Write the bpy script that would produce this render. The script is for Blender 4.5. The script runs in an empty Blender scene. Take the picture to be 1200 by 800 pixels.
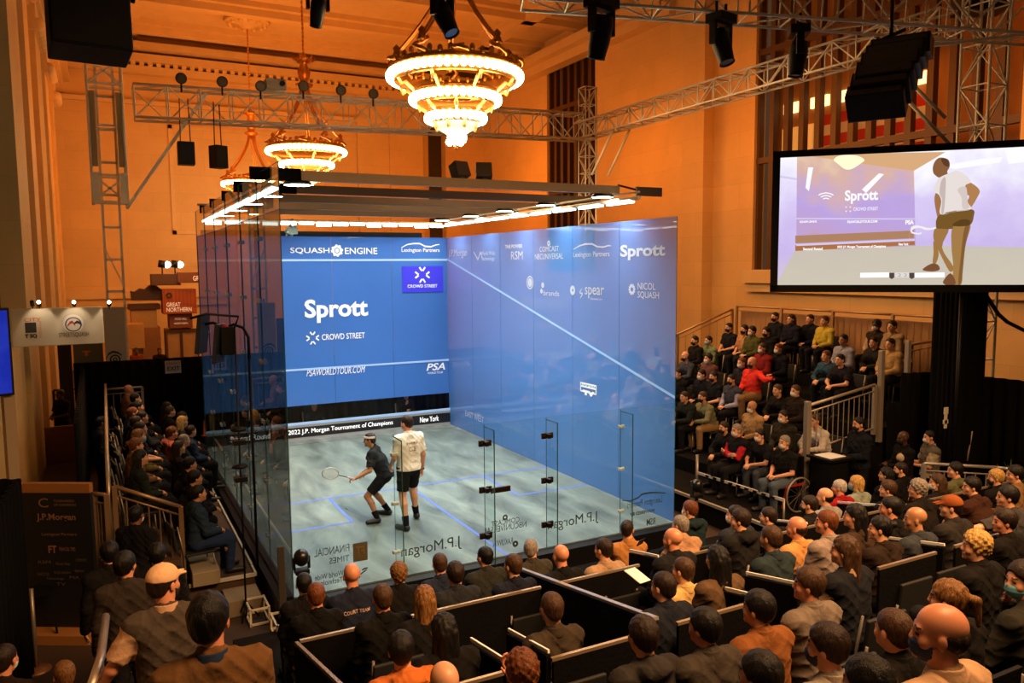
import bpy, math, random
import numpy as np
from mathutils import Vector, Matrix, Euler
random.seed(7)
S = bpy.context.scene
COL = S.collection
R = math.radians
# ------------------------------------------------------------------ camera, world, exposure
CAM = np.array([-2.0705, -10.3177, 4.3648]); CROT = (1.47600614, 0.00821884, -0.4815988); FPX = 919.98
cd = bpy.data.cameras.new('camera'); cam = bpy.data.objects.new('camera', cd); COL.objects.link(cam)
cam.location = CAM; cam.rotation_euler = CROT; cd.sensor_width = 36; cd.lens = 36 * FPX / 1200
cd.clip_start = .05; cd.clip_end = 200; S.camera = cam
S.view_settings.view_transform = 'Standard'; S.view_settings.look = 'None'
S.view_settings.exposure = 0.0; S.view_settings.gamma = 1; S.view_settings.use_curve_mapping = False
try:
    S.cycles.transparent_max_bounces = 24; S.cycles.max_bounces = 7; S.cycles.diffuse_bounces = 3; S.cycles.glossy_bounces = 3
    S.cycles.sample_clamp_indirect = 3.0; S.cycles.caustics_reflective = False; S.cycles.caustics_refractive = False
except Exception: pass
W = bpy.data.worlds.new('hall_fill'); S.world = W; W.use_nodes = True
W.node_tree.nodes['Background'].inputs[0].default_value = (1.0, .55, .28, 1)
W.node_tree.nodes['Background'].inputs[1].default_value = 0.06  # low warm ambient, added as fill from the open end

def light(name, kind, loc, power, color, target=None, size=1, size_y=None, spot=60, blend=.5, radius=.2, spread=None):
    l = bpy.data.lights.new(name, kind); o = bpy.data.objects.new(name, l); COL.objects.link(o)
    l.energy = power; l.color = color; o.location = loc
    if kind == 'AREA':
        l.shape = 'RECTANGLE' if size_y else 'SQUARE'; l.size = size
        if size_y: l.size_y = size_y
        if spread: l.spread = R(spread)
    elif kind == 'SPOT': l.spot_size = R(spot); l.spot_blend = blend; l.shadow_soft_size = radius
    elif kind == 'POINT': l.shadow_soft_size = radius
    if target is not None:
        d = Vector(target) - Vector(loc); o.rotation_euler = d.to_track_quat('-Z', 'Y').to_euler()
    return o
ORANGE = (1.0, .27, .025); AMBER = (1.0, .55, .24); WARM = (1.0, .62, .32); WHITE = (.93, 1.0, .96)
# washes on the hall walls (added area lights floating free, no fixtures are built)
for x in (0.5, 7, 13.5): light('wall_wash_lamp', 'AREA', (x, 23, 7.2), 205, ORANGE, (x, 32, 8.5), 2.5)
for y in (2, 9, 16, 24): light('wall_wash_lamp', 'AREA', (13.9, y, 9.2), 155, ORANGE, (18, y, 7.5), 2.0)
for y in (14, 24): light('wall_wash_lamp', 'AREA', (0.8, y, 9.5), 85, ORANGE, (-3.5, y, 7), 2.0)
for x, y in ((4, 24), (11, 20), (5, 12)): light('ceiling_wash_lamp', 'AREA', (x, y, 9.6), 185, ORANGE, (x, y + 3, 15), 3)
# the lighting rig over the court: a lamp under every cross beam
for y in (1.4, 3.4, 5.2, 7.0, 8.8):
    light('court_rig_lamp', 'AREA', (3.4, y, 5.55), 135 if y < 6 else (100 if y < 8 else 80), WHITE, (3.4, y, 0), 6.2, .25, spread=140)
# warm light over the spectators
light('crowd_lamp', 'AREA', (2.6, -8.6, 8.6), 440, AMBER, (2.2, -4.2, 1), 4, 2, spread=105)
light('crowd_lamp', 'AREA', (8.0, -8.0, 8.2), 360, AMBER, (6.0, -4.6, 1.2), 3, 2, spread=100)
light('crowd_lamp', 'AREA', (8.6, 3.0, 8.2), 280, AMBER, (10.5, 3.0, 1.5), 3, 4)
light('crowd_lamp', 'AREA', (8.8, 8.2, 8.2), 420, AMBER, (10.5, 7.5, 1.5), 3, 3)  # extra lamp added to lift the spectators behind the blue wall
light('crowd_lamp', 'AREA', (.6, 6.5, 7.4), 110, AMBER, (-.7, 6.0, 0), 1.2, 3, spread=62)
light('crowd_lamp', 'SPOT', (0.3, -9.0, 8.5), 750, AMBER, (-1.4, -4.0, 1.2), spot=34, radius=.5)

# ------------------------------------------------------------------ picture ray -> point in the place
CR = np.array(Euler(CROT).to_matrix())
def ray(u, v): return CR @ np.array([(u - 600) / FPX, (400 - v) / FPX, -1.0])
def on(u, v, axis, val):
    r = ray(u, v); t = (val - CAM[axis]) / r[axis]; return Vector((CAM + t * r).tolist())
def at(u, v, d): return Vector((CAM + d * ray(u, v)).tolist())

# ------------------------------------------------------------------ materials
def lin(c):
    if isinstance(c, str): c = tuple(int(c[i:i + 2], 16) for i in (0, 2, 4))
    c = [x / 255 for x in c]
    return tuple(x / 12.92 if x <= .04045 else ((x + .055) / 1.055) ** 2.4 for x in c) + (1,)
MC = {}
def mat(c, rough=.6, metal=0, emit=0, alpha=1, noise=0, scale=8, name=None, spec=.5, bump=0, bscale=40, sheen=0):
    key = (c if isinstance(c, str) else tuple(c), rough, metal, emit, alpha, noise, scale, spec, bump, bscale)
    if key in MC: return MC[key]
    m = bpy.data.materials.new(name or 'surface'); m.use_nodes = True; nt = m.node_tree; b = nt.nodes['Principled BSDF']
    col = lin(c); b.inputs['Base Color'].default_value = col; b.inputs['Roughness'].default_value = rough
    b.inputs['Metallic'].default_value = metal; b.inputs['Specular IOR Level'].default_value = spec
    if emit:
        b.inputs['Emission Color'].default_value = col; b.inputs['Emission Strength'].default_value = emit
    if alpha < 1: b.inputs['Alpha'].default_value = alpha
    if noise or bump:
        tc = nt.nodes.new('ShaderNodeTexCoord'); n = nt.nodes.new('ShaderNodeTexNoise'); n.inputs['Scale'].default_value = scale; n.inputs['Detail'].default_value = 5
        nt.links.new(tc.outputs['Object'], n.inputs['Vector'])
    if noise:
        r = nt.nodes.new('ShaderNodeMapRange'); r.inputs['To Min'].default_value = 1 - noise; r.inputs['To Max'].default_value = 1 + noise
        nt.links.new(n.outputs['Fac'], r.inputs['Value'])
        mx = nt.nodes.new('ShaderNodeVectorMath'); mx.operation = 'SCALE'; mx.inputs[0].default_value = col[:3]
        nt.links.new(r.outputs[0], mx.inputs['Scale']); nt.links.new(mx.outputs[0], b.inputs['Base Color'])
    if bump:
        n2 = nt.nodes.new('ShaderNodeTexNoise'); n2.inputs['Scale'].default_value = bscale; n2.inputs['Detail'].default_value = 4
        nt.links.new(tc.outputs['Object'], n2.inputs['Vector'])
        bp = nt.nodes.new('ShaderNodeBump'); bp.inputs['Strength'].default_value = bump; bp.inputs['Distance'].default_value = .02
        nt.links.new(n2.outputs['Fac'], bp.inputs['Height']); nt.links.new(bp.outputs[0], b.inputs['Normal'])
    MC[key] = m; return m

def stone(c, bw=2.4, bh=.9, mortar=.008, dark=.82):
    """large marble blocks with thin joints, in object coordinates"""
    m = bpy.data.materials.new('marble'); m.use_nodes = True; nt = m.node_tree; b = nt.nodes['Principled BSDF']
    tc = nt.nodes.new('ShaderNodeTexCoord'); sep = nt.nodes.new('ShaderNodeSeparateXYZ'); cmb = nt.nodes.new('ShaderNodeCombineXYZ'); add = nt.nodes.new('ShaderNodeMath')
    nt.links.new(tc.outputs['Object'], sep.inputs[0]); nt.links.new(sep.outputs[0], add.inputs[0]); nt.links.new(sep.outputs[1], add.inputs[1])
    nt.links.new(add.outputs[0], cmb.inputs[0]); nt.links.new(sep.outputs[2], cmb.inputs[1])
    br = nt.nodes.new('ShaderNodeTexBrick'); nt.links.new(cmb.outputs[0], br.inputs['Vector'])
    br.inputs['Scale'].default_value = 1; br.inputs['Brick Width'].default_value = bw; br.inputs['Row Height'].default_value = bh; br.inputs['Mortar Size'].default_value = mortar
    col = lin(c); br.inputs['Color1'].default_value = col
    br.inputs['Color2'].default_value = tuple(x * .93 for x in col[:3]) + (1,); br.inputs['Mortar'].default_value = tuple(x * dark for x in col[:3]) + (1,)
    n = nt.nodes.new('ShaderNodeTexNoise'); n.inputs['Scale'].default_value = .9; n.inputs['Detail'].default_value = 8; n.inputs['Roughness'].default_value = .65
    nt.links.new(tc.outputs['Object'], n.inputs['Vector'])
    r = nt.nodes.new('ShaderNodeMapRange'); r.inputs['To Min'].default_value = .84; r.inputs['To Max'].default_value = 1.14; nt.links.new(n.outputs['Fac'], r.inputs['Value'])
    sc = nt.nodes.new('ShaderNodeVectorMath'); sc.operation = 'SCALE'; nt.links.new(br.outputs['Color'], sc.inputs[0]); nt.links.new(r.outputs[0], sc.inputs['Scale'])
    nt.links.new(sc.outputs[0], b.inputs['Base Color']); b.inputs['Roughness'].default_value = .55
    return m

def glass(name, tint=(.86, .96, .93), trans=.96, film=None, film_fac=0, rough=0.0, gloss=1.0, streak=0):
    """clear pane: straight-through light, fresnel reflection, optional printed film"""
    m = bpy.data.materials.new(name); m.use_nodes = True; nt = m.node_tree; nt.nodes.clear()
    out = nt.nodes.new('ShaderNodeOutputMaterial'); tr = nt.nodes.new('ShaderNodeBsdfTransparent'); tr.inputs[0].default_value = tuple(x * trans for x in tint) + (1,)
    gl = nt.nodes.new('ShaderNodeBsdfGlossy'); gl.inputs['Roughness'].default_value = rough; gl.inputs[0].default_value = (1, 1, 1, 1)
    lw = nt.nodes.new('ShaderNodeFresnel'); lw.inputs[0].default_value = 1.45
    geo = nt.nodes.new('ShaderNodeNewGeometry')
    mu = nt.nodes.new('ShaderNodeMath'); mu.operation = 'MULTIPLY'; mu.inputs[1].default_value = gloss; nt.links.new(lw.outputs[0], mu.inputs[0])
    base = tr
    if film:
        df = nt.nodes.new('ShaderNodeBsdfDiffuse'); df.inputs[0].default_value = lin(film)
        if streak:
            tc = nt.nodes.new('ShaderNodeTexCoord'); n = nt.nodes.new('ShaderNodeTexNoise'); n.inputs['Scale'].default_value = .55; n.inputs['Detail'].default_value = 3
            nt.links.new(tc.outputs['Object'], n.inputs['Vector']); r = nt.nodes.new('ShaderNodeMapRange'); r.inputs['To Min'].default_value = 1 - streak; r.inputs['To Max'].default_value = 1 + streak
            nt.links.new(n.outputs['Fac'], r.inputs['Value']); sc = nt.nodes.new('ShaderNodeVectorMath'); sc.operation = 'SCALE'; sc.inputs[0].default_value = lin(film)[:3]
            nt.links.new(r.outputs[0], sc.inputs['Scale']); nt.links.new(sc.outputs[0], df.inputs[0])
        mf = nt.nodes.new('ShaderNodeMixShader'); mf.inputs[0].default_value = film_fac; nt.links.new(tr.outputs[0], mf.inputs[1]); nt.links.new(df.outputs[0], mf.inputs[2]); base = mf
    mx = nt.nodes.new('ShaderNodeMixShader'); nt.links.new(mu.outputs[0], mx.inputs[0]); nt.links.new(base.outputs[0], mx.inputs[1]); nt.links.new(gl.outputs[0], mx.inputs[2])
    nt.links.new(mx.outputs[0], out.inputs[0]); return m

BLACK = mat('0b0a0a', .9, name='black_cloth', noise=.25, scale=5, bump=.3, bscale=30, spec=.08)
BLACKP = mat('0a0a0a', .5, name='black_paint', spec=.25); DARKM = mat('1b1a19', .4, .6, name='dark_metal')
ALU = mat('e0d4bc', .45, .1, name='aluminium', noise=.12); RAIL = mat('c9bba6', .4, .55, name='pale_rail'); CARPET = mat('131110', .95, noise=.3, scale=30, name='carpet', spec=.1)
STEEL = mat('8f867a', .4, .7, name='rail_steel'); WHITEM = mat('e8e6e0', .5, name='white_paint'); WOOD = mat('8a6a45', .5, name='plywood', noise=.25, scale=4)
GOLD = mat('c8843a', .35, .75, name='gilt_bronze', noise=.25, scale=20)
MARBLE = stone('d8b276'); TRIM = mat('d6b47e', .55, noise=.12, scale=2, name='moulded_stone')

# ------------------------------------------------------------------ mesh building
class MB:
    def __init__(s): s.v = []; s.f = []; s.sm = []
    def add(s, vs, fs, smooth=False):
        n = len(s.v); s.v += [tuple(v) for v in vs]; s.f += [tuple(i + n for i in f) for f in fs]; s.sm += [smooth] * len(fs); return s
    def box(s, a, b, M=None):
        x0, y0, z0 = a; x1, y1, z1 = b
        vs = [Vector(p) for p in ((x0, y0, z0), (x1, y0, z0), (x1, y1, z0), (x0, y1, z0), (x0, y0, z1), (x1, y0, z1), (x1, y1, z1), (x0, y1, z1))]
        if M is not None: vs = [M @ v for v in vs]
        return s.add(vs, [(0, 3, 2, 1), (4, 5, 6, 7), (0, 1, 5, 4), (1, 2, 6, 5), (2, 3, 7, 6), (3, 0, 4, 7)])
    def bar(s, p, q, w, h=None, up=(0, 0, 1)):
        p = Vector(p); q = Vector(q); d = (q - p); L = d.length; d.normalize(); up = Vector(up); h = h or w
        if abs(d.dot(up)) > .98: up = Vector((1, 0, 0))
        x = d.cross(up).normalized(); z = x.cross(d)
        vs = [c + x * (sx * w / 2) + z * (sz * h / 2) for c in (p, q) for sx, sz in ((-1, -1), (1, -1), (1, 1), (-1, 1))]
        return s.add(vs, [(0, 1, 2, 3), (7, 6, 5, 4), (0, 4, 5, 1), (1, 5, 6, 2), (2, 6, 7, 3), (3, 7, 4, 0)])
    def tube(s, pts, r, n=8, cap=True, closed=False):
        pts = [Vector(p) for p in pts]; rs = r if isinstance(r, (list, tuple)) else [r] * len(pts); base = len(s.v); N = len(pts); prev = None
        for i, p in enumerate(pts):
            a = pts[i - 1] if (i or closed) else p; b = pts[(i + 1) % N] if (i < N - 1 or closed) else p
            d = (b - a).normalized() if (b - a).length > 1e-9 else Vector((0, 0, 1))
            if prev is None: u = d.cross(Vector((0, 0, 1)) if abs(d.z) < .9 else Vector((1, 0, 0))).normalized()
            else: u = (prev - d * prev.dot(d)).normalized()
            prev = u; w = d.cross(u)
            for k in range(n):
                t = 2 * math.pi * k / n; s.v.append(tuple(p + (u * math.cos(t) + w * math.sin(t)) * rs[i]))
        for i in range(N if closed else N - 1):
            for k in range(n):
                a = base + i * n + k; b = base + i * n + (k + 1) % n; c = base + ((i + 1) % N) * n + (k + 1) % n; d = base + ((i + 1) % N) * n + k
                s.f.append((a, b, c, d)); s.sm.append(True)
        if cap and not closed:
            s.f.append(tuple(base + k for k in range(n))[::-1]); s.sm.append(False)
            s.f.append(tuple(base + (N - 1) * n + k for k in range(n))); s.sm.append(False)
        return s
    def lathe(s, prof, c=(0, 0, 0), n=20, M=None):
        """prof: (radius, z) list turned about z through c"""
        base = len(s.v)
        for r, z in prof:
            for k in range(n):
                t = 2 * math.pi * k / n; v = Vector((r * math.cos(t), r * math.sin(t), z))
                if M is not None: v = M @ v
                s.v.append((v.x + c[0], v.y + c[1], v.z + c[2]))
        for i in range(len(prof) - 1):
            for k in range(n):
                a = base + i * n + k; b = base + i * n + (k + 1) % n
                s.f.append((a, b, b + n, a + n)); s.sm.append(True)
        return s
    def ball(s, c, r, n=10, m=6, sc=(1, 1, 1)):
        prof = [(max(1e-4, math.sin(math.pi * i / m)) * r, -math.cos(math.pi * i / m) * r) for i in range(m + 1)]
        return s.lathe(prof, c, n, Matrix.Diagonal((*sc, 1)))
    def prism(s, poly, O, U, V, t):
        O = Vector(O); U = Vector(U); V = Vector(V); N = U.cross(V).normalized() * t; n = len(poly)
        a = [O + U * x + V * y for x, y in poly]; vs = a + [p + N for p in a]
        return s.add(vs, [tuple(range(n))[::-1], tuple(range(n, 2 * n))] + [(i, (i + 1) % n, n + (i + 1) % n, n + i) for i in range(n)])
    def build(s, name, m, parent=None, bevel=0, loc=None):
        me = bpy.data.meshes.new(name); me.from_pydata(s.v, [], s.f); me.polygons.foreach_set('use_smooth', s.sm); me.update()
        if m is not None: me.materials.append(m)
        o = bpy.data.objects.new(name, me); COL.objects.link(o)
        if parent is not None: o.parent = parent
        if loc is not None: o.location = loc
        if bevel:
            b = o.modifiers.new('edge', 'BEVEL'); b.width = bevel; b.segments = 2; b.limit_method = 'ANGLE'
        return o
def tag(o, label=None, cat=None, group=None, kind=None):
    if label: o['label'] = label
    if cat: o['category'] = cat
    if group: o['group'] = group
    if kind: o['kind'] = kind
    return o
def empty(name, label, cat, loc=(0, 0, 0), group=None, rz=0, kind=None):
    o = bpy.data.objects.new(name, None); COL.objects.link(o); o.location = loc; o.rotation_euler = (0, 0, rz); o.empty_display_size = .1
    return tag(o, label, cat, group, kind)
def at_root(o, root):
    """parent o (built in world coordinates) under root without moving it"""
    o.parent = root; o.matrix_parent_inverse = Matrix.Translation(root.location).inverted() if root.rotation_euler.z == 0 else (Matrix.Translation(root.location) @ Euler(root.rotation_euler).to_matrix().to_4x4()).inverted()
    return o
def dup(root, loc=None, rz=None, label=None, group=None):
    r = root.copy(); COL.objects.link(r)
    if loc is not None: r.location = loc
    if rz is not None: r.rotation_euler = (0, 0, rz)
    if label: r['label'] = label
    if group: r['group'] = group
    for ch in [c for c in KIDS.get(root.name, [])]:
        c = ch.copy(); COL.objects.link(c); c.parent = r
        for g in KIDS.get(ch.name, []):
            d = g.copy(); COL.objects.link(d); d.parent = c
    return r
KIDS = {}
def index_children():
    KIDS.clear()
    for o in bpy.data.objects:
        if o.parent: KIDS.setdefault(o.parent.name, []).append(o)
_tc = {}
def text_verts(body, bold=.0, shear=0):
    k = (body, bold, shear)
    if k not in _tc:
        c = bpy.data.curves.new('t', 'FONT'); c.body = body; c.extrude = 0; c.offset = bold; c.shear = shear; c.resolution_u = 3
        o = bpy.data.objects.new('t', c); COL.objects.link(o)
        me = bpy.data.meshes.new_from_object(o)
        v = np.zeros(len(me.vertices) * 3); me.vertices.foreach_get('co', v); v = v.reshape(-1, 3)
        f = [tuple(p.vertices) for p in me.polygons]; bpy.data.objects.remove(o); bpy.data.curves.remove(c); bpy.data.meshes.remove(me)
        lo = v[:, :2].min(0); hi = v[:, :2].max(0); _tc[k] = ((v[:, :2] - lo) / (hi - lo), f)
    return _tc[k]
def lettering(body, TL, TR, BL, m, parent=None, bold=0, shear=0, lift=.004, name='lettering', world=False):
    """flat letters filling the parallelogram TL, TR, BL (world points)"""
    v, f = text_verts(body, bold, shear); TL, TR, BL = Vector(TL), Vector(TR), Vector(BL)
    U = TR - TL; V = TL - BL; N = U.cross(V).normalized() * lift
    b = MB(); b.add([BL + U * float(x) + V * float(y) + N for x, y in v], f); o = b.build(name, m)
    if parent is not None: at_root(o, parent)
    return o
def lconst(body, axis, val, box, m, parent=None, slant=None, mirror=False, **k):
    """letters on the plane axis = val, filling the picture box (u0, v0, u1, v1); the right end may be shifted by slant pixels"""
    u0, v0, u1, v1 = box; s = slant or 0
    TL, TR, BL = on(u0, v0, axis, val), on(u1, v0 + s, axis, val), on(u0, v1, axis, val)
    if axis == 1: TR = Vector((TR.x, val, TL.z)); BL = Vector((TL.x, val, BL.z))
    if axis == 0: TR = Vector((val, TR.y, TL.z)); BL = Vector((val, TL.y, BL.z))
    if mirror: TL, TR, BL = TR, TL, Vector((TR.x, TR.y, BL.z))
    return lettering(body, TL, TR, BL, m, parent, **k)
# ================================================================== THE HALL
XL, XR, YB, ZF, ZC = -3.57, 18.0, 32.0, -.35, 15.4
def struct(o, label): return tag(o, label, kind='structure')
FLOORM = mat('3a2a20', .55, noise=.25, scale=3, name='hall_floor_stone')
struct(MB().box((XL - .6, -12, ZF - .2), (XR + 1.5, YB + .5, ZF)).build('floor', FLOORM), 'dark stone floor of the hall')
DKFILL = mat('2a1c10', .5, noise=.3, scale=1.5, name='dark_infill')
# far wall, with shallow projecting bays on the right
b = MB().box((XL - .6, YB, ZF), (XR + .6, YB + .4, ZC))
for x0, x1, d in ((10.6, 12.35, .22), (12.35, 14.3, .34)): b.box((x0, YB - d, ZF), (x1, YB, 13.6))
b.box((15.6, YB - .5, ZF), (XR, YB, 13.6))
struct(b.build('wall_back', MARBLE), 'far marble wall washed in orange light')
struct(MB().box((14.75, YB - .12, ZF), (15.5, YB - .02, 13.4)).build('dark_slot', DKFILL), 'tall dark slot in the far wall')  # plain dark strip set on the far wall
# right wall: piers with two tall grilled windows between them
b = MB()
for y0, y1 in ((24.2, YB), (13.2, 19.9), (-3, 1.25)): b.box((XR, y0, ZF), (XR + .5, y1, ZC))
b.box((XR - .0, 10.1, ZF), (XR + .5, 13.2, ZC)); b.box((XR - .5, 12.1, ZF), (XR, 13.25, ZC)); b.box((XR - .3, 13.25, ZF), (XR, 14.3, ZC))
for y0, y1 in ((19.9, 24.2), (1.25, 10.1)): b.box((XR, y0, ZF), (XR + .5, y1, 4.1)); b.box((XR, y0, 14.6), (XR + .5, y1, ZC))
struct(b.build('wall_right', MARBLE), 'right marble wall with tall window bays')
b = MB().box((XR - .35, -3, 3.75), (XR + .1, 10.2, 4.2)).box((XR - .2, -3, 3.45), (XR + .05, 10.2, 3.75))
struct(b.build('trim_1', TRIM), 'stone ledge under the grilled window')
def grille(name, y0, y1, z0, z1, n, lab, rails):
    b = MB()
    for i in range(n + 1):
        y = y0 + (y1 - y0) * i / n; b.box((XR + .12, y - .10, z0), (XR + .34, y + .10, z1))
    for z in rails: b.box((XR + .10, y0, z - .10), (XR + .30, y1, z + .10))
    return struct(b.build(name, mat('4a3018', .5, name='bronze_grille')), lab)
grille('window_2', 1.25, 10.1, 4.1, 14.6, 14, 'tall grilled window above the video screen', (7.9, 11.5))
grille('window_3', 19.9, 24.2, 4.1, 14.6, 7, 'tall grilled window left of the truss tower', (8.0, 12.0))
struct(MB().box((XR + 1.2, 19.5, ZF), (XR + 1.4, 24.6, ZC)).build('wall_recess', mat('5a3a1c', .6, noise=.2, scale=2, name='recess_wall')), 'dim wall behind the grilled window')
struct(MB().box((XR + 1.6, .8, ZF), (XR + 1.8, 10.6, ZC)).build('wall_recess', mat('a8743c', .6, noise=.2, scale=2, name='corridor_wall')), 'corridor wall seen through the grille')
light('corridor_lamp', 'AREA', (XR + .9, 5.5, 10.5), 120, ORANGE, (XR + 1.2, 5.5, 4), .5, 8)
# left wall: dark window nearest, then pilasters
b = MB().box((XL - .5, 8.9, ZF), (XL, YB, ZC)).box((XL - .5, -6, ZF), (XL, 8.9, 3.6)).box((XL - .5, -6, 14.2), (XL, 8.9, ZC))
for y0, y1, d in ((8.9, 11.6, .10), (12.6, 14.2, .16), (17.0, 19.5, .16), (22.5, 24.5, .12), (27.5, 29.0, .12)): b.box((XL, y0, ZF), (XL + d, y1, 12.2))
struct(b.build('wall_left', MARBLE), 'left marble wall with pilasters')
b = MB()
for y0, y1 in ((8.7, 11.9), (12.4, 14.5), (16.7, 19.8), (22.3, 24.7), (27.3, 29.2)):
    b.box((XL, y0, 12.2), (XL + .32, y1, 12.5)).box((XL, y0 + .1, 11.3), (XL + .22, y1 - .1, 12.2))
    for k in range(6): b.ball((XL + .26, y0 + .3 + (y1 - y0 - .6) * k / 5, 11.5), .2, 8, 5)
b.box((XL, -6, 12.5), (XL + .45, YB, 13.0)).box((XL, -6, 13.0), (XL + .7, YB, 13.35))
struct(b.build('trim_2', TRIM), 'carved capitals and cornice along the left wall')
b = MB().box((XL - .45, -6, 3.6), (XL - .35, 8.9, 14.2))
for y in (1.0, 5.0): b.box((XL - .35, y - .06, 3.6), (XL - .25, y + .06, 14.2))
for z in (6.2, 9.4): b.box((XL - .35, -6, z - .05), (XL - .27, 8.9, z + .05))
struct(b.build('window_4', DKFILL), 'tall dark window at the left edge')
# ceiling with deep mouldings
b = MB().box((XL - .6, -12, ZC), (XR + .8, YB + .5, ZC + .2))
for y in (29.4, 25.0, 20.6, 16.2): b.box((XL, y - .25, ZC - .5), (XR, y + .25, ZC)).box((XL, y - .55, ZC - .22), (XR, y + .55, ZC))
for x in (-.6, 15.0): b.box((x - .3, 5, ZC - .5), (x + .3, YB, ZC)).box((x - .6, 5, ZC - .2), (x + .6, YB, ZC))
struct(b.build('ceiling', TRIM), 'coffered ceiling with moulded beams')
b = MB().box((XL, YB - .5, 13.6), (XR, YB, 13.95)).box((XL, YB - .8, 14.1), (XR, YB, 14.45)).box((XL, YB - 1.2, 14.6), (XR, YB, 14.9)).box((XL, YB - .3, 12.2), (XR, YB, 12.4))
for i in range(58):
    x = XL + .3 + i * .37; b.box((x, YB - .62, 13.95), (x + .2, YB - .3, 14.1))
b.box((XR - 1.0, 14, 14.2), (XR, YB, 14.6)).box((XR - .6, 14, 13.8), (XR, YB, 14.2))
struct(b.build('trim_3', TRIM), 'dentilled cornice at the top of the far wall')
b = MB()
for x0, x1, z0, z1 in ((1.2, 11.6, 6.1, 6.28), (1.2, 11.6, 11.2, 11.38), (1.2, 1.38, 6.1, 11.38)): b.box((x0, YB - .08, z0), (x1, YB, z1))
b.box((XL, YB - .35, 3.0), (11, YB, 3.35)).box((XL, YB - .2, 2.6), (11, YB, 3.0))
struct(b.build('trim_4', TRIM), 'raised panel mouldings on the far wall')
# flags and lit panels in the corridor behind the grille
FR, FW = mat('b0281c', .8, name='flag_red'), mat('cfc3ae', .8, name='flag_white')
def flag(y0, y1, z0, z1, n, lab):
    root = empty('hanging_flag', lab, 'flag', (XR + 1.0, (y0 + y1) / 2, z0))
    for name, m, par in (('red_stripes', FR, 0), ('white_stripes', FW, 1)):
        b = MB()
        for i in range(n):
            if i % 2 == par: b.box((XR + 1.54, y0, z0 + (z1 - z0) * i / n), (XR + 1.60, y1, z0 + (z1 - z0) * (i + 1) / n))
        at_root(b.build(name, m), root)
flag(4.6, 8.8, 6.25, 9.3, 9, 'large red and white striped flag hanging behind the window grille')
for i in range(5):
    y = 9.9 - i * 1.18
    o = MB().box((XR + 1.5, y - .36, 9.6), (XR + 1.6, y + .36, 9.95)).build('lit_panel', mat('ffd890', .5, emit=2.2, name='lit_panel'))
    tag(o, '%s glowing yellow lamp panel from the left in the row above the flag' % ('first', 'second', 'third', 'fourth', 'fifth')[i], 'lamp', 'glowing panels above the flag')
o = MB().box((XR + 1.5, 8.95, 4.0), (XR + 1.6, 10.3, 9.1)).build('lit_doorway', mat('e8a850', .5, emit=.5, name='lit_door'))
tag(o, 'tall pale lit doorway left of the striped flag behind the grille', 'doorway')

# ================================================================== THE COURT
CW, CL, GH, LH = 6.4, 9.75, 5.17, 5.72
def floor_mat():
    m = bpy.data.materials.new('court_boards'); m.use_nodes = True; nt = m.node_tree; b = nt.nodes['Principled BSDF']; L = nt.links
    tc = nt.nodes.new('ShaderNodeTexCoord'); mp = nt.nodes.new('ShaderNodeMapping'); mp.inputs['Scale'].default_value = (1.6, .5, 1); mp.inputs['Rotation'].default_value = (0, 0, .5)
    L.new(tc.outputs['Object'], mp.inputs[0]); n = nt.nodes.new('ShaderNodeTexNoise'); n.inputs['Scale'].default_value = 1.3; n.inputs['Detail'].default_value = 8; n.inputs['Roughness'].default_value = .62; n.inputs['Distortion'].default_value = .6
    L.new(mp.outputs[0], n.inputs['Vector']); cr = nt.nodes.new('ShaderNodeValToRGB'); e = cr.color_ramp.elements
    e[0].position = .3; e[0].color = lin('4f5856'); e[1].position = .7; e[1].color = lin('98a39f'); L.new(n.outputs['Fac'], cr.inputs[0])
    L.new(cr.outputs[0], b.inputs['Base Color']); rr = nt.nodes.new('ShaderNodeMapRange'); rr.inputs['To Min'].default_value = .18; rr.inputs['To Max'].default_value = .5
    L.new(n.outputs['Fac'], rr.inputs['Value']); L.new(rr.outputs[0], b.inputs['Roughness']); b.inputs['Specular IOR Level'].default_value = .35
    return m
o = MB().box((-.2, -.2, ZF), (CW + .2, CL + .2, -.02)).build('court_platform', BLACKP); tag(o, 'low black platform carrying the glass squash court', 'platform')
court = empty('court_floor', 'grey green squash court floor with blue lines, inside the glass walls', 'court floor', (3.2, 4.9, -.02), kind='thing')
at_root(MB().box((0, 0, -.02), (CW, CL, 0)).build('floor_boards', floor_mat()), court)
BL = mat('5b78e6', .5, name='blue_line')
def seg(x0, y0, x1, y1): at_root(MB().box((min(x0, x1), min(y0, y1), .0005), (max(x0, x1), max(y0, y1), .002)).build('blue_line', BL), court)
w = .05
seg(0, 4.26, CW, 4.31); seg(3.175, 0, 3.225, 4.26); seg(1.55, 2.71, 1.6, 4.26); seg(0, 2.66, 1.6, 2.71); seg(4.8, 2.71, 4.85, 4.26); seg(4.8, 2.66, CW, 2.71)
INK = mat('eef4fb', .5, emit=.12, name='white_print'); INKB = mat('c4d2ea', .5, name='pale_print'); DINK = mat('4c5f60', .6, name='dark_print'); SKYB = mat('9fc6f5', .5, emit=.1, name='light_blue_line')
G_CLEAR = glass('clear_glass', gloss=.55); G_LEFT = glass('film_glass_left', (.60, .66, .60), .46, film='4c463e', film_fac=.40, gloss=.36)
G_FRONT = glass('film_glass_front', (.5, .7, 1), .5, film='4478cc', film_fac=.93, gloss=.5, streak=.08)
G_RIGHT = glass('film_glass_right', (.75, .85, 1), .9, film='6aa2f6', film_fac=.60, gloss=.85, streak=.12)
EDGE = mat('1e4a44', .2, name='glass_edge')
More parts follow.
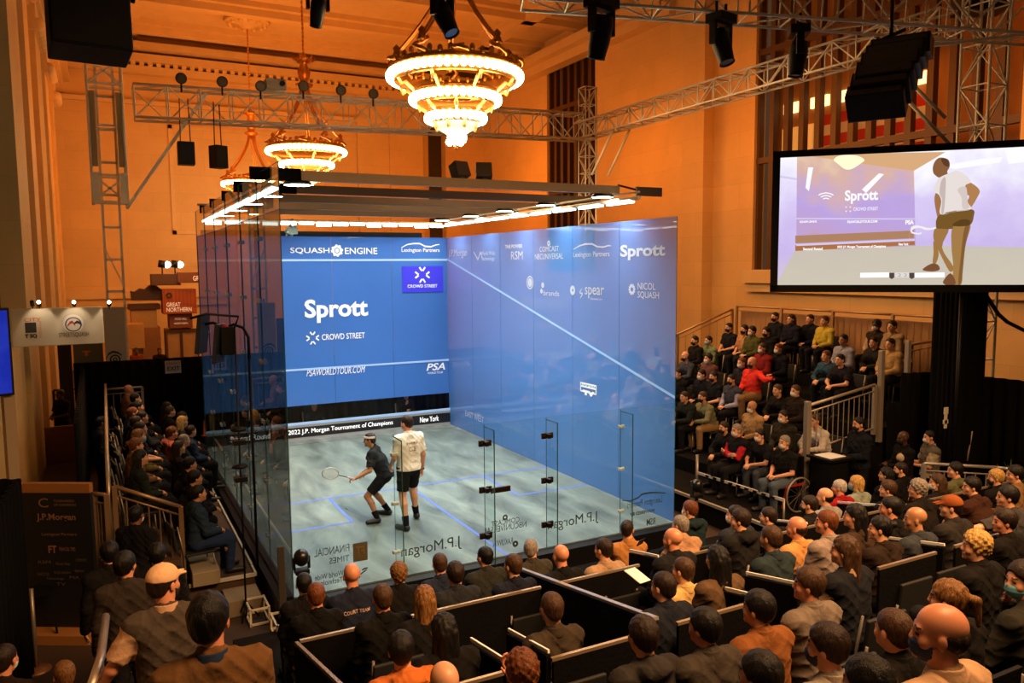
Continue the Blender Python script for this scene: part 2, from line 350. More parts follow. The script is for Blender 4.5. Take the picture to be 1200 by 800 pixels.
def panel(o0, U, n, L, z0, z1, m, parent, t=.012, N=(0, 0, 0)):
    """n panes of glass side by side, 4 mm joints, from o0 along U"""
    o0, U, N = Vector(o0), Vector(U), Vector(N)
    for i in range(n):
        a = o0 + U * (L * i / n + .003); q = o0 + U * (L * (i + 1) / n - .003)
        vs = [Vector((a.x, a.y, z0)), Vector((q.x, q.y, z0)), Vector((q.x, q.y, z1)), Vector((a.x, a.y, z1))]
        vs2 = [v + N * t for v in vs]
        # a pane is one sheet with a solid edge so it darkens what lies behind once
        b = MB().add(vs, [(0, 1, 2, 3)]); p = b.build('glass_pane', m); at_root(p, parent)
        e = MB(); 
        for k, (s0, s1) in enumerate(((0, 1), (1, 2), (2, 3), (3, 0))): e.add([vs[s0], vs[s1], vs2[s1], vs2[s0]], [(0, 1, 2, 3)])
        ed = e.build('pane_edge', EDGE); ed.parent = p
# ---- front wall
front = empty('glass_wall', 'front court wall of glass with blue film, sponsor lettering and tin', 'glass wall', (3.2, CL, 0))
panel((0, CL, 0), (1, 0, 0), 4, CW, .88, GH, G_FRONT, front, N=(0, 1, 0)); panel((0, CL, 0), (1, 0, 0), 4, CW, .43, .875, G_CLEAR, front, N=(0, 1, 0))
at_root(MB().box((0, CL - .012, 4.545), (CW, CL - .004, 4.60)).build('out_line', SKYB), front)
at_root(MB().box((0, CL - .012, 1.78), (CW, CL - .004, 1.83)).build('service_line', SKYB), front)
tin = at_root(MB().box((0, CL - .05, 0), (CW, CL - .006, .40)).build('tin', mat('9a9ea0', .5, name='tin_grey')), front)
at_root(MB().box((0, CL - .06, .39), (CW, CL - .004, .45)).build('tin_rail', SKYB), front)
at_root(MB().box((0, CL - .056, .07), (CW, CL - .05, .33)).build('tin_screen', mat('15151a', .3, name='tin_black')), front)
at_root(MB().box((.1, CL + .05, 5.17), (5.7, CL + .12, 5.30)).build('top_rail', BLACKP), front)
for body, x0, x1 in (('Second Round', .55, 1.5), ('2022 J.P. Morgan Tournament of Champions', 1.95, 4.72), ('New York', 5.5, 6.05)):
    at_root(lettering(body, (x0, CL - .058, .28), (x1, CL - .058, .28), (x0, CL - .058, .13), mat('ffffff', .5, emit=1.1, name='lit_white_print'), bold=0), front)
Y1 = CL - .008
for body, box, kw in (('SQUASH', (340, 290, 386, 297.6), dict(bold=.012)), ('ENGINE', (404, 290, 442, 297.6), dict(bold=.012)), ('Lexington Partners', (470.5, 290.6, 515, 296.4), dict(bold=.006)),
                      ('Sprott', (356.5, 351, 431, 379), dict(bold=.032)), ('CROWD STREET', (377, 391.5, 427.5, 398.5), dict(bold=.01)), ('PSAWORLDTOUR.COM', (359, 433, 428, 441), dict(bold=0, shear=.3)),
                      ('PSA', (499.5, 426, 521.5, 434.5), dict(bold=.02, shear=.25)), ('WORLD TOUR', (501, 436, 519, 438.4), dict(bold=.006))):
    lconst(body, 1, Y1, box, INK, front, **kw)
def disc(axis, val, u, v, r, m, parent, inner=0, teeth=0, name='logo', n=28):
    """ring or disc facing the court; r in picture pixels"""
    c = on(u, v, axis, val); rr = r * (c - Vector(CAM.tolist())).length * .93 / FPX
    U = Vector((1, 0, 0)) if axis == 1 else Vector((0, -1, 0)); Z = Vector((0, 0, 1)); b = MB(); vs = []; fs = []
    for k in range(n):
        t = 2 * math.pi * k / n; q = rr * (1.22 if teeth and (k * teeth // n * 2 + (1 if (k * teeth * 2 // n) % 2 else 0)) % 2 == 0 else 1)
        vs.append(c + (U * math.cos(t) + Z * math.sin(t)) * q)
    for k in range(n):
        t = 2 * math.pi * k / n; vs.append(c + (U * math.cos(t) + Z * math.sin(t)) * rr * inner)
    fs = [(k, (k + 1) % n, n + (k + 1) % n, n + k) for k in range(n)]
    return at_root(b.add(vs, fs).build(name, m), parent)
def spark(axis, val, u, v, r, m, parent, n=8):
    c = on(u, v, axis, val); rr = r * (c - Vector(CAM.tolist())).length * .93 / FPX
    U = Vector((1, 0, 0)) if axis == 1 else Vector((0, -1, 0)); Z = Vector((0, 0, 1)); b = MB()
    for k in range(4):
        t = k * math.pi / 2; d = U * math.cos(t) + Z * math.sin(t); e = -U * math.sin(t) + Z * math.cos(t)
        for s in (-1, 1):   # four open chevrons pointing inwards
            p = c + d * rr * .42 + e * 0; q = c + d * rr * .95 + e * s * rr * .35
            a = c + d * rr * .95 + e * s * rr * .38; i = c + d * rr * .5 + e * s * rr * .05
            n_ = (d * .10 - e * s * .10).normalized() * rr * .11
            b.add([i - n_, a - n_, a + n_, i + n_], [(0, 1, 2, 3)])
    return at_root(b.build('logo', m), parent)
def swoosh(axis, val, pts, wpx, m, parent, name='logo'):
    P = [on(u, v, axis, val) for u, v in pts]; k = (P[0] - Vector(CAM.tolist())).length / FPX; b = MB(); vs = []
    n = len(P)
    for i, p in enumerate(P):
        q = wpx * k * (.35 + .65 * math.sin(math.pi * (i + .5) / n)); vs += [p + Vector((0, 0, q / 2)), p - Vector((0, 0, q / 2))]
    return at_root(b.add(vs, [(2 * i, 2 * i + 1, 2 * i + 3, 2 * i + 2) for i in range(n - 1)]).build(name, m), parent)
disc(1, Y1, 395, 293.5, 6.2, INK, front, inner=.55, teeth=8); disc(1, Y1, 395, 293.5, 2.6, INK, front)
swoosh(1, Y1, [(470.5, 290), (477, 286.5), (484, 285.3), (492, 285.3), (498, 288.5), (505, 289), (511, 286.8), (515, 286.3)], 1.7, INK, front)
spark(1, Y1, 366.5, 396, 8, INK, front)
# illuminated panel behind the top right of the front wall
p0, p1 = on(471, 312, 1, CL - .02), on(519.5, 341.5, 1, CL - .02)
at_root(MB().box((p0.x, CL - .016, p1.z), (p1.x, CL - .010, p0.z)).build('sponsor_panel', mat('3b36d6', .4, emit=.25, name='violet_panel')), front)
spark(1, CL - .022, 495, 322, 10, INK, front); lconst('CROWD STREET', 1, CL - .022, (477.5, 333.5, 512.5, 337.2), INK, front, bold=.02)
# ---- right wall
right = empty('glass_wall', 'right court wall of glass with pale blue film and rows of sponsor names', 'glass wall', (CW, 4.9, 0))
panel((CW, CL, 0), (0, -1, 0), 6, CL, 0, GH, G_RIGHT, right, N=(1, 0, 0))
P0, P1 = Vector((CW - .006, CL, 4.57)), Vector((CW - .006, 0, 2.13))
at_root(MB().add([P0, P1, P1 + Vector((0, 0, .05)), P0 + Vector((0, 0, .05))], [(0, 1, 2, 3)]).build('out_line', SKYB), right)
XW = CW - .007
for body, box, kw in (('J.P.Morgan', (525.8, 292.5, 547.5, 303), {}), ('World Wide', (564, 294.5, 580, 299.3), {}), ('Technology', (564, 300.8, 579.5, 306.5), {}), ('THE POWER', (592, 287, 612.5, 291.3), dict(bold=.04)),
                      ('RSM', (599, 294.5, 612.7, 304.2), {}), ('COMCAST', (632.5, 289, 655, 295), {}), ('NBCUNIVERSAL', (627, 297.5, 660, 304), {}), ('Lexington Partners', (672, 295.5, 714.5, 303), dict(bold=.006)),
                      ('Sprott', (727, 287, 779.8, 305), dict(bold=.032)), ('brands', (637, 340, 655.5, 346), {}), ('spear', (685.5, 336, 708, 349), dict(bold=.006)), ('SEARCH', (692, 349, 705.5, 351), {}),
                      ('NICOL', (747.5, 331, 768.5, 339), dict(bold=.006)), ('SQUASH', (747.5, 341, 772.5, 350), dict(bold=.006)), ('EAST WEST', (545.5, 480.5, 567, 487), {})):  # the EAST WEST letters paint in a reflection of the tin text
    lconst(body, 0, XW, box, INKB, right, **kw)
disc(0, XW, 643, 285, 3.6, INKB, right, inner=.35); disc(0, XW, 621, 331, 8.5, INKB, right, inner=.8); disc(0, XW, 621, 331, 5.5, INKB, right)
disc(0, XW, 636, 334, 3.6, INKB, right); disc(0, XW, 634.5, 341, 3, INKB, right); disc(0, XW, 671, 340, 6, INKB, right, inner=.3); disc(0, XW, 740.5, 339, 6, INKB, right, inner=.45, teeth=12, n=48)
swoosh(0, XW, [(672, 292), (679, 288), (686, 285.8), (694, 285.8), (700, 289), (707, 289.5), (713, 287.6), (716, 288)], 2, INKB, right)
swoosh(0, XW, [(555, 295), (560, 304), (563, 295.5), (566, 304)], 2.6, INKB, right); swoosh(0, XW, [(682, 338), (679, 343), (683, 344), (680, 349)], 2.2, INKB, right)
a = on(680, 447, 0, XW); q = on(699, 463, 0, XW); fr = MB()
for y0, y1, z0, z1 in ((a.y, q.y, a.z - .03, a.z), (a.y, q.y, q.z, q.z + .03), (a.y, a.y - .03, q.z, a.z), (q.y + .03, q.y, q.z, a.z), (a.y, q.y, (a.z + q.z) / 2, (a.z + q.z) / 2 + .03)):
    fr.box((XW - .002, min(y0, y1), z0), (XW, max(y0, y1), z1))
at_root(fr.build('badge_frame', INK), right); lconst('SQUASH', 0, XW, (682, 449, 697, 453), INK, right, bold=.03); lconst('TV', 0, XW, (683, 456, 697, 462), INK, right, bold=.08)
# ---- left wall (taller, seen from outside)
left = empty('glass_wall', 'tall left court wall of dark see-through glass seen from outside', 'glass wall', (0, 4.9, 0))
panel((0, 0, 0), (0, 1, 0), 6, CL, 0, 5.12, G_LEFT, left, N=(-1, 0, 0)); panel((0, 0, 0), (0, 1, 0), 6, CL, 5.125, LH, G_CLEAR, left, N=(-1, 0, 0))
at_root(MB().box((-.10, 0, -.06), (-.02, CL, .02)).build('base_rail', DARKM), left)
for i in range(1, 6):
    y = CL * i / 6
    for z in (.35, 1.2, 2.1, 3.0, 3.9, 4.8):
        at_root(MB().box((-.045, y - .09, z - .03), (-.014, y - .04, z + .03)).box((-.045, y + .04, z - .03), (-.014, y + .09, z + .03)).build('wall_clamp', mat('c8d0cc', .3, .5, name='clamp_metal')), left)
# ---- back wall
back = empty('glass_wall', 'clear low back court wall nearest the spectators with mirrored dark lettering', 'glass wall', (3.2, 0, 0))
xs = [0, 1.43, 2.83, 3.89, 5.28, CW]
for x0, x1 in zip(xs, xs[1:]): panel((x0, 0, 0), (1, 0, 0), 1, x1 - x0, 0, 2.06, G_CLEAR, back, N=(0, -1, 0))
for x in xs[1:5]:
    f = MB().add([(x, -.02, .02), (x, -.34, .02), (x, -.34, 2.02), (x, -.02, 2.02)], [(0, 1, 2, 3)]).build('glass_fin', glass('fin_glass', (.90, .97, .95), .97, gloss=.4)); at_root(f, back)
    e = MB().box((x - .006, -.346, .02), (x + .006, -.334, 2.03)).box((x - .006, -.34, 2.02), (x + .006, 0, 2.032)); ed = e.build('fin_edge', EDGE); ed.parent = f
    clearhw = x in (1.43, 5.28)
    for z in (.38, 1.08, 1.78):
        m = mat('aebab8', .5, name='clear_clamp') if clearhw else mat('2a1c12', .35, .6, name='bronze_clamp')
        k_ = .55 if clearhw else 1
        b = MB().box((x - .10 * k_, -.05, z - .045 * k_), (x - .02, -.012, z + .045 * k_)).box((x + .02, -.05, z - .045 * k_), (x + .10 * k_, -.012, z + .045 * k_)).box((x - .028, -.12 * k_, z - .035 * k_), (x + .028, -.012, z + .035 * k_))
        b.tube([(x - .06 * k_, -.07, z), (x - .06 * k_, -.05, z)], .018, 8).tube([(x + .06 * k_, -.07, z), (x + .06 * k_, -.05, z)], .018, 8)
        at_root(b.build('wall_clamp', m, bevel=.004), back)
at_root(MB().box((2.9, -.09, 1.02), (3.22, -.05, 1.1)).build('door_handle', mat('2a1c12', .35, .6, name='bronze_clamp')), back)
for body, box, kw in (('FINANCIAL', (368, 644, 409.5, 653), {}), ('TIMES', (386, 654, 409.5, 661), {}), ('World Wide', (369, 674, 403, 680.5), dict(bold=.006)), ('Technology', (369, 681.5, 402, 690), dict(bold=.006)),
                      ('J.P.Morgan', (470, 640, 541, 656.5), {}), ('COMCAST', (576, 611, 609, 617), {}), ('NBCUNIVERSAL', (567, 619, 617, 626), {}), ('RAKUWIN', (578, 634, 601, 641), {}), ('J.P.Morgan', (642, 609, 701.5, 624), {}),
                      ('Lexington Partners', (735, 588, 776, 598), {}), ('RSM', (758, 608, 768, 616), dict(bold=.012))):
    lconst(body, 1, .004, box, DINK, back, mirror=True, **kw)
a, q = on(413.5, 637, 1, .004), on(431, 655.5, 1, .004); at_root(MB().add([(a.x, .004, a.z), (q.x, .004, a.z), (q.x, .004, q.z), (a.x, .004, q.z)], [(0, 1, 2, 3)]).build('logo', mat('8b7458', .6, name='tan_print')), back)
lconst('FT', 1, -.006, (417, 641, 427, 652), mat('6f5c46', .6, name='brown_print'), back, mirror=True, bold=.02)
swoosh(1, .004, [(424, 668), (427, 666), (431, 665)], 2, DINK, back); swoosh(1, .004, [(422, 673), (427, 669), (430, 667)], 2, DINK, back)
disc(1, .004, 592, 606, 3.5, DINK, back, inner=.4); disc(1, .004, 604, 637, 4, DINK, back, inner=.3)
swoosh(1, .004, [(729, 586), (738, 587), (748, 583), (752, 579), (762, 577), (772, 577), (780, 577.5)], 2, DINK, back); lconst('POWERED BY', 1, .004, (738, 601, 767, 605), DINK, back, mirror=True, bold=.04)

# ================================================================== RIG OVER THE COURT
BAFF = mat('5a4632', .6, noise=.2, scale=2, name='baffle_cloth')
for i, (y, x0, x1) in enumerate(((1.4, -.12, 6.2), (3.4, -.05, 6.9), (5.2, 0, 6.9), (7.0, 0, 6.9), (8.8, 0, 6.9))):
    nth = ('nearest', 'second nearest', 'middle', 'second farthest', 'farthest')[i]
    r = empty('lighting_beam', '%s dark cross beam of the light rig above the glass court' % nth, 'lighting beam', (3.2, y, 5.7), 'cross beams over the court')
    at_root(MB().box((x0, y - .06, 5.64), (x1, y + .06, 5.78)).build('beam', BAFF if i else mat('a48c68', .5, noise=.1, name='lit_beam_face')), r)  # nearest beam: paler colour stands in for light on its face
    at_root(MB().box((x0 - .02, y - .09, 5.62), (x0 + (1.0 if i else .7), y - .07, 5.8)).build('end_flag', BLACK), r)
    at_root(MB().box((6.55, y - .09, 5.62), (7.12, y - .05, 5.78)).build('end_flag', BAFF), r)
    at_root(MB().bar((x1, y, 5.8), (6.6, y - .05, 5.72), .03).build('bracket', DARKM), r)
    for x in (.55, 5.9):
        h = MB().lathe([(.01, .04), (.17, .035), (.21, 0), (.20, -.02)], (x, y + .05, 5.6), 16).build('lamp_head', DARKM); at_root(h, r)
        g = MB().lathe([(.001, -.022), (.19, -.022)], (x, y + .05, 5.6), 16).build('lamp_glow', mat('fff6e6', .5, emit=20, name='court_lamp')); g.parent = h
for x, lab in ((.12, 'long lit rail with white lamps above the left court wall'), (6.15, 'long lit rail with white lamps above the right court wall')):
    r = empty('light_rail', lab, 'light rail', (x, 5, 5.5)); at_root(MB().tube([(x, .7, 5.52), (x, 9.2, 5.52)], .035, 8).tube([(x, .7, 5.62), (x, 9.2, 5.62)], .02, 6).build('rail_tube', ALU), r)
    st = MB()
    for k in range(9): st.box((x - .05, .9 + k * .95, 5.45), (x + .05, 1.62 + k * .95, 5.485))
    at_root(st.build('led_strip', mat('eefcff', .5, emit=6, name='led_strip')), r)
r = empty('light_rail', 'bright lit rail with small fittings across the front end of the court', 'light rail', (3.2, 9.3, 5.5)); at_root(MB().tube([(.18, 9.3, 5.52), (6.08, 9.3, 5.52)], .04, 8).tube([(0, 9.3, 5.85), (6.3, 9.3, 5.85)], .03, 8).build('rail_tube', ALU), r)
st = MB()
for k in range(14): st.box((.15 + k * .43, 9.22, 5.40 + .02 * (k % 3)), (.50 + k * .43, 9.3, 5.475))
at_root(st.build('led_strip', mat('eefcff', .5, emit=6, name='led_strip')), r)
o = MB().box((2.0, 9.2, 5.2), (2.25, 9.4, 5.36)); 
for k in range(14): o.ball((2.12 + random.uniform(-.12, .12), 9.3 + random.uniform(-.08, .08), 5.15 + random.uniform(0, .4)), .045, 6, 4)
tag(o.build('cable_cluster', mat('6c7a72', .4, .3, name='cable_mix')), 'tangle of cables and small fittings hanging under the front rail', 'cables')
for i, u in enumerate((540, 567)):
    p = on(u, 196, 1, 1.4); p.z = 5.84; r = MB(); M = Matrix.Translation(p) @ Euler((-.4, 0, (.25, -.35)[i])).to_matrix().to_4x4(); r.box((-.13, -.1, -.05), (.13, .1, .2), M).box((-.05, -.05, -.065), (.05, .05, -.03), Matrix.Translation(p))
    tag(r.build('stage_monitor', mat('4a3a2c', .6, name='monitor_box'), bevel=.01), ('small dark box on the nearest cross beam, left of the pair', 'small dark box on the nearest cross beam, right of the pair')[i], 'speaker box')

# ================================================================== TRUSSES
def truss(name, P, Q, w, h, lab, bay=None, up=(0, 0, 1), m=ALU, group=None, r=.028):
    P, Q, up = Vector(P), Vector(Q), Vector(up); d = (Q - P).normalized(); L = (Q - P).length; x = d.cross(up).normalized(); z = x.cross(d)
    root = empty(name, lab, 'truss', P, group); bay = bay or h; n = max(1, round(L / bay))
    c = [x * (sx * w / 2) + z * (sz * h / 2) for sx, sz in ((-1, -1), (1, -1), (1, 1), (-1, 1))]
    for k in c: at_root(MB().tube([P + k, Q + k], r, 8).build('chord', m), root)
    b = MB()
    for i in range(n + 1):
        o = P + d * (L * i / n)
        for j in range(4): b.tube([o + c[j], o + c[(j + 1) % 4]], r * .6, 5, False)
        if i < n:
            o2 = P + d * (L * (i + 1) / n)
            for j in range(4):
                a, e = (j, (j + 1) % 4) if (i + j) % 2 else ((j + 1) % 4, j); b.tube([o + c[a], o2 + c[e]], r * .6, 5, False)
    at_root(b.build('bracing', m), root); return root
truss('box_truss', (-1.1, 12, 8.56), (12.1, 12, 8.9), .6, .8, 'long horizontal truss across the hall behind the near chandelier', r=.035)
truss('box_truss', (12.3, 12.2, 8.8), (12.3, -.6, 8.85), .5, .52, 'truss running along the right side of the hall to the near tower', bay=.62)
truss('box_truss', (4.2, 1.2, 8.95), (12.1, -2.4, 8.45), .6, .75, 'truss sloping down across the top right corner of the picture', bay=.7)
def tower(x, y, z1, w, lab, m=ALU):
    t = truss('truss_tower', (x, y, ZF), (x, y, z1), w, w, lab, up=(0, 1, 0), m=m, bay=w * 1.3); at_root(MB().box((x - .45, y - .45, ZF), (x + .45, y + .45, ZF + .06)).build('base_plate', DARKM), t); return t
tower(12.45, 12, 10.2, .42, 'thin truss tower standing behind the court near the far right window')
tower(12.6, -1.15, 10.5, .55, 'bright truss tower rising behind the video screen')
# left tower: ladder mast with a wide sleeve block higher up
r = empty('truss_tower', 'ladder-like lifting tower on the left with a wide sleeve block', 'truss', (-1.75, 12, ZF)); b = MB()
for s in (-.19, .19): at_root(MB().box((-1.75 + s - .03, 11.9, ZF), (-1.75 + s + .03, 11.96, 9.9)).build('mast_post', ALU), r)
for i in range(12): at_root(MB().box((-1.94, 11.9, .6 + i * .8), (-1.56, 11.95, .66 + i * .8)).build('rung', ALU), r)
at_root(MB().bar((-1.93, 11.93, 4.9), (-1.57, 11.93, 4.0), .03).build('diagonal', ALU), r)
b = MB()
for s in (-.38, .38):
    for yy in (11.7, 12.3): b.tube([(-1.75 + s, yy, 6.0), (-1.75 + s, yy, 10.6)], .035, 8)
for z in (6.05, 6.7, 7.9, 8.9, 9.5, 10.0, 10.5):
    for yy in (11.7, 12.3): b.bar((-2.13, yy, z), (-1.37, yy, z), .05)
for z0, z1 in ((8.9, 9.5), (9.5, 10.0), (6.05, 6.7)): b.bar((-2.13, 11.7, z0), (-1.37, 11.7, z1), .045).bar((-1.37, 11.7, z0), (-2.13, 11.7, z1), .045)
b.box((-2.16, 11.62, 6.0), (-1.98, 11.68, 6.75)).box((-1.52, 11.62, 6.0), (-1.34, 11.68, 6.75)); at_root(b.build('sleeve_block', ALU), r)
at_root(MB().box((-2.1, 11.66, 6.9), (-1.98, 11.72, 8.7)).box((-1.52, 11.66, 6.9), (-1.40, 11.72, 8.7)).build('side_plate', mat('9a8458', .5, .3, name='dull_plate')), r)
at_root(MB().bar((-1.4, 11.8, 5.9), (.6, 11.8, 8.9), .08).build('brace', ALU), r); at_root(MB().box((-2.3, 11.6, ZF), (-1.2, 12.4, ZF + .06)).build('base_plate', DARKM), r)
for (x0, z0), (x1, z1), lab in (((13.3, 7.2), (13.9, 8.7), 'left of the two slanting braces under the side truss'), ((13.9, 7.2), (14.5, 8.7), 'right of the two slanting braces under the side truss')): 
    tag(MB().tube([(x0 - 1.6, 10.6, z0), (x1 - 1.6, 10.2, z1)], .035, 8).build('brace_pole', ALU), lab, 'pole')
tag(MB().tube([at(627, 170 - 30, 14), at(1200, 40, 13.2)][1:] + [at(1078, 55, 13)], .03, 8).build('rigging_pole', ALU), 'bare metal pole running off the right edge above the screen', 'pole')
for (u0, v0, u1, v1, lab) in ((1065, 95, 1108, 138, 'upper slanting support rod between line array and tower'), (1057, 111, 1112, 168, 'lower slanting support rod behind the line array')):
    tag(MB().tube([at(u0, v0, 14.2), at(u1, v1, 14.2)], .035, 8).build('support_rod', ALU), lab, 'rod')

# ================================================================== CHANDELIERS
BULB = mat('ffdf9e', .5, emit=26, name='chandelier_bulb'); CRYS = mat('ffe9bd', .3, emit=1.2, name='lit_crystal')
def chandelier(c, lab, zs=1.0, top=15.2, power=260):
    x, y, z = c; root = empty('chandelier', lab, 'chandelier', (x, y, z - 1.35), 'chandeliers of the hall')
    tiers = ((1.28, 0, .11, 54), (.84, -.44, .10, 38), (.54, -.80, .09, 26))
    for ti, (r, dz, h, n) in enumerate(tiers):
        g = MB().lathe([(r - .06, h + .05), (r + .02, h + .08), (r + .05, h + .02), (r - .01, h - .02), (r - .05, -h + .04), (r - .10, -h), (r - .13, h * .3), (r - .06, h + .05)], (x, y, z + dz), 40)
        t = at_root(g.build('tier_ring', GOLD), root); bb = MB()
        for k in range(n):
            a = 2 * math.pi * k / n
            bb.ball((x + (r + .03) * math.cos(a), y + (r + .03) * math.sin(a), z + dz + .01), .072, 7, 5, (1, 1, 1.3))
        at_root(bb.build('bulb_ring', BULB), root)
        # pierced crystal skirt under the bulbs, and curling brackets
        r2 = tiers[ti + 1][0] if ti < 2 else .2; z2 = z + (tiers[ti + 1][1] if ti < 2 else -1.06) + .14
        for k in range(8):
            sb = MB(); a = 2 * math.pi * (k + .5 * ti) / 8; ca, sa = math.cos(a), math.sin(a)
            pts = [(x + q * ca, y + q * sa, w) for q, w in ((r - .08, z + dz - h + .02), (r - .14, z + dz - h - .10), ((r + r2) / 2, z + dz - h - .05), (r2 + .02, z2 - .02))]
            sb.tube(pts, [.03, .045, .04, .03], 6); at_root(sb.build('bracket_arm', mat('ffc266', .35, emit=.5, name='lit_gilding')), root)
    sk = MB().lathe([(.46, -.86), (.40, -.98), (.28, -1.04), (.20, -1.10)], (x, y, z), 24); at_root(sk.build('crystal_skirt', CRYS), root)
    cl = MB()
    for k in range(22):
        a = k * 2.4; rr = .19 * math.sqrt((k + 1) / 22); cl.ball((x + rr * math.cos(a), y + rr * math.sin(a), z - 1.16 - .05 * (k % 3)), .06, 6, 4)
    at_root(cl.build('bulb_cluster', BULB), root)
    at_root(MB().lathe([(.001, -1.42), (.05, -1.38), (.02, -1.33), (.07, -1.29), (.03, -1.24), (.001, -1.22)], (x, y, z), 12).build('finial', GOLD), root)
    cb = MB().lathe([(1.22, .14), (1.30, .16), (1.31, .22), (1.24, .24), (1.22, .14)], (x, y, z), 40)
    for k in range(40): cb.ball((x + 1.27 * math.cos(k * math.pi / 20), y + 1.27 * math.sin(k * math.pi / 20), z + .25 + .03 * (k % 2)), .06, 6, 4, (1, 1, 1.4))
    at_root(cb.build('crest_band', GOLD), root)
    for k in range(10):   # scrolled crest on the top ring
        cr = MB()
        a = 2 * math.pi * k / 10; ca, sa = math.cos(a), math.sin(a); big = k % 2 == 0
        pts = [(x + (1.22 + .16 * math.sin(t * 5.2)) * math.cos(a + .13 * math.cos(t * 5.2)), y + (1.22 + .16 * math.sin(t * 5.2)) * math.sin(a + .13 * math.cos(t * 5.2)), z + .20 + (.34 if big else .18) * t) for t in (0, .2, .4, .6, .8, 1)]
        cr.tube(pts, .04, 6)
        if big: cr.ball((x + 1.2 * ca, y + 1.2 * sa, z + .50), .085, 8, 5, (1, 1, 1.3)); cr.lathe([(.09, 0), (.05, .06), (.08, .14), (.001, .22)], (x + 1.2 * ca, y + 1.2 * sa, z + .5), 8)
        at_root(cr.build('crest_scroll', GOLD), root)
    for k in range(5):
        ch = MB()
        a = 2 * math.pi * k / 5; ca, sa = math.cos(a), math.sin(a)
        for off in (-.04, .04):
            pts = []
            for j in range(9):
                t = j / 8; rr = 1.16 * (1 - t) ** 1.6 + .12; pts.append((x + rr * ca - off * sa, y + rr * sa + off * ca, z + .45 + 1.75 * t))
            ch.tube(pts, .028, 6)
        at_root(ch.build('suspension_chain', GOLD), root)
    cap = MB().lathe([(.12, 2.15), (.26, 2.2), (.30, 2.28), (.12, 2.36), (.18, 2.5), (.22, 2.7), (.12, 2.95), (.2, 3.05), (.34, 3.1), (.12, 3.2), (.07, 3.3)], (x, y, z), 16)
    for k in range(6):
        a = math.pi * k / 3; cap.tube([(x + .12 * math.cos(a), y + .12 * math.sin(a), z + 3.0), (x + .3 * math.cos(a), y + .3 * math.sin(a), z + 3.06), (x + .42 * math.cos(a), y + .42 * math.sin(a), z + 3.18)], .03, 5)
    at_root(cap.build('crown', GOLD), root)
    cn = MB(); zz = z + 3.3
    while zz < top: cn.ball((x, y, zz), .05, 6, 4, (.8, .8, 1.6)); zz += .14
    at_root(cn.build('chain', GOLD), root)
    if power:
        l = light('chandelier_light', 'POINT', (x, y, z - .25), power, (1, .6, .28), radius=.7)
    return root
chandelier((4.42, 4.48, 8.12), 'large glowing three-tier chandelier hanging nearest, over the court', power=110)
chandelier((4.45, 17.4, 8.35), 'middle chandelier half hidden behind the light rig beams', power=110)
chandelier((4.2, 26.6, 8.1), 'farthest chandelier behind the upper left of the glass court', power=80)
ro = MB().lathe([(.05, -.35), (.3, -.3), (.35, -.2), (.9, -.15), (1.0, -.02), (.001, 0)], (4.2, 26.6, ZC - .2), 24)
for k in range(12): ro.ball((4.2 + .75 * math.cos(k * math.pi / 6), 26.6 + .75 * math.sin(k * math.pi / 6), ZC - .36), .12, 6, 4)
struct(ro.build('trim_5', TRIM), 'carved ceiling rosette above the farthest chandelier')

# ================================================================== LAMPS AND SPEAKERS ON THE TRUSSES
def moving_head(p, lab, rz=0, tilt=.2, s=1.0):
    root = empty('moving_head_light', lab, 'stage light', p, 'moving head lights under the trusses', rz)
    def P(name, b, parent=root):
        o = b.build(name, BLACKP if name != 'lens' else mat('6a7480', .15, .2, name='lamp_lens'), None, bevel=.006 if name in ('yoke', 'base') else 0); o.parent = parent; return o
    P('base', MB().box((-.17 * s, -.13 * s, -.02), (.17 * s, .13 * s, .10 * s)))
    P('clamp', MB().tube([(-.1 * s, 0, .1 * s), (-.1 * s, 0, .25 * s)], .025, 6).tube([(.1 * s, 0, .1 * s), (.1 * s, 0, .25 * s)], .025, 6))
    P('yoke', MB().box((-.19 * s, -.05 * s, -.30 * s), (-.14 * s, .05 * s, 0)).box((.14 * s, -.05 * s, -.30 * s), (.19 * s, .05 * s, 0)).box((-.19 * s, -.05 * s, -.04 * s), (.19 * s, .05 * s, 0)))
    M = Matrix.Translation((0, 0, -.25 * s)) @ Euler((tilt, 0, 0)).to_matrix().to_4x4()
    h = P('lamp_head', MB().lathe([(.001, .16 * s), (.10 * s, .15 * s), (.125 * s, .05 * s), (.12 * s, -.12 * s), (.10 * s, -.30 * s), (.105 * s, -.32 * s), (.09 * s, -.31 * s)], (0, 0, 0), 16, M)); 
    h.parent = root
    # offset by M translation
    ln = MB().lathe([(.001, -.30 * s), (.088 * s, -.30 * s)], (0, 0, 0), 14, M).build('lens', mat('6a7480', .15, .2, name='lamp_lens')); ln.parent = h
    return root
for u, v, d, lab, rz, t, s in ((705, 8, 12, 'big black moving head light at the top edge right of the chandelier', .3, .25, 1.35), (845, 26, 12.5, 'black moving head light hanging from the sloping truss, left one', .2, -.35, 1.2),
                               (936, 40, 13, 'black moving head light hanging from the sloping truss, right one', .9, .1, 1.2), (518, -8, 12, 'black lamp head poking in above the near chandelier', .5, -.5, 1.2), (372, -10, 13, 'black lamp just showing at the top edge above the left truss', 0, .6, 1.0)):
    moving_head(at(u, v, d), lab, rz, t, s)
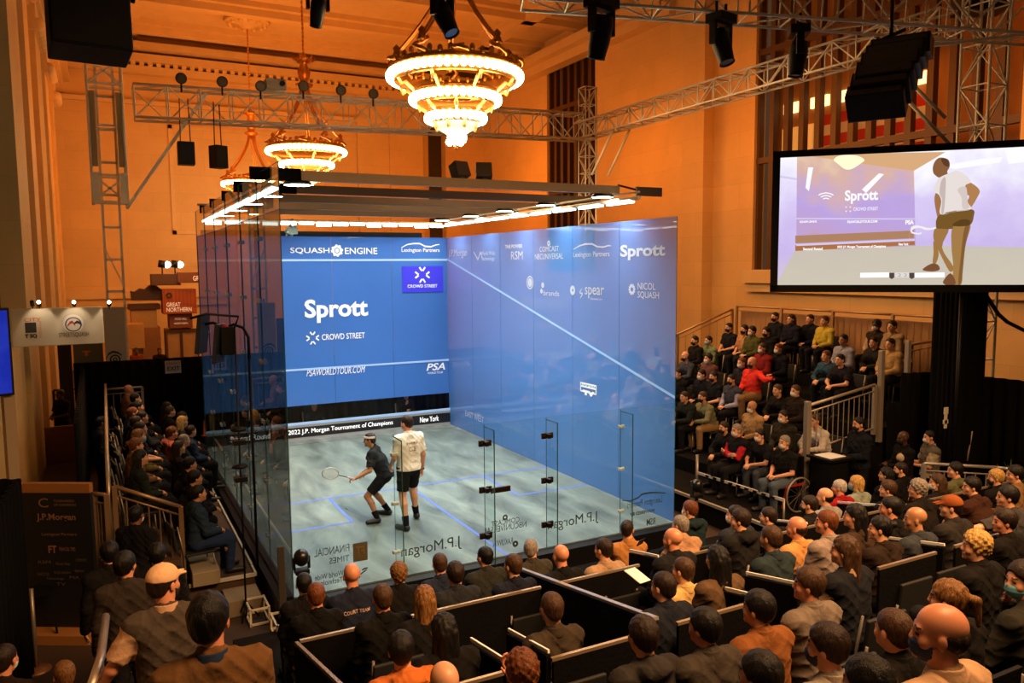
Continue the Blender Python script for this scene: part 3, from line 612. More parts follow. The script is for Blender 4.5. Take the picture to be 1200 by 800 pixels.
def par_can(p, lab, yaw=0):
    root = empty('round_lamp', lab, 'stage light', p, 'round lamps along the far truss', yaw); Mx = Euler((math.pi / 2 + .1, 0, 0)).to_matrix().to_4x4()
    o = MB().lathe([(.001, -.12), (.10, -.10), (.135, 0), (.14, .08), (.12, .085)], (0, 0, 0), 18, Mx).build('lamp_housing', mat('2c2620', .5, .3, name='lamp_black')); o.parent = root
    o = MB().lathe([(.001, .07), (.12, .07)], (0, 0, 0), 18, Mx).build('lens', mat('6a5a48', .2, .2, name='amber_lens')); o.parent = root
    o = MB().tube([(0, 0, -.13), (0, 0, -.34)], .025, 6).build('stand', DARKM); o.parent = root
for u, v, lab in ((212, 92, 'first round lamp from the left on top of the long truss'), (260, 96, 'second round lamp from the left on top of the long truss'), (305, 101, 'round lamp on the long truss just left of the projector'),
                  (355, 101, 'round lamp on the long truss in front of the middle chandelier crown'), (399, 106, 'round lamp on the long truss between middle and near chandelier'), (437, 110, 'round lamp on the long truss close to the near chandelier')):
    par_can(on(u, v, 1, 11.65), lab)
p = on(325, 101, 1, 11.8); r = empty('projector', 'pale projector box with lens sitting on the long truss', 'projector', p)
o = MB().box((-.32, -.2, -.12), (.2, .2, .16)).build('housing', mat('b09a80', .5, name='projector_case'), bevel=.02); o.parent = r
o = MB().tube([(.08, -.2, .03), (.08, -.3, .03)], .07, 12).build('lens', mat('2a2420', .2, name='dark_lens')); o.parent = r
def speaker(name, p, sx, sy, sz, lab, rz=0, tilt=0, cat='speaker', hang=.6):
    root = empty(name, lab, cat, p, None, rz); M = Euler((tilt, 0, 0)).to_matrix().to_4x4()
    o = MB().box((-sx / 2, -sy / 2, -sz / 2), (sx / 2, sy / 2, sz / 2), M).build('cabinet', BLACKP, bevel=.015); o.parent = root
    g = MB().box((-sx / 2 + .02, -sy / 2 - .012, -sz / 2 + .02), (sx / 2 - .02, -sy / 2 - .002, sz / 2 - .02), M).build('grille', mat('141312', .85, bump=.5, bscale=300, name='speaker_grille')); g.parent = root
    if hang:
        h = MB()
        for s in (-1, 1): h.tube([(s * sx * .3, 0, sz / 2), (s * sx * .25, 0, sz / 2 + hang)], .015, 5)
        h = h.build('hanging_wire', DARKM); h.parent = root
    return root
speaker('loudspeaker', on(218, 180, 1, 11.7), .40, .35, .58, 'left of two small black speakers hanging under the long truss', hang=1.1)
speaker('loudspeaker', on(256, 184, 1, 11.7), .34, .35, .58, 'right of two small black speakers hanging under the long truss', hang=1.1, rz=.5)
speaker('loudspeaker', (-2.05, -1.9, 6.72), .66, .5, .78, 'big black speaker cabinet at the top left corner', rz=.1, tilt=-.1, hang=.8)
speaker('loudspeaker', at(1150, -14, 15.5), .9, .6, .95, 'dark speaker at the top right corner beside the tower', rz=-.6, hang=.3)
r = empty('line_array', 'curved black line array speaker hanging above the video screen', 'speaker', at(1040, 92, 12.3)); c0 = at(1040, 92, 12.3)
for k in range(6):
    t = k / 5; p = at(1057 - 30 * t, 58 + 62 * t - 6 * math.sin(t * 3), 12.3) - c0
    M = Matrix.Translation(p) @ Euler((0, 0, R(-62))).to_matrix().to_4x4() @ Euler((-.05 - .75 * t, 0, 0)).to_matrix().to_4x4()
    e = MB().box((-.42, -.24, -.155), (.42, .24, .155), M).build('speaker_element', BLACKP, bevel=.01); e.parent = r
    g = MB().box((-.38, -.252, -.125), (.38, -.242, .125), M)
    g = g.build('grille', mat('2b2118', .7, bump=.4, bscale=200, name='array_grille')); g.parent = e
o = MB().bar(Vector((-.15, .2, .55)), Vector((.25, -.1, .75)), .05).tube([(.05, 0, .65), (.05, 0, 1.2)], .03, 6).build('rigging_frame', DARKM); o.parent = r

# ================================================================== VIDEO SCREEN
SD = Vector((-.717, .697, 0)); SN = Vector((-.697, -.717, 0)); SR = -SD
SL = Vector((8.95, .38, 3.89)); SWd, SHt = 4.55, 2.50
scr = empty('video_screen', 'large bright video screen showing a squash player, upper right', 'screen', (10.6, -1.2, 3.9))
def sq(b, x0, y0, x1, y1, l=0, t=.006): b.prism([(x0, y0), (x1, y0), (x1, y1), (x0, y1)], SL + SN * l, SR, Vector((0, 0, 1)), -t if False else t); return b
fr = MB(); 
M4 = Matrix((( SR.x, -SN.x, 0, SL.x), (SR.y, -SN.y, 0, SL.y), (0, 0, 1, SL.z), (0, 0, 0, 1)))
fr.box((-.02, .0, -.02), (SWd + .02, .16, SHt + .02), M4); at_root(fr.build('cabinet', BLACKP), scr)
fb = MB().box((-.03, -.03, -.03), (.10, .0, SHt + .03), M4).box((SWd - .08, -.03, -.03), (SWd + .03, .0, SHt + .03), M4).box((-.03, -.03, -.03), (SWd + .03, .0, .10), M4).box((-.03, -.03, SHt - .09), (SWd + .03, .0, SHt + .03), M4)
at_root(fb.build('frame', BLACKP), scr)
def screen_mat(name, stops, axis=2, e=.8):
    m = bpy.data.materials.new(name); m.use_nodes = True; nt = m.node_tree; nt.nodes.clear(); out = nt.nodes.new('ShaderNodeOutputMaterial'); em = nt.nodes.new('ShaderNodeEmission'); em.inputs[1].default_value = e
    tc = nt.nodes.new('ShaderNodeTexCoord'); sp = nt.nodes.new('ShaderNodeSeparateXYZ'); nt.links.new(tc.outputs['Object'], sp.inputs[0])
    n = nt.nodes.new('ShaderNodeTexNoise'); n.inputs['Scale'].default_value = 1.7; n.inputs['Detail'].default_value = 4; nt.links.new(tc.outputs['Object'], n.inputs['Vector'])
    mr = nt.nodes.new('ShaderNodeMapRange'); mr.inputs['From Min'].default_value = SL.z; mr.inputs['From Max'].default_value = SL.z + SHt; nt.links.new(sp.outputs[2], mr.inputs['Value'])
    ad = nt.nodes.new('ShaderNodeMath'); ad.operation = 'MULTIPLY_ADD'; ad.inputs[1].default_value = .7; nt.links.new(n.outputs['Fac'], ad.inputs[0])
    sb = nt.nodes.new('ShaderNodeMath'); sb.operation = 'SUBTRACT'; sb.inputs[1].default_value = .35; nt.links.new(mr.outputs[0], sb.inputs[0]); nt.links.new(sb.outputs[0], ad.inputs[2])
    cr = nt.nodes.new('ShaderNodeValToRGB'); els = cr.color_ramp.elements
    while len(els) < len(stops): els.new(.5)
    for el, (p, c) in zip(els, stops): el.position = p; el.color = lin(c)
    nt.links.new(ad.outputs[0], cr.inputs[0]); nt.links.new(cr.outputs[0], em.inputs[0]); nt.links.new(em.outputs[0], out.inputs[0]); return m
def spoly(name, pts, m, l):
    """picture polygon on the screen, pts as picture pixels of the photo, l mm in front"""
    P = []
    for u, v in pts:
        r_ = ray(u, v); n = np.array(SN); o_ = np.array(SL + SN * l); t = ((o_ - CAM) @ n) / (r_ @ n); P.append(Vector((CAM + t * r_).tolist()))
    if name in ('picture_person', 'picture_shirt', 'picture_shorts', 'picture_shoe', 'picture_chandelier', 'picture_racket'):   # rounded outline
        Q = []; n_ = len(P)
        for i in range(n_):
            a, b_, c_, d_ = P[i - 1], P[i], P[(i + 1) % n_], P[(i + 2) % n_]
            for t in (0, .25, .5, .75): Q.append(.5 * ((2 * b_) + (c_ - a) * t + (2 * a - 5 * b_ + 4 * c_ - d_) * t * t + (3 * b_ - 3 * c_ + d_ - a) * t ** 3))
        P = Q
    b = MB().add(P, [tuple(range(len(P)))]); return at_root(b.build(name, m), scr)
em = lambda c, e=.85, n='screen_colour': mat(c, .9, emit=e, name=n, spec=0) if False else screen_flat(c, e)
_sf = {}
def screen_flat(c, e):
    if (c, e) not in _sf:
        m = bpy.data.materials.new('screen_colour'); m.use_nodes = True; nt = m.node_tree; nt.nodes.clear(); o_ = nt.nodes.new('ShaderNodeOutputMaterial'); q = nt.nodes.new('ShaderNodeEmission'); q.inputs[0].default_value = lin(c); q.inputs[1].default_value = e
        nt.links.new(q.outputs[0], o_.inputs[0]); _sf[(c, e)] = m
    return _sf[(c, e)]
at_root(MB().box((.08, -.004, .08), (SWd - .06, -.002, SHt - .07), M4).build('picture', screen_mat('screen_right_wall', [(0, 'd4c0d4'), (.3, 'c8b6e8'), (.6, 'd6c8f2'), (1, 'ffffff')], e=1.05)), scr)
spoly('picture_court_wall', [(933, 310), (934, 180), (1071, 200), (1073, 290), (1073, 300)], screen_mat('screen_front_wall', [(0, 'cfa088'), (.35, 'c4a2cc'), (.6, 'bea6e4'), (.85, 'dcb4a8'), (1, 'f0d4b0')], e=1.0), .008)
spoly('picture_ceiling', [(935, 181), (1108, 178), (1071, 200), (1040, 196)], em('e0b080', .95), .009)
spoly('picture_floor', [(909, 335), (931, 294), (1073, 288), (1230, 290), (1240, 338)], screen_mat('screen_floor', [(0, 'd0c6b4'), (.5, 'c8c0b4'), (1, 'dcd4c8')], e=1.0), .010)
spoly('picture_tin', [(932, 294), (932, 287), (1072, 281), (1072, 287)], em('b87848', .9), .012)
spoly('picture_lower_wall', [(932, 285), (932, 276), (1071, 270), (1071, 279)], em('b98a68', .9), .011)
for a, c_, w_ in (((933, 287), (1072, 281), 1.2), ((933, 256), (1072, 256.5), .8), ((1071, 200), (1065, 287), .8), ((910, 206), (934, 210), 1.2)):
    spoly('picture_line', [(a[0], a[1] - w_), (c_[0], c_[1] - w_), (c_[0], c_[1] + w_), (a[0], a[1] + w_)], em('d8ccf0', 1.0), .013)
for pts in ([(1010, 222), (1030, 203), (1036, 204), (1015, 226)], [(944, 220), (947, 196), (953, 196), (948, 224)], [(1100, 195), (1150, 186), (1175, 184), (1172, 190), (1120, 198)], [(1178, 176), (1200, 170), (1200, 190), (1182, 192)]):
    spoly('picture_glare', pts, em('f4f4ff', 1.1), .012)
spoly('picture_chandelier', [(977, 187), (985, 182), (1003, 182), (1013, 187), (1008, 192), (998, 198), (990, 198), (982, 192)], em('fff4cc', 1.1), .012)
# the player shown on the screen
spoly('picture_person', [(1094, 203), (1093, 197), (1095, 190), (1100, 185), (1107, 185), (1112, 188), (1113, 195), (1110, 201), (1111, 206), (1101, 208), (1097, 206)], em('9c6a44', .8), .016)
spoly('picture_person', [(1130, 212), (1141, 216), (1148, 223), (1146, 230), (1138, 243), (1132, 247), (1129, 242), (1136, 230), (1128, 226)], em('c08a58', .85), .016)
spoly('picture_person', [(1099, 222), (1103, 232), (1103, 252), (1100, 258), (1097, 248), (1095, 232)], em('b07c50', .85), .016)
spoly('picture_shirt', [(1101, 208), (1112, 203), (1122, 200), (1134, 207), (1137, 214), (1131, 218), (1133, 235), (1138, 245), (1120, 248), (1102, 251), (1103, 236), (1100, 228), (1094, 224), (1097, 214)], em('efe4e0', .95), .018)
spoly('picture_shorts', [(1102, 251), (1138, 245), (1141, 254), (1136, 264), (1118, 265), (1116, 268), (1104, 268), (1097, 266)], em('8a6430', .75), .018)
spoly('picture_person', [(1097, 266), (1112, 268), (1104, 290), (1117, 312), (1113, 318), (1103, 300), (1094, 280)], em('b4844c', .8), .015)
spoly('picture_person', [(1117, 265), (1137, 262), (1132, 285), (1128, 310), (1127, 332), (1117, 333), (1117, 310), (1115, 288)], em('b88a50', .8), .017)
spoly('picture_person', [(1094, 282), (1100, 296), (1097, 308), (1093, 308), (1094, 296)], em('b4844c', .8), .014)
spoly('picture_shirt', [(1103, 212), (1108, 208), (1108, 226), (1106, 248), (1103, 249), (1104, 234), (1101, 226)], em('cdbcb8', .95), .0185); spoly('picture_shirt', [(1122, 222), (1132, 219), (1134, 236), (1136, 243), (1128, 244), (1127, 232)], em('dccdc8', .95), .0185)  # darker shapes paint shade onto the shirt in the picture
spoly('picture_person', [(1103, 186), (1109, 186), (1112, 190), (1112, 195), (1107, 194), (1104, 190)], em('6e4830', .75), .0165); spoly('picture_person', [(1130, 268), (1136, 264), (1131, 290), (1127, 328), (1123, 331), (1126, 300)], em('94683a', .8), .0175)  # the second shape paints shade down the leg
spoly('picture_shorts', [(1117, 262), (1127, 257), (1136, 258), (1135, 264), (1119, 265)], em('6c4c24', .75), .0185)
spoly('picture_shoe', [(1081, 316), (1091, 309), (1099, 310), (1101, 316), (1092, 318)], em('8a5a3a', .8), .018); spoly('picture_shoe', [(1105, 330), (1114, 320), (1120, 332), (1110, 334)], em('8a5a3a', .8), .018)
spoly('picture_racket', [(1068, 266), (1075, 264), (1088, 267), (1096, 266), (1096, 268), (1086, 269.5), (1078, 267), (1071, 268), (1069, 271), (1076, 273), (1080, 272), (1078, 274.5), (1068, 273)], em('f4f0f4', 1.0), .018)
for u0, u1 in ((1008, 1042), (1072, 1107)): spoly('score_bar', [(u0, 319.5), (u1, 319), (u1, 324.8), (u0, 325.3)], em('ffffff', 1.05), .018)
spoly('score_bar', [(1049, 319.2), (1066, 319.1), (1066, 325), (1049, 325.1)], em('e2ddd8', 1.0), .018)
for u in (1045, 1068.5): spoly('score_badge', [(u - 3, 319.5), (u + 3, 319.5), (u + 3, 325), (u, 327), (u - 3, 325)], em('5c5048', .8), .019)
def stext(body, box, m, l=.018, **k):
    u0, v0, u1, v1 = box; n = np.array(SN); o_ = np.array(SL + SN * l)
    def P(u, v): r_ = ray(u, v); t = ((o_ - CAM) @ n) / (r_ @ n); return Vector((CAM + t * r_).tolist())
    A, B_, C_ = P(u0, v0), P(u1, v0), P(u0, v1); B_.z = A.z; at_root(lettering(body, A, B_, C_, m, **k), scr)
stext('Sprott', (990, 223, 1029, 239), em('ffffff', 1.0), bold=.03); stext('CROWD STREET', (1000, 243, 1029, 247), em('f4ecff', 1.0), bold=.02); stext('PSAWORLDTOUR.COM', (993, 258.5, 1028, 261.5), em('ffffff', 1.0), bold=.04)
stext('SQUASH LEAGUE', (937, 258.5, 957, 261.5), em('ffffff', 1.0), bold=.04); stext('PSA', (1061, 258, 1071, 263), em('ffffff', 1.0), bold=.05)
stext('Second Round', (941, 290, 964, 293.4), em('ffffff', 1.1), bold=.04); stext('2022 J.P. Morgan Tournament of Champions', (981, 287.8, 1038, 291.4), em('ffffff', 1.1), bold=.04); stext('New York', (1053, 284.6, 1064.5, 287.6), em('ffffff', 1.1), bold=.04); stext('2 2', (1052, 320.4, 1063, 324), em('a8a098', .9), .0195)
for q in (0, 1, 2):
    rr = 4 + q * 3.5; spoly('wifi_symbol', [(968 + (rr + w_) * math.cos(t) * 1.1, 236 - (rr + w_) * math.sin(t) * .9) for w_, ts in ((1.0, (.8, 1.1, 1.57, 2.04, 2.34)), (-.4, (2.34, 2.04, 1.57, 1.1, .8))) for t in ts], em('ffffff', 1.0), .018)
for k in range(4): 
    t = math.pi / 4 + k * math.pi / 2; spoly('logo', [(994 + 2 * math.cos(t), 245 - 2 * math.sin(t)), (994 + 4.3 * math.cos(t - .3), 245 - 4.3 * math.sin(t - .3)), (994 + 4.3 * math.cos(t + .3), 245 - 4.3 * math.sin(t + .3))], em('f4ecff', 1.0), .018)
light('screen_spill', 'AREA', SL + SR * 2.3 + SN * .3 + Vector((0, 0, 1.2)), 14, (.9, .82, 1), SL + SR * 2.3 + SN * 5, 4, 2)
r = empty('screen_column', 'black draped column holding up the video screen', 'column', (11.75, -1.45, ZF)); b = MB().box((11.5, -1.7, ZF), (12.05, -1.15, 4.0))
b = MB(); N_ = 24; vs = []
for z in (ZF, 4.05):
    for k in range(N_ * 2):
        t = 2 * math.pi * k / (N_ * 2); q = .37 + .025 * (k % 2); c_, s_ = math.cos(t), math.sin(t); m_ = max(abs(c_), abs(s_)); vs.append((11.75 + q * c_ / m_ * .85, -1.45 + q * s_ / m_ * .85, z))
n = N_ * 2; b.add(vs, [(k, (k + 1) % n, n + (k + 1) % n, n + k) for k in range(n)] + [tuple(range(n, 2 * n))]); at_root(b.build('drape', BLACK), r)
at_root(MB().tube([(11.3, -1.75, ZF), (11.3, -1.75, 4.0)], .035, 8).build('pole', DARKM), r)
tag(MB().tube([at(1155, 345, 14), at(1170, 368, 14), at(1180, 377, 14), at(1202, 388, 14)], .035, 6).build('cable', BLACKP), 'thick black cable looping away to the right of the screen column', 'cable')
# ================================================================== SEATING RISERS, PARTITIONS, RAILINGS
SEATY = [-2.2 - 1.07 * k for k in range(8)]; HEADZ = [.46 - .247 * y for y in SEATY]; TRB = [z - 1.2 for z in HEADZ]
for k in range(8):
    y0 = SEATY[k] - .32 if k < 7 else -12.0; y1 = SEATY[k] + .75 if k else -.45
    nth = ('front', 'second', 'third', 'fourth', 'fifth', 'sixth', 'seventh', 'top')[k]
    tag(MB().box((-.85 if k < 6 else -.85, y0, ZF), (9.9, y1, TRB[k])).build('seating_tier', CARPET), 'black carpeted %s step of the seating in front of the court' % nth, 'seating step', 'steps of the near seating')
RAILM = mat('9c8870', .35, .5, name='rail_metal', noise=.1)
def partition(x0, x1, y, zt, zb, lab, rail=True, m=RAILM):
    root = empty('partition', lab, 'partition', ((x0 + x1) / 2, y, zb), 'black box partitions in the near seating')
    at_root(MB().box((x0, y - .014, zb), (x1, y + .014, zt - .03)).build('panel', BLACK), root)
    at_root(MB().box((x0 - .01, y - .014, zt - .025), (x1 + .01, y + .014, zt)).build('top_rail', m), root); return root
def side_partition(x, y0, z0, y1, z1, zb, lab, m=RAILM, w=.035, x1=None):
    x1 = x if x1 is None else x1
    root = empty('partition', lab, 'partition', ((x + x1) / 2, (y0 + y1) / 2, zb), 'black box partitions in the near seating')
    b = MB().add([(x, y0, zb), (x1, y1, zb), (x1, y1, z1 - .03), (x, y0, z0 - .03), (x + .04, y0, zb), (x1 + .04, y1, zb), (x1 + .04, y1, z1 - .03), (x + .04, y0, z0 - .03)],
                 [(0, 3, 2, 1), (4, 5, 6, 7), (0, 1, 5, 4), (1, 2, 6, 5), (2, 3, 7, 6), (3, 0, 4, 7)])
    at_root(b.build('panel', BLACK), root); at_root(MB().bar((x + .02, y0, z0), (x1 + .02, y1, z1), w * .8, .025).build('top_rail', m), root); return root
T2, T4, T6 = TRB[1], TRB[3], TRB[5]
partition(-.68, 1.72, -3.62, 1.14, T2, 'long black partition with thin metal rail behind the second seating row, left end')
partition(1.9, 2.95, -3.62, 1.14, T2, 'short black partition behind the person in the tan shirt, second row')
partition(3.2, 4.35, -3.66, 1.15, T2, 'black partition behind the second row beside the bald spectator')
partition(4.8, 7.0, -3.62, 1.14, T2, 'black partition behind the second row, right of centre')
partition(7.4, 9.8, -3.62, 1.14, T2, 'black partition behind the second row at the far right end')
partition(-.72, .22, -5.74, 1.62, T4, 'black partition with pinkish rail at the bottom left, fourth row')
partition(.62, 1.48, -5.74, 1.62, T4, 'black partition with pinkish rail behind the lone short-haired spectator')
partition(1.74, 2.5, -5.74, 1.63, T4, 'black partition right behind the cream shirt, fourth row')
partition(3.2, 3.75, -5.74, 1.62, T4, 'short black partition behind the long-haired spectator, fourth row')
partition(4.05, 4.85, -5.74, 1.63, T4, 'black partition with pale rail right of the long-haired spectator')
partition(5.15, 6.0, -5.74, 1.64, T4, 'black partition with pale rail behind the red cap')
partition(6.4, 9.8, -5.74, 1.64, T4, 'black partition behind the fourth row at the far right end')
partition(.9, 2.45, -7.86, 2.08, T6, 'tall dark partition without shine at the lower right', m=BLACKP)
partition(2.75, 6.5, -7.86, 2.15, T6, 'dark partition behind the sixth row at the right edge', m=BLACKP)
side_partition(1.93, -2.75, .98, -5.70, 1.68, -.2, 'dividing partition with thick silver rail running down between the boxes', x1=1.54, m=mat('c9c6be', .3, .7, name='silver_rail'), w=.06)
side_partition(-.74, -3.62, 1.12, -5.74, 1.60, T2 - .3, 'sloping black side partition at the left end of the seating')
side_partition(.26, -5.10, 1.56, -5.72, 1.66, T4, 'short return partition at the right end of the bottom left box', m=WHITEM, w=.02)
side_partition(.58, -5.10, 1.56, -5.72, 1.66, T4, 'short return partition left of the lone short-haired spectator', m=WHITEM, w=.02)
side_partition(2.55, -5.10, 1.54, -5.72, 1.66, T4, 'short return partition right of the cream shirt', m=WHITEM, w=.02)
side_partition(3.05, -5.10, 1.54, -5.72, 1.66, T4, 'short return partition right of the aisle by the teal sweater', m=WHITEM, w=.02)
side_partition(3.20, -3.10, 1.08, -3.62, 1.18, T2, 'short return partition beside the bald spectator in second row', m=WHITEM, w=.02)
side_partition(5.0, -5.10, 1.54, -5.72, 1.66, T4, 'short return partition behind the grey sweater', m=WHITEM, w=.02)
side_partition(5.5, -3.05, 1.06, -3.62, 1.18, T2, 'short return partition near the tan balding spectator', m=WHITEM, w=.02)
side_partition(7.15, -2.7, .96, -3.5, 1.12, T2, 'return partition with pale rail behind the red sweater', m=WHITEM, w=.02)

# right stand
RCX = [8.4 + .74 * i for i in range(7)]; RCZ = [.07 + .296 * i for i in range(7)]
for i in range(7):
    nth = ('front', 'second', 'third', 'fourth', 'fifth', 'sixth', 'top')[i]
    x0 = RCX[i] - .56 if i else 7.55; x1 = RCX[i] + .18 if i < 6 else 14.2
    tag(MB().box((x0, -.5 if i else -1.2, ZF), (x1, 11.4 if i < 4 else 6.0, RCZ[i])).build('seating_tier', CARPET), 'dark %s step of the stand on the right of the court' % nth, 'seating step', 'steps of the right stand')
tag(MB().box((7.50, -1.2, RCZ[0] - .05), (7.56, 11.4, RCZ[0])).build('step_edge', mat('a8a090', .6, name='pale_edge')), 'pale edge strip along the front of the right stand', 'edge strip')
def balusters(name, pts, h, lab, gap=.12, m=STEEL, posts=True, cat='railing', pickets=True, low=.12):
    """railing along pts (foot points): top and bottom rails, posts and thin pickets"""
    root = empty(name, lab, cat, pts[0]); P = [Vector(p) for p in pts]; up = Vector((0, 0, 1))
    b = MB()
    for a, q in zip(P, P[1:]): b.tube([a + up * h, q + up * h], .028, 8)
    at_root(b.build('top_rail', m), root); b = MB()
    for a, q in zip(P, P[1:]): b.tube([a + up * low, q + up * low], .018, 6).tube([a + up * (h - .12), q + up * (h - .12)], .014, 6)
    at_root(b.build('bottom_rail', m), root)
    if posts:
        for a in P: at_root(MB().box((a.x - .03, a.y - .03, a.z), (a.x + .03, a.y + .03, a.z + h)).build('post', m), root)
    if pickets:
        b = MB()
        for a, q in zip(P, P[1:]):
            n = max(1, int((q - a).length / gap))
            for k in range(1, n):
                p = a.lerp(q, k / n); b.tube([p + up * low, p + up * (h - .12)], .010, 4, False)
        at_root(b.build('pickets', m), root)
    return root
RUST = mat('b08a62', .45, .5, name='bronze_rail')
balusters('railing', [(13.35, y, 1.85) for y in (5.9, 4.3, 2.7, 1.1, -.45)], 1.4, 'long picket railing along the back of the right stand', m=RUST, gap=.16)
tag(MB().box((13.5, -.45, 1.85), (13.56, 5.9, 3.1)).build('back_panel', mat('a87848', .6, noise=.2, scale=3, name='wood_panel')), 'pale wooden backing behind the rail of the right stand', 'panel')
balusters('railing', [(13.3, -.5, 1.85), (12.6, -.5, 1.55), (11.7, -.5, 1.50)], 1.3, 'upper sloping picket railing at the near end of the right stand', m=RUST, gap=.13)
balusters('railing', [(10.75, -.5, 1.15), (8.95, -.5, .9)], .95, 'lower sloping picket railing at the near end of the right stand', m=mat('b0a290', .4, .5, name='pale_steel'), gap=.13)
balusters('railing', [(13.3, 6.02, 1.85), (11.4, 6.02, 1.25), (10.7, 6.02, .96)], 1.3, 'sloping picket railing at the far end of the right stand', m=RUST, gap=.25)
for (x, y, z0, z1, lab) in ((8.93, -.55, ZF, 1.95, 'thick pale post at the foot of the lower stand railing'), (10.85, -.55, 1.0, 2.75, 'tall pale post where the stand railing meets the black drape'), (11.6, -.55, ZF, 2.9, 'post at the top corner of the black drape by the stand')):
    tag(MB().box((x - .045, y - .045, z0), (x + .045, y + .045, z1)).build('post', mat('b0a290', .4, .5, name='pale_steel'), bevel=.01), lab, 'post')
b = MB().tube([at(862, 425, 17.2) + Vector((0, 0, 0)), at(862, 425, 17.2) + Vector((0, 0, .01))], .01)
o = MB().box((7.95, 2.3, 1.25), (8.0, 3.1, 2.0)); 
case = empty('flight_case', 'dark case with metal frame and corner fittings beside the glass wall in the right stand', 'case', (8.9, 3.1, .4))
at_root(MB().box((8.86, 3.0, .66), (9.3, 3.62, 1.2)).build('case_body', BLACKP, bevel=.01), case); fb = MB()
for z in (.66, 1.2): fb.bar((8.85, 2.99, z), (8.85, 3.63, z), .025)
for y in (2.99, 3.63): fb.bar((8.85, y, .66), (8.85, y, 1.2), .025)
at_root(fb.build('metal_frame', ALU), case); fb = MB()
for z in (.78, 1.08):
    for y in (3.1, 3.31, 3.52): fb.ball((8.85, y, z), .03, 8, 5)
at_root(fb.build('fittings', ALU), case)

def curtain(pts, z0, z1, lab, m=BLACK, fold=.035, cat='curtain', name='curtain', fl=.22):
    P = [Vector((*p, 0)) for p in pts]; vs = []; 
    for a, q in zip(P, P[1:]):
        L = (q - a).length; n = max(2, int(L / fl * 6)); d = (q - a).normalized(); nn = Vector((-d.y, d.x, 0))
        for k in range(n + (1 if q is P[-1] else 0)):
            s = L * k / n; vs.append(a + d * s + nn * fold * math.sin(s / fl * 2 * math.pi + .7 * math.sin(s * 1.7)))
    n = len(vs); b = MB(); b.add([v + Vector((0, 0, z0)) for v in vs] + [v + Vector((0, 0, z1)) for v in vs], [(i, i + 1, n + i + 1, n + i) for i in range(n - 1)], True)
    o = b.build(name, m); s = o.modifiers.new('thick', 'SOLIDIFY'); s.thickness = .02; return tag(o, lab, cat)
curtain([(13.6, -.62), (11.0, -.62)], ZF, 1.75, 'black drape covering the near end of the right stand')
curtain([(11.3, -.66), (12.1, -.9), (12.2, -2.4), (12.6, -5.5)], ZF, 2.3, 'long black drape below the video screen at the right')
curtain([(-2.75, 11.3), (.25, 11.3)], ZF, 2.13, 'black drape behind the left stand, carrying the exit sign')
curtain([(-2.5, 3.2), (-2.55, 11.2)], ZF, 2.05, 'black drape along the outer side of the left stand')
curtain([(7.2, 11.3), (.4, 11.3)], ZF, 1.5, 'low black drape behind the foot of the front court wall')

# small stage furniture right of centre
lec = empty('lectern', 'black lectern with a white sheet of paper on its top', 'lectern', (8.97, -1.02, ZF)); at_root(MB().box((8.75, -1.24, ZF), (9.18, -.80, 1.02)).build('body', BLACKP, bevel=.01), lec); at_root(MB().box((8.70, -1.29, 1.02), (9.23, -.75, 1.06)).build('top', BLACKP), lec)
tag(MB().box((8.78, -1.2, 1.062), (9.16, -.85, 1.070)).build('paper_sheet', WHITEM), 'white sheet of paper lying on the black lectern', 'paper')
wc = empty('wheelchair', 'wheelchair with pale wheel rims and red frame at the right end of the front row', 'wheelchair', (8.75, -.95, ZF + .42)); z0 = RCZ[0]
for s, y in (('l', -1.22), ('r', -.68)):
    wh = MB(); wh.tube([(8.85 + .30 * math.cos(t), y, z0 + .30 + .30 * math.sin(t)) for t in [2 * math.pi * k / 28 for k in range(28)]], .018, 6, closed=True); wh = at_root(wh.build('wheel', mat('a09890', .4, .5, name='wheel_rim')), wc)
    sp = MB()
    for k in range(12): sp.tube([(8.85, y, z0 + .3), (8.85 + .29 * math.cos(k * math.pi / 6), y, z0 + .3 + .29 * math.sin(k * math.pi / 6))], .004, 3, False)
    sp = sp.build('spokes', STEEL); sp.parent = wh
RED = mat('a81c1c', .5, name='red_frame')
at_root(MB().bar((8.55, -1.18, z0 + .47), (9.0, -1.18, z0 + .47), .03).bar((8.55, -.72, z0 + .47), (9.0, -.72, z0 + .47), .03).bar((8.5, -1.18, z0 + .1), (8.6, -1.18, z0 + .47), .03).bar((8.5, -.72, z0 + .1), (8.6, -.72, z0 + .47), .03).build('side_frame', RED), wc)
at_root(MB().box((8.55, -1.16, z0 + .385), (9.0, -.74, z0 + .42)).box((8.98, -1.16, z0 + .5), (9.02, -.74, z0 + .95)).build('seat_cloth', BLACKP), wc)
wc.location += Vector((-.33, .44, 0))
tag(MB().box((9.35, -1.5, ZF), (10.5, -.66, -.2)).build('low_platform', CARPET), 'low black platform under the person in the dark suit', 'platform')
bar_ = empty('tape_barrier', 'low pale tape strip with black marks in front of the right stand front row', 'barrier', (7.9, .3, ZF))
at_root(MB().bar((7.9, 1.15, .40), (7.98, -.95, .40), .03, .05).build('tape', mat('d8d4cc', .5, name='pale_tape')), bar_)
at_root(MB().tube([(7.9, 1.15, ZF), (7.9, 1.15, .75)], .03, 8).build('post', STEEL), bar_); at_root(MB().tube([(7.98, -.95, ZF), (7.98, -.95, .42)], .02, 8).build('post', STEEL), bar_)
mk = MB()
for k in range(9): mk.box((7.885 + .003 * k, .9 - k * .2, .385), (7.91 + .003 * k, .82 - k * .2, .42))
at_root(mk.build('black_marks', BLACKP), bar_)
balusters('railing', [(10.1, -2.0, ZF), (10.9, -2.75, ZF), (10.98, -2.95, ZF)], 1.35, 'grey picket barrier at the right, behind the standing person in the grey vest', m=mat('b8b0a4', .4, .5, name='grey_barrier'), gap=.14)
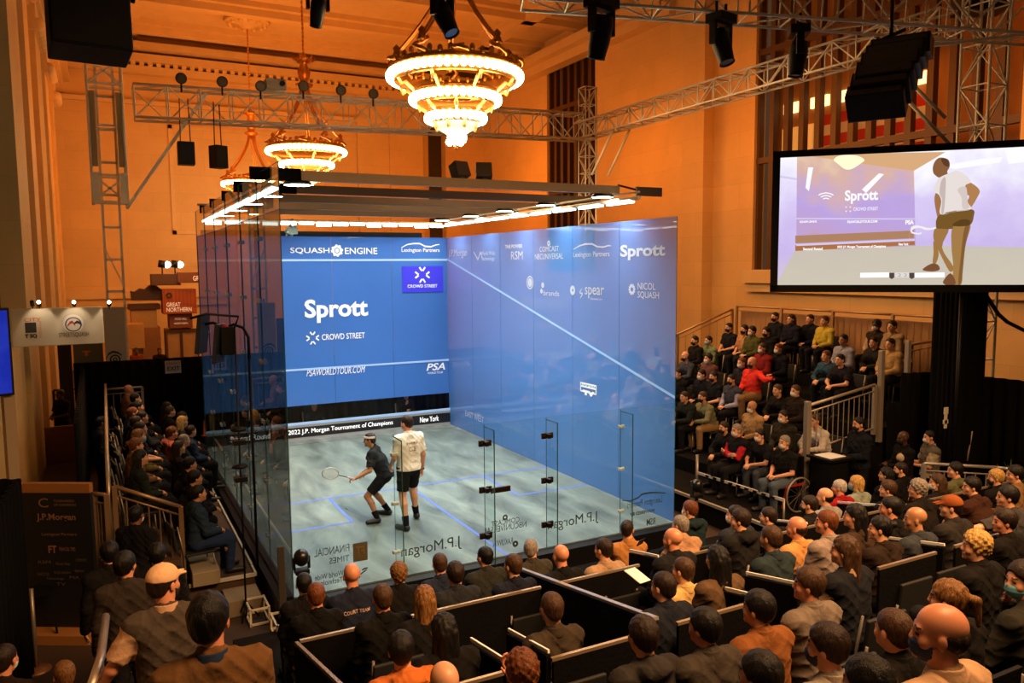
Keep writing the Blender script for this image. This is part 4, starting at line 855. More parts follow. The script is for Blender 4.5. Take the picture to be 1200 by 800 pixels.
tag(MB().tube([at(1133, 540, 14.2), at(1139, 505, 14.2)], .02, 6).build('broom_pole', mat('a89888', .5, name='pole_grey')), 'thin pole with its tip up, leaning at the black drape on the right', 'pole')
sg = MB().box((-.05, -.01, .5), (.05, .01, .62)).box((-.03, -.01, .25), (.03, .01, .5)).box((-.06, -.01, .33), (.06, .01, .40)).build('paper_strip', mat('d8cdb8', .7, name='paper')); sg.location = at(1107, 518, 13.8); tag(sg, 'small crumpled pale strip hanging on the black drape', 'paper')
pl = empty('potted_plant', 'leafy green plants behind the picket barrier on the right', 'plant', (11.45, -2.75, ZF)); lf = MB()
for k in range(120):
    a = random.uniform(0, 6.28); l = random.uniform(.3, .7); p = Vector((11.45 + random.uniform(-.3, .3), -2.75 + random.uniform(-.25, .25), .35)); d = Vector((math.cos(a) * .6, math.sin(a) * .6, 1)).normalized() * l; s_ = Vector((-math.sin(a), math.cos(a), 0)) * .03
    lf.add([p, p + d * .5 + s_, p + d, p + d * .5 - s_], [(0, 1, 2, 3)])
at_root(lf.build('leaves', mat('3f5a24', .6, name='leaf_green')), pl); at_root(MB().box((11.15, -3.0, ZF), (11.75, -2.5, .38)).build('planter', BLACKP), pl)

# ------------------------------------------------------------------ left stand
for i, (x0, x1, z) in enumerate(((-1.28, -.33, 0.0), (-2.1, -1.28, .4))):
    tag(MB().box((x0, 1.1, ZF), (x1, 10.9, z)).build('seating_tier', mat('4a3626', .7, noise=.25, scale=6, name='ply_step')), ('lower wooden step of the narrow stand on the left', 'upper wooden step of the narrow stand on the left')[i], 'seating step', 'steps of the left stand')
tag(MB().box((-1.16, .98, 0.0), (-.80, 1.9, .2)).build('step_box', mat('96876e', .7, name='grey_step'), bevel=.01), 'grey box step with pale edge at the near end of the left stand', 'step')
tag(MB().box((-.78, .55, ZF), (-.32, 1.05, -.12)).build('step_box', mat('8a7a62', .7, name='grey_step2'), bevel=.01), 'lowest step in front of the left stand platform', 'step')
ed = MB().bar((-1.2, 1.08, .0), (-.31, 1.08, .0), .03, .05).bar((-.31, 1.08, .0), (-.31, 1.4, .0), .03, .05).bar((-.31, 1.4, .02), (-.33, 10.8, .02), .03, .04); tag(ed.build('edge_strip', mat('c8c4b8', .5, name='edge_paint')), 'white edge strip round the front of the left stand', 'edge strip')
BRZ = mat('9a7a58', .4, .5, name='warm_rail')
balusters('railing', [(-2.05, 1.2, .4), (-1.25, 1.2, .0)], 1.1, 'picket gate railing at the near end of the left stand', m=BRZ, gap=.13)
balusters('railing', [(-2.15, 1.2, ZF), (-2.3, 1.35, ZF)], 1.75, 'narrow picket panel left of the gate railing', m=BRZ, gap=.05)
tag(MB().tube([(-2.12, 2.2, .35), (-2.12, 2.2, 1.45), (-2.12, 3.0, 1.62), (-2.1, 10.9, 1.62)], .03, 8).build('handrail', mat('b8a48c', .35, .6, name='hand_rail')), 'long metal handrail along the back of the left stand', 'handrail')
balusters('railing', [(-2.1, 10.85, .4), (-1.3, 10.85, .4)], 1.1, 'short picket railing at the far end of the left stand', m=mat('b0a290', .4, .5, name='pale_steel'), gap=.14)
ex = empty('exit_sign', 'white exit sign on the black drape behind the left stand', 'sign', (-.55, 11.24, 1.8)); q0, q1 = on(193, 423, 1, 11.22), on(212.5, 436.5, 1, 11.22)
at_root(MB().box((q0.x, 11.22, q1.z), (q1.x, 11.24, q0.z)).build('board', mat('cfc4b4', .6, name='sign_white')), ex)
lconst('EXIT', 1, 11.215, (196, 429.5, 210.5, 434.5), mat('201a18', .6, name='sign_black'), ex, bold=.02); lconst('EMERGENCY', 1, 11.215, (195, 424.5, 211, 427.8), mat('b03020', .6, name='sign_red'), ex, bold=0)
tag(MB().lathe([(.10, 0), (.11, .02), (.05, .04), (.04, .35), (.001, .42)], (.12, 11.0, 0.1), 12).build('traffic_cone', mat('c8502c', .6, name='cone_orange')), 'small orange cone standing at the foot of the black drape', 'cone')
tag(MB().box((.1, 11.1, ZF), (.26, 11.2, .15)).build('cone_plinth', BLACKP), 'low black block under the orange cone', 'block')
tag(MB().box((.13, 11.1, .62), (.17, 11.14, 1.4)).build('light_tube', mat('c8c0b0', .5, name='tube_white')), 'thin pale strip standing against the black drape above the cone', 'strip')
# long sign fascia with two sponsor marks, and the white pier with the swirl
fz0, fz1 = on(15, 407, 1, 6.6).z, on(15, 362, 1, 6.6).z; fx0, fx1 = on(13, 362, 1, 6.6).x, on(120, 360, 1, 6.6).x
CREAM = mat('b9ab92', .7, name='cream_board')
fa = empty('sign_board', 'long cream sign board with two sponsor marks and little spotlights on top', 'sign', (-2.8, 6.64, 2.6)); at_root(MB().box((fx0 - .02, 6.6, fz0), (fx1, 6.68, fz1)).build('board', CREAM, bevel=.01), fa)
YF = 6.595; K_ = mat('2a201c', .6, name='print_black'); O_ = mat('c8602c', .6, name='print_orange')
lconst('CITY', 1, YF, (28, 372.5, 48, 377), O_, fa, bold=.02); lconst('T SQ', 1, YF, (29, 391.5, 43.5, 397), K_, fa, bold=.06); lconst('STREETSQUASH', 1, YF, (69, 390, 104, 396), K_, fa, bold=0)
a, q = on(29, 378, 1, YF), on(43, 389.5, 1, YF); at_root(MB().box((a.x, YF - .002, q.z), (q.x, YF, a.z)).build('logo_block', K_), fa)
lettering('SQUASH', (on(46, 396, 1, YF)), on(46, 376, 1, YF), on(49, 396, 1, YF), O_, fa, bold=0)
disc(1, YF, 86, 379, 10, mat('d8d0c4', .6, name='logo_pale'), fa); disc(1, YF - .002, 86, 380, 8, K_, fa, inner=.86); swoosh(1, YF - .004, [(79, 382), (82, 378), (85, 377), (88, 381)], 3, mat('a8342c', .6, name='logo_red'), fa); swoosh(1, YF - .004, [(87, 379), (90, 377), (93, 378), (96, 381)], 3, K_, fa)
for i, (u, e) in enumerate(((38, 0), (46, 1), (87, 1), (128, 1))):
    p = on(u, 358, 1, 6.6); o = MB().tube([p + Vector((0, 0, 0)), p + Vector((0, -.08, .08))], .035, 8).tube([p, p + Vector((0, .05, -.06))], .012, 5).build('spot_lamp', BLACKP); at_root(o, fa)
    if e:
        gl_ = MB().ball(p + Vector((0, -.095, .07)), .032, 8, 6).build('lamp_glow', mat('fff0d0', .5, emit=14, name='spot_glow')); gl_.parent = o
        light('sign_spot_lamp', 'SPOT', p + Vector((0, -.3, .10)), 9, (1, .82, .6), p + Vector((0, .1, -.5)), spot=75, radius=.03)
pier = empty('sign_pier', 'white pier with a black swirl mark at the right end of the sign board', 'sign', (-1.4, 11.6, ZF)); x0, x1 = on(121, 370, 1, 11.38).x, on(146, 370, 1, 11.38).x
at_root(MB().box((x0, 11.38, ZF), (x1, 11.5, on(130, 360, 1, 11.38).z)).build('pier_body', mat('b5a890', .7, name='pier_white'), bevel=.01), pier)
swoosh(1, 11.37, [(124, 421), (127, 415), (132, 412), (138, 413), (143, 416)], 2.4, K_, pier); disc(1, 11.37, 135, 421, 5.5, K_, pier, inner=.7); disc(1, 11.37, 135, 421, 2.4, K_, pier, inner=.5)
ob = empty('wall_board', 'olive board with a small orange T mark under the sign board', 'board', (-2.2, 11.8, ZF)); x0, x1 = on(86, 415, 1, 11.52).x, on(121, 415, 1, 11.52).x
at_root(MB().box((x0, 11.52, ZF), (x1, 11.57, fz0 + .05)).build('board', mat('5a5030', .7, name='olive_board')), ob); lconst('T', 1, 11.51, (96, 411, 106, 417), O_, ob, bold=.08)
tag(MB().box((on(68, 420, 1, 13).x, 13, ZF), (on(84, 420, 1, 13).x, 13.1, 2.9)).build('doorway_panel', mat('1c1410', .7, name='dark_panel')), 'dark doorway panel left of the olive board', 'doorway')
tag(MB().box((XL, 11.7, ZF), (-2.7, 11.78, .55)).build('low_wall', mat('8a5a34', .6, name='wood_counter')), 'low brown counter left of the black drape', 'counter')
balusters('railing', [(-3.35, 14, ZF), (-2.75, 14, ZF)], 1.5, 'dark handrail far back under the sign board', m=DARKM, gap=.3)
# television on a post at the left edge
tv = empty('television', 'upright blue television on a pale post at the left edge', 'television', (-3.05, .3, ZF)); 
p = at(13, 360, 9.2); q = at(13, 463, 9.2); c = p.lerp(q, .5); M = Matrix.Translation(c) @ Euler((0, 0, .45)).to_matrix().to_4x4(); h = abs(p.z - q.z) / 2
at_root(MB().box((-1.0, -.03, -h), (.0, .03, h), M).build('frame', BLACKP, bevel=.01), tv)
at_root(MB().box((-.97, -.036, -h + .03), (-.03, -.031, h - .03), M).build('screen', screen_mat('tv_picture', [(0, '2030b0'), (.4, '4454e0'), (.7, '6c7cf0'), (1, '3a48d0')], e=.8)), tv)
at_root(MB().box((-.10, .03, ZF - c.z), (.02, .12, .1), M).build('post', mat('9a8468', .6, name='pale_post')), tv)
st = empty('stool', 'dark stool legs beside the television post', 'stool', (-2.95, 1.0, ZF)); at_root(MB().box((-3.1, .9, .28), (-2.8, 1.2, .33)).build('seat', BLACKP), st)
for s in (-1, 1):
    for t in (-1, 1): at_root(MB().bar((-2.95 + s * .12, 1.05 + t * .12, .28), (-2.95 + s * .17, 1.05 + t * .17, ZF), .025).build('leg', BLACKP), st)
curtain([(-3.3, -4), (-3.02, .12), (-3.45, .22)], ZF, 2.0, 'low black drape along the left wall below the television')
# sponsor banner
bn = empty('sponsor_banner', 'tall black sponsor banner with wooden top and foot strips, lower left', 'banner', (-2.75, 1.05, ZF)); A = Vector((-3.12, 1.28, 0)); B2 = Vector((-2.33, .82, 0)); U = (B2 - A).normalized(); N = Vector((U.y, -U.x, 0)); L = (B2 - A).length
M = Matrix(((U.x, -N.x, 0, A.x), (U.y, -N.y, 0, A.y), (0, 0, 1, 0), (0, 0, 0, 1)))
at_root(MB().box((0, 0, ZF + .12), (L, .06, 1.55), M).build('panel', mat('0d0c0c', .6, name='banner_black')), bn); at_root(MB().box((0, -.01, 1.55), (L, .07, 1.67), M).build('top_strip', mat('9a6430', .6, name='banner_wood')), bn); at_root(MB().box((0, -.25, ZF), (L, .2, ZF + .12), M).build('foot', mat('9a6430', .6, name='banner_wood')), bn)
def bl(body, x0, x1, z0, z1, m=mat('8a6450', .6, name='banner_print'), **k):
    f = lambda x, z: A + U * (L * x) + N * .006 + Vector((0, 0, z)); lettering(body, f(x0, z1), f(x1, z1), f(x0, z0), m, bn, **k)
bl('J.P.Morgan', .22, .78, 1.17, 1.28, bold=.02); bl('TOURNAMENT', .48, .78, 1.43, 1.46); bl('OF CHAMPIONS', .48, .8, 1.38, 1.41); bl('C', .26, .4, 1.36, 1.48, bold=0); bl('Lexington Partners', .28, .78, .98, 1.03); bl('FT', .36, .48, .76, .86, bold=.04); bl('FINANCIAL TIMES', .52, .75, .79, .84)
for i, (a_, b_, z) in enumerate(((.2, .38, .62), (.45, .66, .60), (.74, .9, .65), (.18, .36, .46), (.42, .66, .48), (.72, .86, .5), (.3, .56, .40), (.64, .78, .42), (.44, .58, .33))): bl(('RSM', 'World Wide', 'COMCAST', 'NICOL', 'SQUASH', 'spear', 'Technology', 'PSA', 'TV')[i], a_, b_, z, z + .04, mat('6a5a50', .6, name='banner_faint'))
rp = empty('rope_post', 'slim metal post beside the foot of the sponsor banner', 'post', (-2.98, .2, ZF)); at_root(MB().tube([(-2.98, .2, ZF), (-2.98, .2, .65)], .025, 8).build('pole', mat('8a7a68', .4, .6, name='post_metal')), rp); at_root(MB().lathe([(.001, .05), (.05, .04), (.16, .01), (.16, 0)], (-2.98, .2, ZF), 20).build('base', mat('8a5a34', .4, .5, name='post_base')), rp)
# stairs coming down towards the court on the left, with their handrail
for k in range(16):
    y1 = -1.2 - k * .42; z = ZF + .0 + .117 * k * 1.0
    if k: tag(MB().box((-2.9, y1 - .42, ZF), (-.9, y1, ZF + .118 * k)).build('stair_step', CARPET), 'dark %s step from the bottom of the stairs at lower left' % ('', 'first', 'second', 'third', 'fourth', 'fifth', 'sixth', 'seventh', 'eighth', 'ninth', 'tenth', 'eleventh', 'twelfth', 'thirteenth', 'fourteenth', 'fifteenth')[k], 'stair step', 'stairs at the lower left')
hr = empty('handrail', 'light metal stair handrail gripped by the person in the cap', 'handrail', (-2.12, -4.6, .6)); at_root(MB().tube([at(104, 812, 4.9), at(118, 770, 5.3), at(124, 722, 6.2)], .03, 8).build('rail', mat('b0a090', .35, .6, name='stair_rail')), hr)
a = at(118, 770, 5.3); at_root(MB().tube([(a.x, a.y, a.z), (a.x, a.y, .45)], .02, 6).build('post', mat('b0a090', .35, .6, name='stair_rail')), hr)
# food kiosks against the far wall
def kiosk(u0, v0, u1, v1, y, lab, c, name='kiosk', cat='kiosk', dpt=1.2, parts=()):
    a, q = on(u0, v0, 1, y), on(u1, v1, 1, y); r_ = empty(name, lab, cat, ((a.x + q.x) / 2, y + dpt / 2, q.z)); at_root(MB().box((a.x, y, q.z), (q.x, y + dpt, a.z)).build('body', mat(c, .6, noise=.2, scale=2.5, name='kiosk_paint'), bevel=.02), r_); return r_
k1 = kiosk(190, 339, 231, 367, 26, 'orange slatted sign box reading Great Northern on the far kiosk', 'a8501c', 'sign_box', 'sign'); sl = MB()
a, q = on(190, 339, 1, 26), on(231, 367, 1, 26)
for k in range(9): sl.box((a.x + (q.x - a.x) * (k + .4) / 9, 25.97, q.z + .25), (a.x + (q.x - a.x) * (k + .55) / 9, 26, a.z))
at_root(sl.build('slats', mat('8a3c14', .6, name='slat_dark')), k1); PW = mat('f0d8b8', .6, emit=.3, name='sign_letters')
lconst('GREAT', 1, 25.95, (195, 354.5, 211.5, 359.5), PW, k1, bold=.02); lconst('NORTHERN', 1, 25.95, (195, 360.5, 224.5, 365.5), PW, k1, bold=.02); disc(1, 25.95, 198, 346, 3, mat('3a1c10', .6, name='sign_mark'), k1, inner=.5, teeth=8)
k2 = kiosk(198, 368, 226, 384, 26.2, 'smaller brown menu box below the orange sign box', '7a3c1c', 'sign_box', 'sign', 1); lconst('FOOD HALL', 1, 26.18, (205, 372.5, 219, 375), PW, k2); lconst('NORTHERN', 1, 26.18, (204, 378, 220, 380), PW, k2)
k3 = kiosk(194, 386, 234, 432, 26.4, 'pale kiosk with framed front below the menu box', 'b08450'); fb = MB(); a, q = on(194, 386, 1, 26.3), on(234, 425, 1, 26.3)
for x in (a.x, a.x + .55, q.x - .7, q.x - .06): fb.box((x, 26.33, q.z), (x + .07, 26.4, a.z))
fb.box((a.x, 26.3, a.z - .12), (q.x, 26.4, a.z)); at_root(fb.build('frame', mat('5a3418', .6, name='kiosk_frame')), k3)
k4 = kiosk(153, 362, 187, 432, 26.6, 'pale upper kiosk cabinet at the far wall', 'a88450'); k5 = kiosk(148, 380, 170, 408, 25.5, 'pale lower kiosk counter at the far wall', 'b8884c'); k6 = kiosk(166, 384, 190, 425, 26.4, 'brown kiosk panel between counter and pale kiosk', '8a5c30')
k7 = kiosk(150, 357, 188, 362, 26.5, 'dark shelf strip on top of the pale kiosk cabinet', '4a2c18', 'shelf', 'shelf')
dk = empty('awning', 'dark carved canopy shape above the kiosks', 'canopy', on(170, 352, 1, 26.3)); P_ = [(154, 352), (153, 341), (158, 342), (164, 338), (170, 339), (176, 334), (184, 335), (189, 339), (190, 352)]
V_ = [on(u, v, 1, 26.3) for u, v in P_]; b = MB(); n = len(V_); b.add([v for v in V_] + [v + Vector((0, .8, 0)) for v in V_], [tuple(range(n)), tuple(range(2 * n - 1, n - 1, -1))] + [(i, (i + 1) % n, n + (i + 1) % n, n + i) for i in range(n)]); at_root(b.build('carved_top', mat('3a2010', .6, name='dark_wood')), dk)
bm_ = kiosk(177, 321, 212, 334, 25.8, 'dark overhead beam carrying two bright lamps above the kiosks', '4a2c14', 'overhead_beam', 'beam', 1.0)
b2 = kiosk(208, 319, 244, 331, 25.6, 'long dark lettered beam reaching behind the glass court', '6a3c18', 'overhead_beam', 'beam', .6); lconst('GREAT', 1, 25.55, (226, 323, 243, 329), PW, b2, bold=.02)
for u, lab in ((194, 'left bright lamp on the kiosk beam'), (209, 'right bright lamp on the kiosk beam')):
    p = on(u, 310, 1, 25.9); r_ = empty('spot_lamp', lab, 'lamp', p); o = MB().tube([p, p + Vector((-.28, 0, .05))], .16, 10).tube([p + Vector((-.14, 0, -.1)), p + Vector((-.14, 0, -.5))], .03, 5).build('housing', DARKM); at_root(o, r_); o = MB().ball(p + Vector((.06, -.05, 0)), .14, 10, 6).build('lamp_glow', mat('fff4e0', .5, emit=14, name='spot_glow2')); at_root(o, r_)
light('kiosk_lamp', 'AREA', (.6, 23.5, 5), 30, AMBER, (.6, 26, 1.5), 1)
# cameras and stands beside the court
def robot_camera(x, y, lab, z=.45):
    r_ = empty('court_camera', lab, 'camera', (x, y, ZF)); at_root(MB().tube([(x, y, ZF), (x, y, z - .02)], .03, 8).build('stand', DARKM), r_); at_root(MB().box((x - .09, y - .07, z - .02), (x + .09, y + .07, z + .04)).build('base', BLACKP, bevel=.008), r_)
    at_root(MB().box((x - .11, y - .02, z + .04), (x - .08, y + .02, z + .2)).box((x + .08, y - .02, z + .04), (x + .11, y + .02, z + .2)).build('yoke', BLACKP), r_)
    at_root(MB().ball((x, y, z + .19), .10, 14, 8, (1, 1.1, 1.15)).build('camera_head', mat('141312', .3, name='camera_black')), r_); at_root(MB().tube([(x, y + .08, z + .2), (x, y + .15, z + .2)], .045, 10).build('lens', mat('0a0a10', .1, name='lens_glass')), r_)
robot_camera(.05, -.30, 'black ball-shaped camera on a short stand at the near left court corner'); robot_camera(6.62, -.32, 'black ball-shaped camera with clips at the near right court corner', .5)
ms = empty('microphone_stand', 'thin black stand with small fittings in front of the left court wall', 'stand', (-.55, .45, ZF)); at_root(MB().tube([(-.55, .45, ZF), (-.55, .45, 3.6)], .014, 6).build('pole', BLACKP), ms)
at_root(MB().tube([(-.55, .45, 3.6), (-.5, .4, 3.75), (-.9, .35, 3.8), (-1.1, .3, 3.75)], .016, 6).build('boom', BLACKP), ms)
for z in (1.55, 2.05): at_root(MB().box((-.63, .38, z), (-.47, .52, z + .06)).ball((-.55, .45, z + .2), .07, 10, 6, (1.6, 1, .5)).build('fitting', BLACKP), ms)
for a in (0, 2.1, 4.2): at_root(MB().tube([(-.55, .45, -.1), (-.55 + .16 * math.cos(a), .45 + .16 * math.sin(a), ZF)], .012, 5).build('leg', BLACKP), ms)
jib = empty('camera_jib', 'television camera arm with red knob and hanging monitors outside the left court wall', 'camera', (-1.2, 2.6, 2.9)); g = lambda u, v, d=11.2: at(u, v, d)
at_root(MB().tube([g(232, 381), g(250, 378), g(263, 384), g(274, 380), g(285, 384), g(291, 395), g(292, 420)], .022, 6).tube([g(292, 420), Vector((g(292, 420).x, g(292, 420).y, ZF))], .02, 6).build('arm', BLACKP), jib)
at_root(MB().ball(g(264, 385), .07, 10, 6).build('knob', mat('b02030', .4, name='red_knob')), jib); at_root(MB().box((-.09, -.06, -.2), (.09, .06, .2), Matrix.Translation(g(266, 399))).build('camera_body', BLACKP, bevel=.01), jib)
for u, v in ((237, 391), (257, 402)):
    at_root(MB().box((-.03, -.16, -.28), (.03, .16, .28), Matrix.Translation(g(u, v)) @ Euler((0, .12, -.5)).to_matrix().to_4x4()).build('monitor', mat('28303c', .3, name='monitor_back'), bevel=.01), jib)
for s, (x, y) in enumerate(((-.2, -.28), (-.42, .35))):
    r_ = empty('equipment_frame', ('small grey metal frame on the floor by the near left court corner', 'second small metal frame on the floor between left stand and court')[s], 'frame', (x, y, ZF)); b = MB()
    for dz in (0.02, .22):
        b.bar((x - .12, y - .2, ZF + dz), (x + .12, y - .2, ZF + dz), .025).bar((x - .12, y + .2, ZF + dz), (x + .12, y + .2, ZF + dz), .025).bar((x - .12, y - .2, ZF + dz), (x - .12, y + .2, ZF + dz), .025).bar((x + .12, y - .2, ZF + dz), (x + .12, y + .2, ZF + dz), .025)
    for dx in (-.12, .12):
        for dy in (-.2, .2): b.bar((x + dx, y + dy, ZF), (x + dx, y + dy, ZF + .24), .025)
    at_root(b.build('frame_bars', ALU), r_)
tag(MB().bar(at(329, 640, 9.9), Vector((at(331, 700, 9.7).x, at(331, 700, 9.7).y, ZF)), .09).build('marker_post', mat('2a2018', .6, name='post_dark'), bevel=.01), 'short dark post just outside the near left court corner', 'post')
p = at(747, 674, 6.9); tag(MB().box((-.11, -.09, -.003), (.11, .09, .003), Matrix.Translation(p) @ Euler((.45, .2, .5)).to_matrix().to_4x4()).build('paper_sheet', WHITEM), 'white sheet of paper held low beside the silver-railed partition', 'paper')
# chairs: one of each kind, then copied under every seated person
def make_chair(name, lab, group):
    t = empty(name, lab, 'chair', (0, 0, 0), group); C1 = mat('121110', .7, name='chair_fabric'); 
    def P(n, b, m, bev=0): o = b.build(n, m, None, bevel=bev); o.parent = t; return o
    P('seat', MB().box((-.23, -.20, .385), (.23, .22, .425)), C1, .015); P('backrest', MB().box((-.22, -.27, .52), (.22, -.235, .86), Euler((.10, 0, 0)).to_matrix().to_4x4()), C1, .012)
    for sx in (-.2, .2):
        P('leg', MB().tube([(sx, .18, .40), (sx, .21, 0)], .012, 6), STEEL); P('leg', MB().tube([(sx, -.28, .84), (sx, -.21, .42), (sx, -.22, 0)], .012, 6), STEEL)
    return t
CHAIR = make_chair('spectator_chair', 'black padded spectator chair with thin metal legs', 'spectator chairs in the near seating')
# ================================================================== PEOPLE
F32 = np.float32
def smin(a, b, k):
    if k <= 0: return np.minimum(a, b)
    h = np.maximum(k - np.abs(a - b), 0) / k; return np.minimum(a, b) - h * h * k * .25
class Grid:
    """signed distance grid turned into one continuous surface"""
    def __init__(s, lo, hi, h):
        s.ax = [np.arange(lo[i], hi[i] + h, h, dtype=F32) for i in range(3)]; s.h = h; s.f = np.full([len(a) for a in s.ax], .2, F32)
    def sub(s, lo, hi):
        sl = []
        for i in range(3):
            a = s.ax[i]; i0 = int(max(0, np.searchsorted(a, lo[i]) - 1)); i1 = int(min(len(a), np.searchsorted(a, hi[i]) + 1)); sl.append(slice(i0, max(i1, i0)))
        return tuple(sl)
    def pts(s, sl): return s.ax[0][sl[0]][:, None, None], s.ax[1][sl[1]][None, :, None], s.ax[2][sl[2]][None, None, :]
    def put(s, prim, k=.02, inf=0.0, mode='add'):
        lo, hi, fn = prim; m = .05 + inf; sl = s.sub([v - m for v in lo], [v + m for v in hi])
        if any(q.stop <= q.start for q in sl): return
        X, Y, Z = s.pts(sl); d = fn(X, Y, Z).astype(F32) - F32(inf)
        if mode == 'add': s.f[sl] = smin(s.f[sl], d, k)
        else: s.f[sl] = -smin(-s.f[sl], d, k)
    def mesh(s):
        f = s.f; n0, n1, n2 = f.shape; neg = f < 0; cnt = np.zeros((n0 - 1, n1 - 1, n2 - 1), np.uint8); acc = np.zeros((n0 - 1, n1 - 1, n2 - 1, 3), F32); num = np.zeros((n0 - 1, n1 - 1, n2 - 1), F32)
        edges = []
        for a in range(3):
            s0 = [slice(None)] * 3; s1 = [slice(None)] * 3; s0[a] = slice(0, -1); s1[a] = slice(1, None); A = f[tuple(s0)]; B = f[tuple(s1)]; cr = (A < 0) != (B < 0)
            idx = np.argwhere(cr); va = A[cr]; vb = B[cr]; t = va / (va - vb); P = np.stack([s.ax[i][idx[:, i]] for i in range(3)], 1).astype(F32); P[:, a] += t * s.h
            o = [i for i in range(3) if i != a]
            for d0 in (0, -1):
                for d1 in (0, -1):
                    c = idx.copy(); c[:, o[0]] += d0; c[:, o[1]] += d1; ok = (c >= 0).all(1) & (c[:, 0] < n0 - 1) & (c[:, 1] < n1 - 1) & (c[:, 2] < n2 - 1)
                    ci = (c[ok, 0], c[ok, 1], c[ok, 2]); np.add.at(acc, ci, P[ok]); np.add.at(num, ci, 1)
            edges.append((a, o, idx, va < 0))
        act = num > 0; ids = np.full(act.shape, -1, np.int64); ids[act] = np.arange(act.sum()); V = acc[act] / num[act][:, None]; F = []
        for a, o, idx, inside in edges:
            ok = (idx[:, o[0]] > 0) & (idx[:, o[1]] > 0) & (idx[:, o[0]] < f.shape[o[0]] - 1) & (idx[:, o[1]] < f.shape[o[1]] - 1); i = idx[ok]; ins = inside[ok]
            def g(d0, d1): c = i.copy(); c[:, o[0]] += d0; c[:, o[1]] += d1; return ids[c[:, 0], c[:, 1], c[:, 2]]
            q = np.stack([g(-1, -1), g(0, -1), g(0, 0), g(-1, 0)], 1); fl = ins if a != 1 else ~ins; q[~fl] = q[~fl][:, ::-1]; F.append(q)
        F = np.concatenate(F); F = F[(F >= 0).all(1)]
        # one light smoothing pass
        e = np.concatenate([F[:, [0, 1]], F[:, [1, 2]], F[:, [2, 3]], F[:, [3, 0]]]); S_ = np.zeros_like(V); C_ = np.zeros(len(V), F32); np.add.at(S_, e[:, 0], V[e[:, 1]]); np.add.at(C_, e[:, 0], 1); np.add.at(S_, e[:, 1], V[e[:, 0]]); np.add.at(C_, e[:, 1], 1)
        V = V * .5 + .5 * S_ / np.maximum(C_, 1)[:, None]; return V, F
def to_mesh(name, V, F, mats, midx=None):
    me = bpy.data.meshes.new(name); me.vertices.add(len(V)); me.vertices.foreach_set('co', V.astype(F32).ravel()); me.loops.add(len(F) * 4); me.polygons.add(len(F))
    me.loops.foreach_set('vertex_index', F.astype(np.int32).ravel()); me.polygons.foreach_set('loop_start', np.arange(0, len(F) * 4, 4, dtype=np.int32)); me.polygons.foreach_set('use_smooth', np.ones(len(F), bool))
    for m in mats: me.materials.append(m)
    if midx is not None: me.polygons.foreach_set('material_index', midx.astype(np.int32))
    me.update(calc_edges=True); me.validate(); return me
def cone(a, b, r1, r2, cut=None):
    a = np.array(a, float); b = np.array(b, float); ab = b - a; L2 = max(ab @ ab, 1e-9); rm = max(r1, r2)
    def fn(X, Y, Z):
        t = np.clip(((X - a[0]) * ab[0] + (Y - a[1]) * ab[1] + (Z - a[2]) * ab[2]) / L2, 0, 1)
        d = np.sqrt((X - a[0] - t * ab[0]) ** 2 + (Y - a[1] - t * ab[1]) ** 2 + (Z - a[2] - t * ab[2]) ** 2) - (r1 + (r2 - r1) * t)
        if cut:   # flat end at b
            n = ab / math.sqrt(L2); d = np.maximum(d, (X - b[0]) * n[0] + (Y - b[1]) * n[1] + (Z - b[2]) * n[2])
        return d
    return (np.minimum(a, b) - rm, np.maximum(a, b) + rm, fn)
def ell(c, r, M=None, C=None):
    """ellipsoid; with M, C: c is in a frame with rotation M and origin C"""
    c = np.array(c, float); r = np.array(r, float)
    if M is None:
        def fn(X, Y, Z):
            k0 = np.sqrt(((X - c[0]) / r[0]) ** 2 + ((Y - c[1]) / r[1]) ** 2 + ((Z - c[2]) / r[2]) ** 2); k1 = np.sqrt(((X - c[0]) / r[0] ** 2) ** 2 + ((Y - c[1]) / r[1] ** 2) ** 2 + ((Z - c[2]) / r[2] ** 2) ** 2) + 1e-6; return k0 * (k0 - 1) / k1
        return (c - r, c + r, fn)
    M = np.array(M); C = np.array(C, float); w = C + M @ c; R_ = max(r)
    def fn(X, Y, Z):
        x = (X - w[0]) * M[0, 0] + (Y - w[1]) * M[1, 0] + (Z - w[2]) * M[2, 0]; y = (X - w[0]) * M[0, 1] + (Y - w[1]) * M[1, 1] + (Z - w[2]) * M[2, 1]; z = (X - w[0]) * M[0, 2] + (Y - w[1]) * M[1, 2] + (Z - w[2]) * M[2, 2]
        k0 = np.sqrt((x / r[0]) ** 2 + (y / r[1]) ** 2 + (z / r[2]) ** 2); k1 = np.sqrt((x / r[0] ** 2) ** 2 + (y / r[1] ** 2) ** 2 + (z / r[2] ** 2) ** 2) + 1e-6; return k0 * (k0 - 1) / k1
    return (w - R_, w + R_, fn)
def eul(rx, ry, rz): return np.array(Euler((rx, ry, rz)).to_matrix())
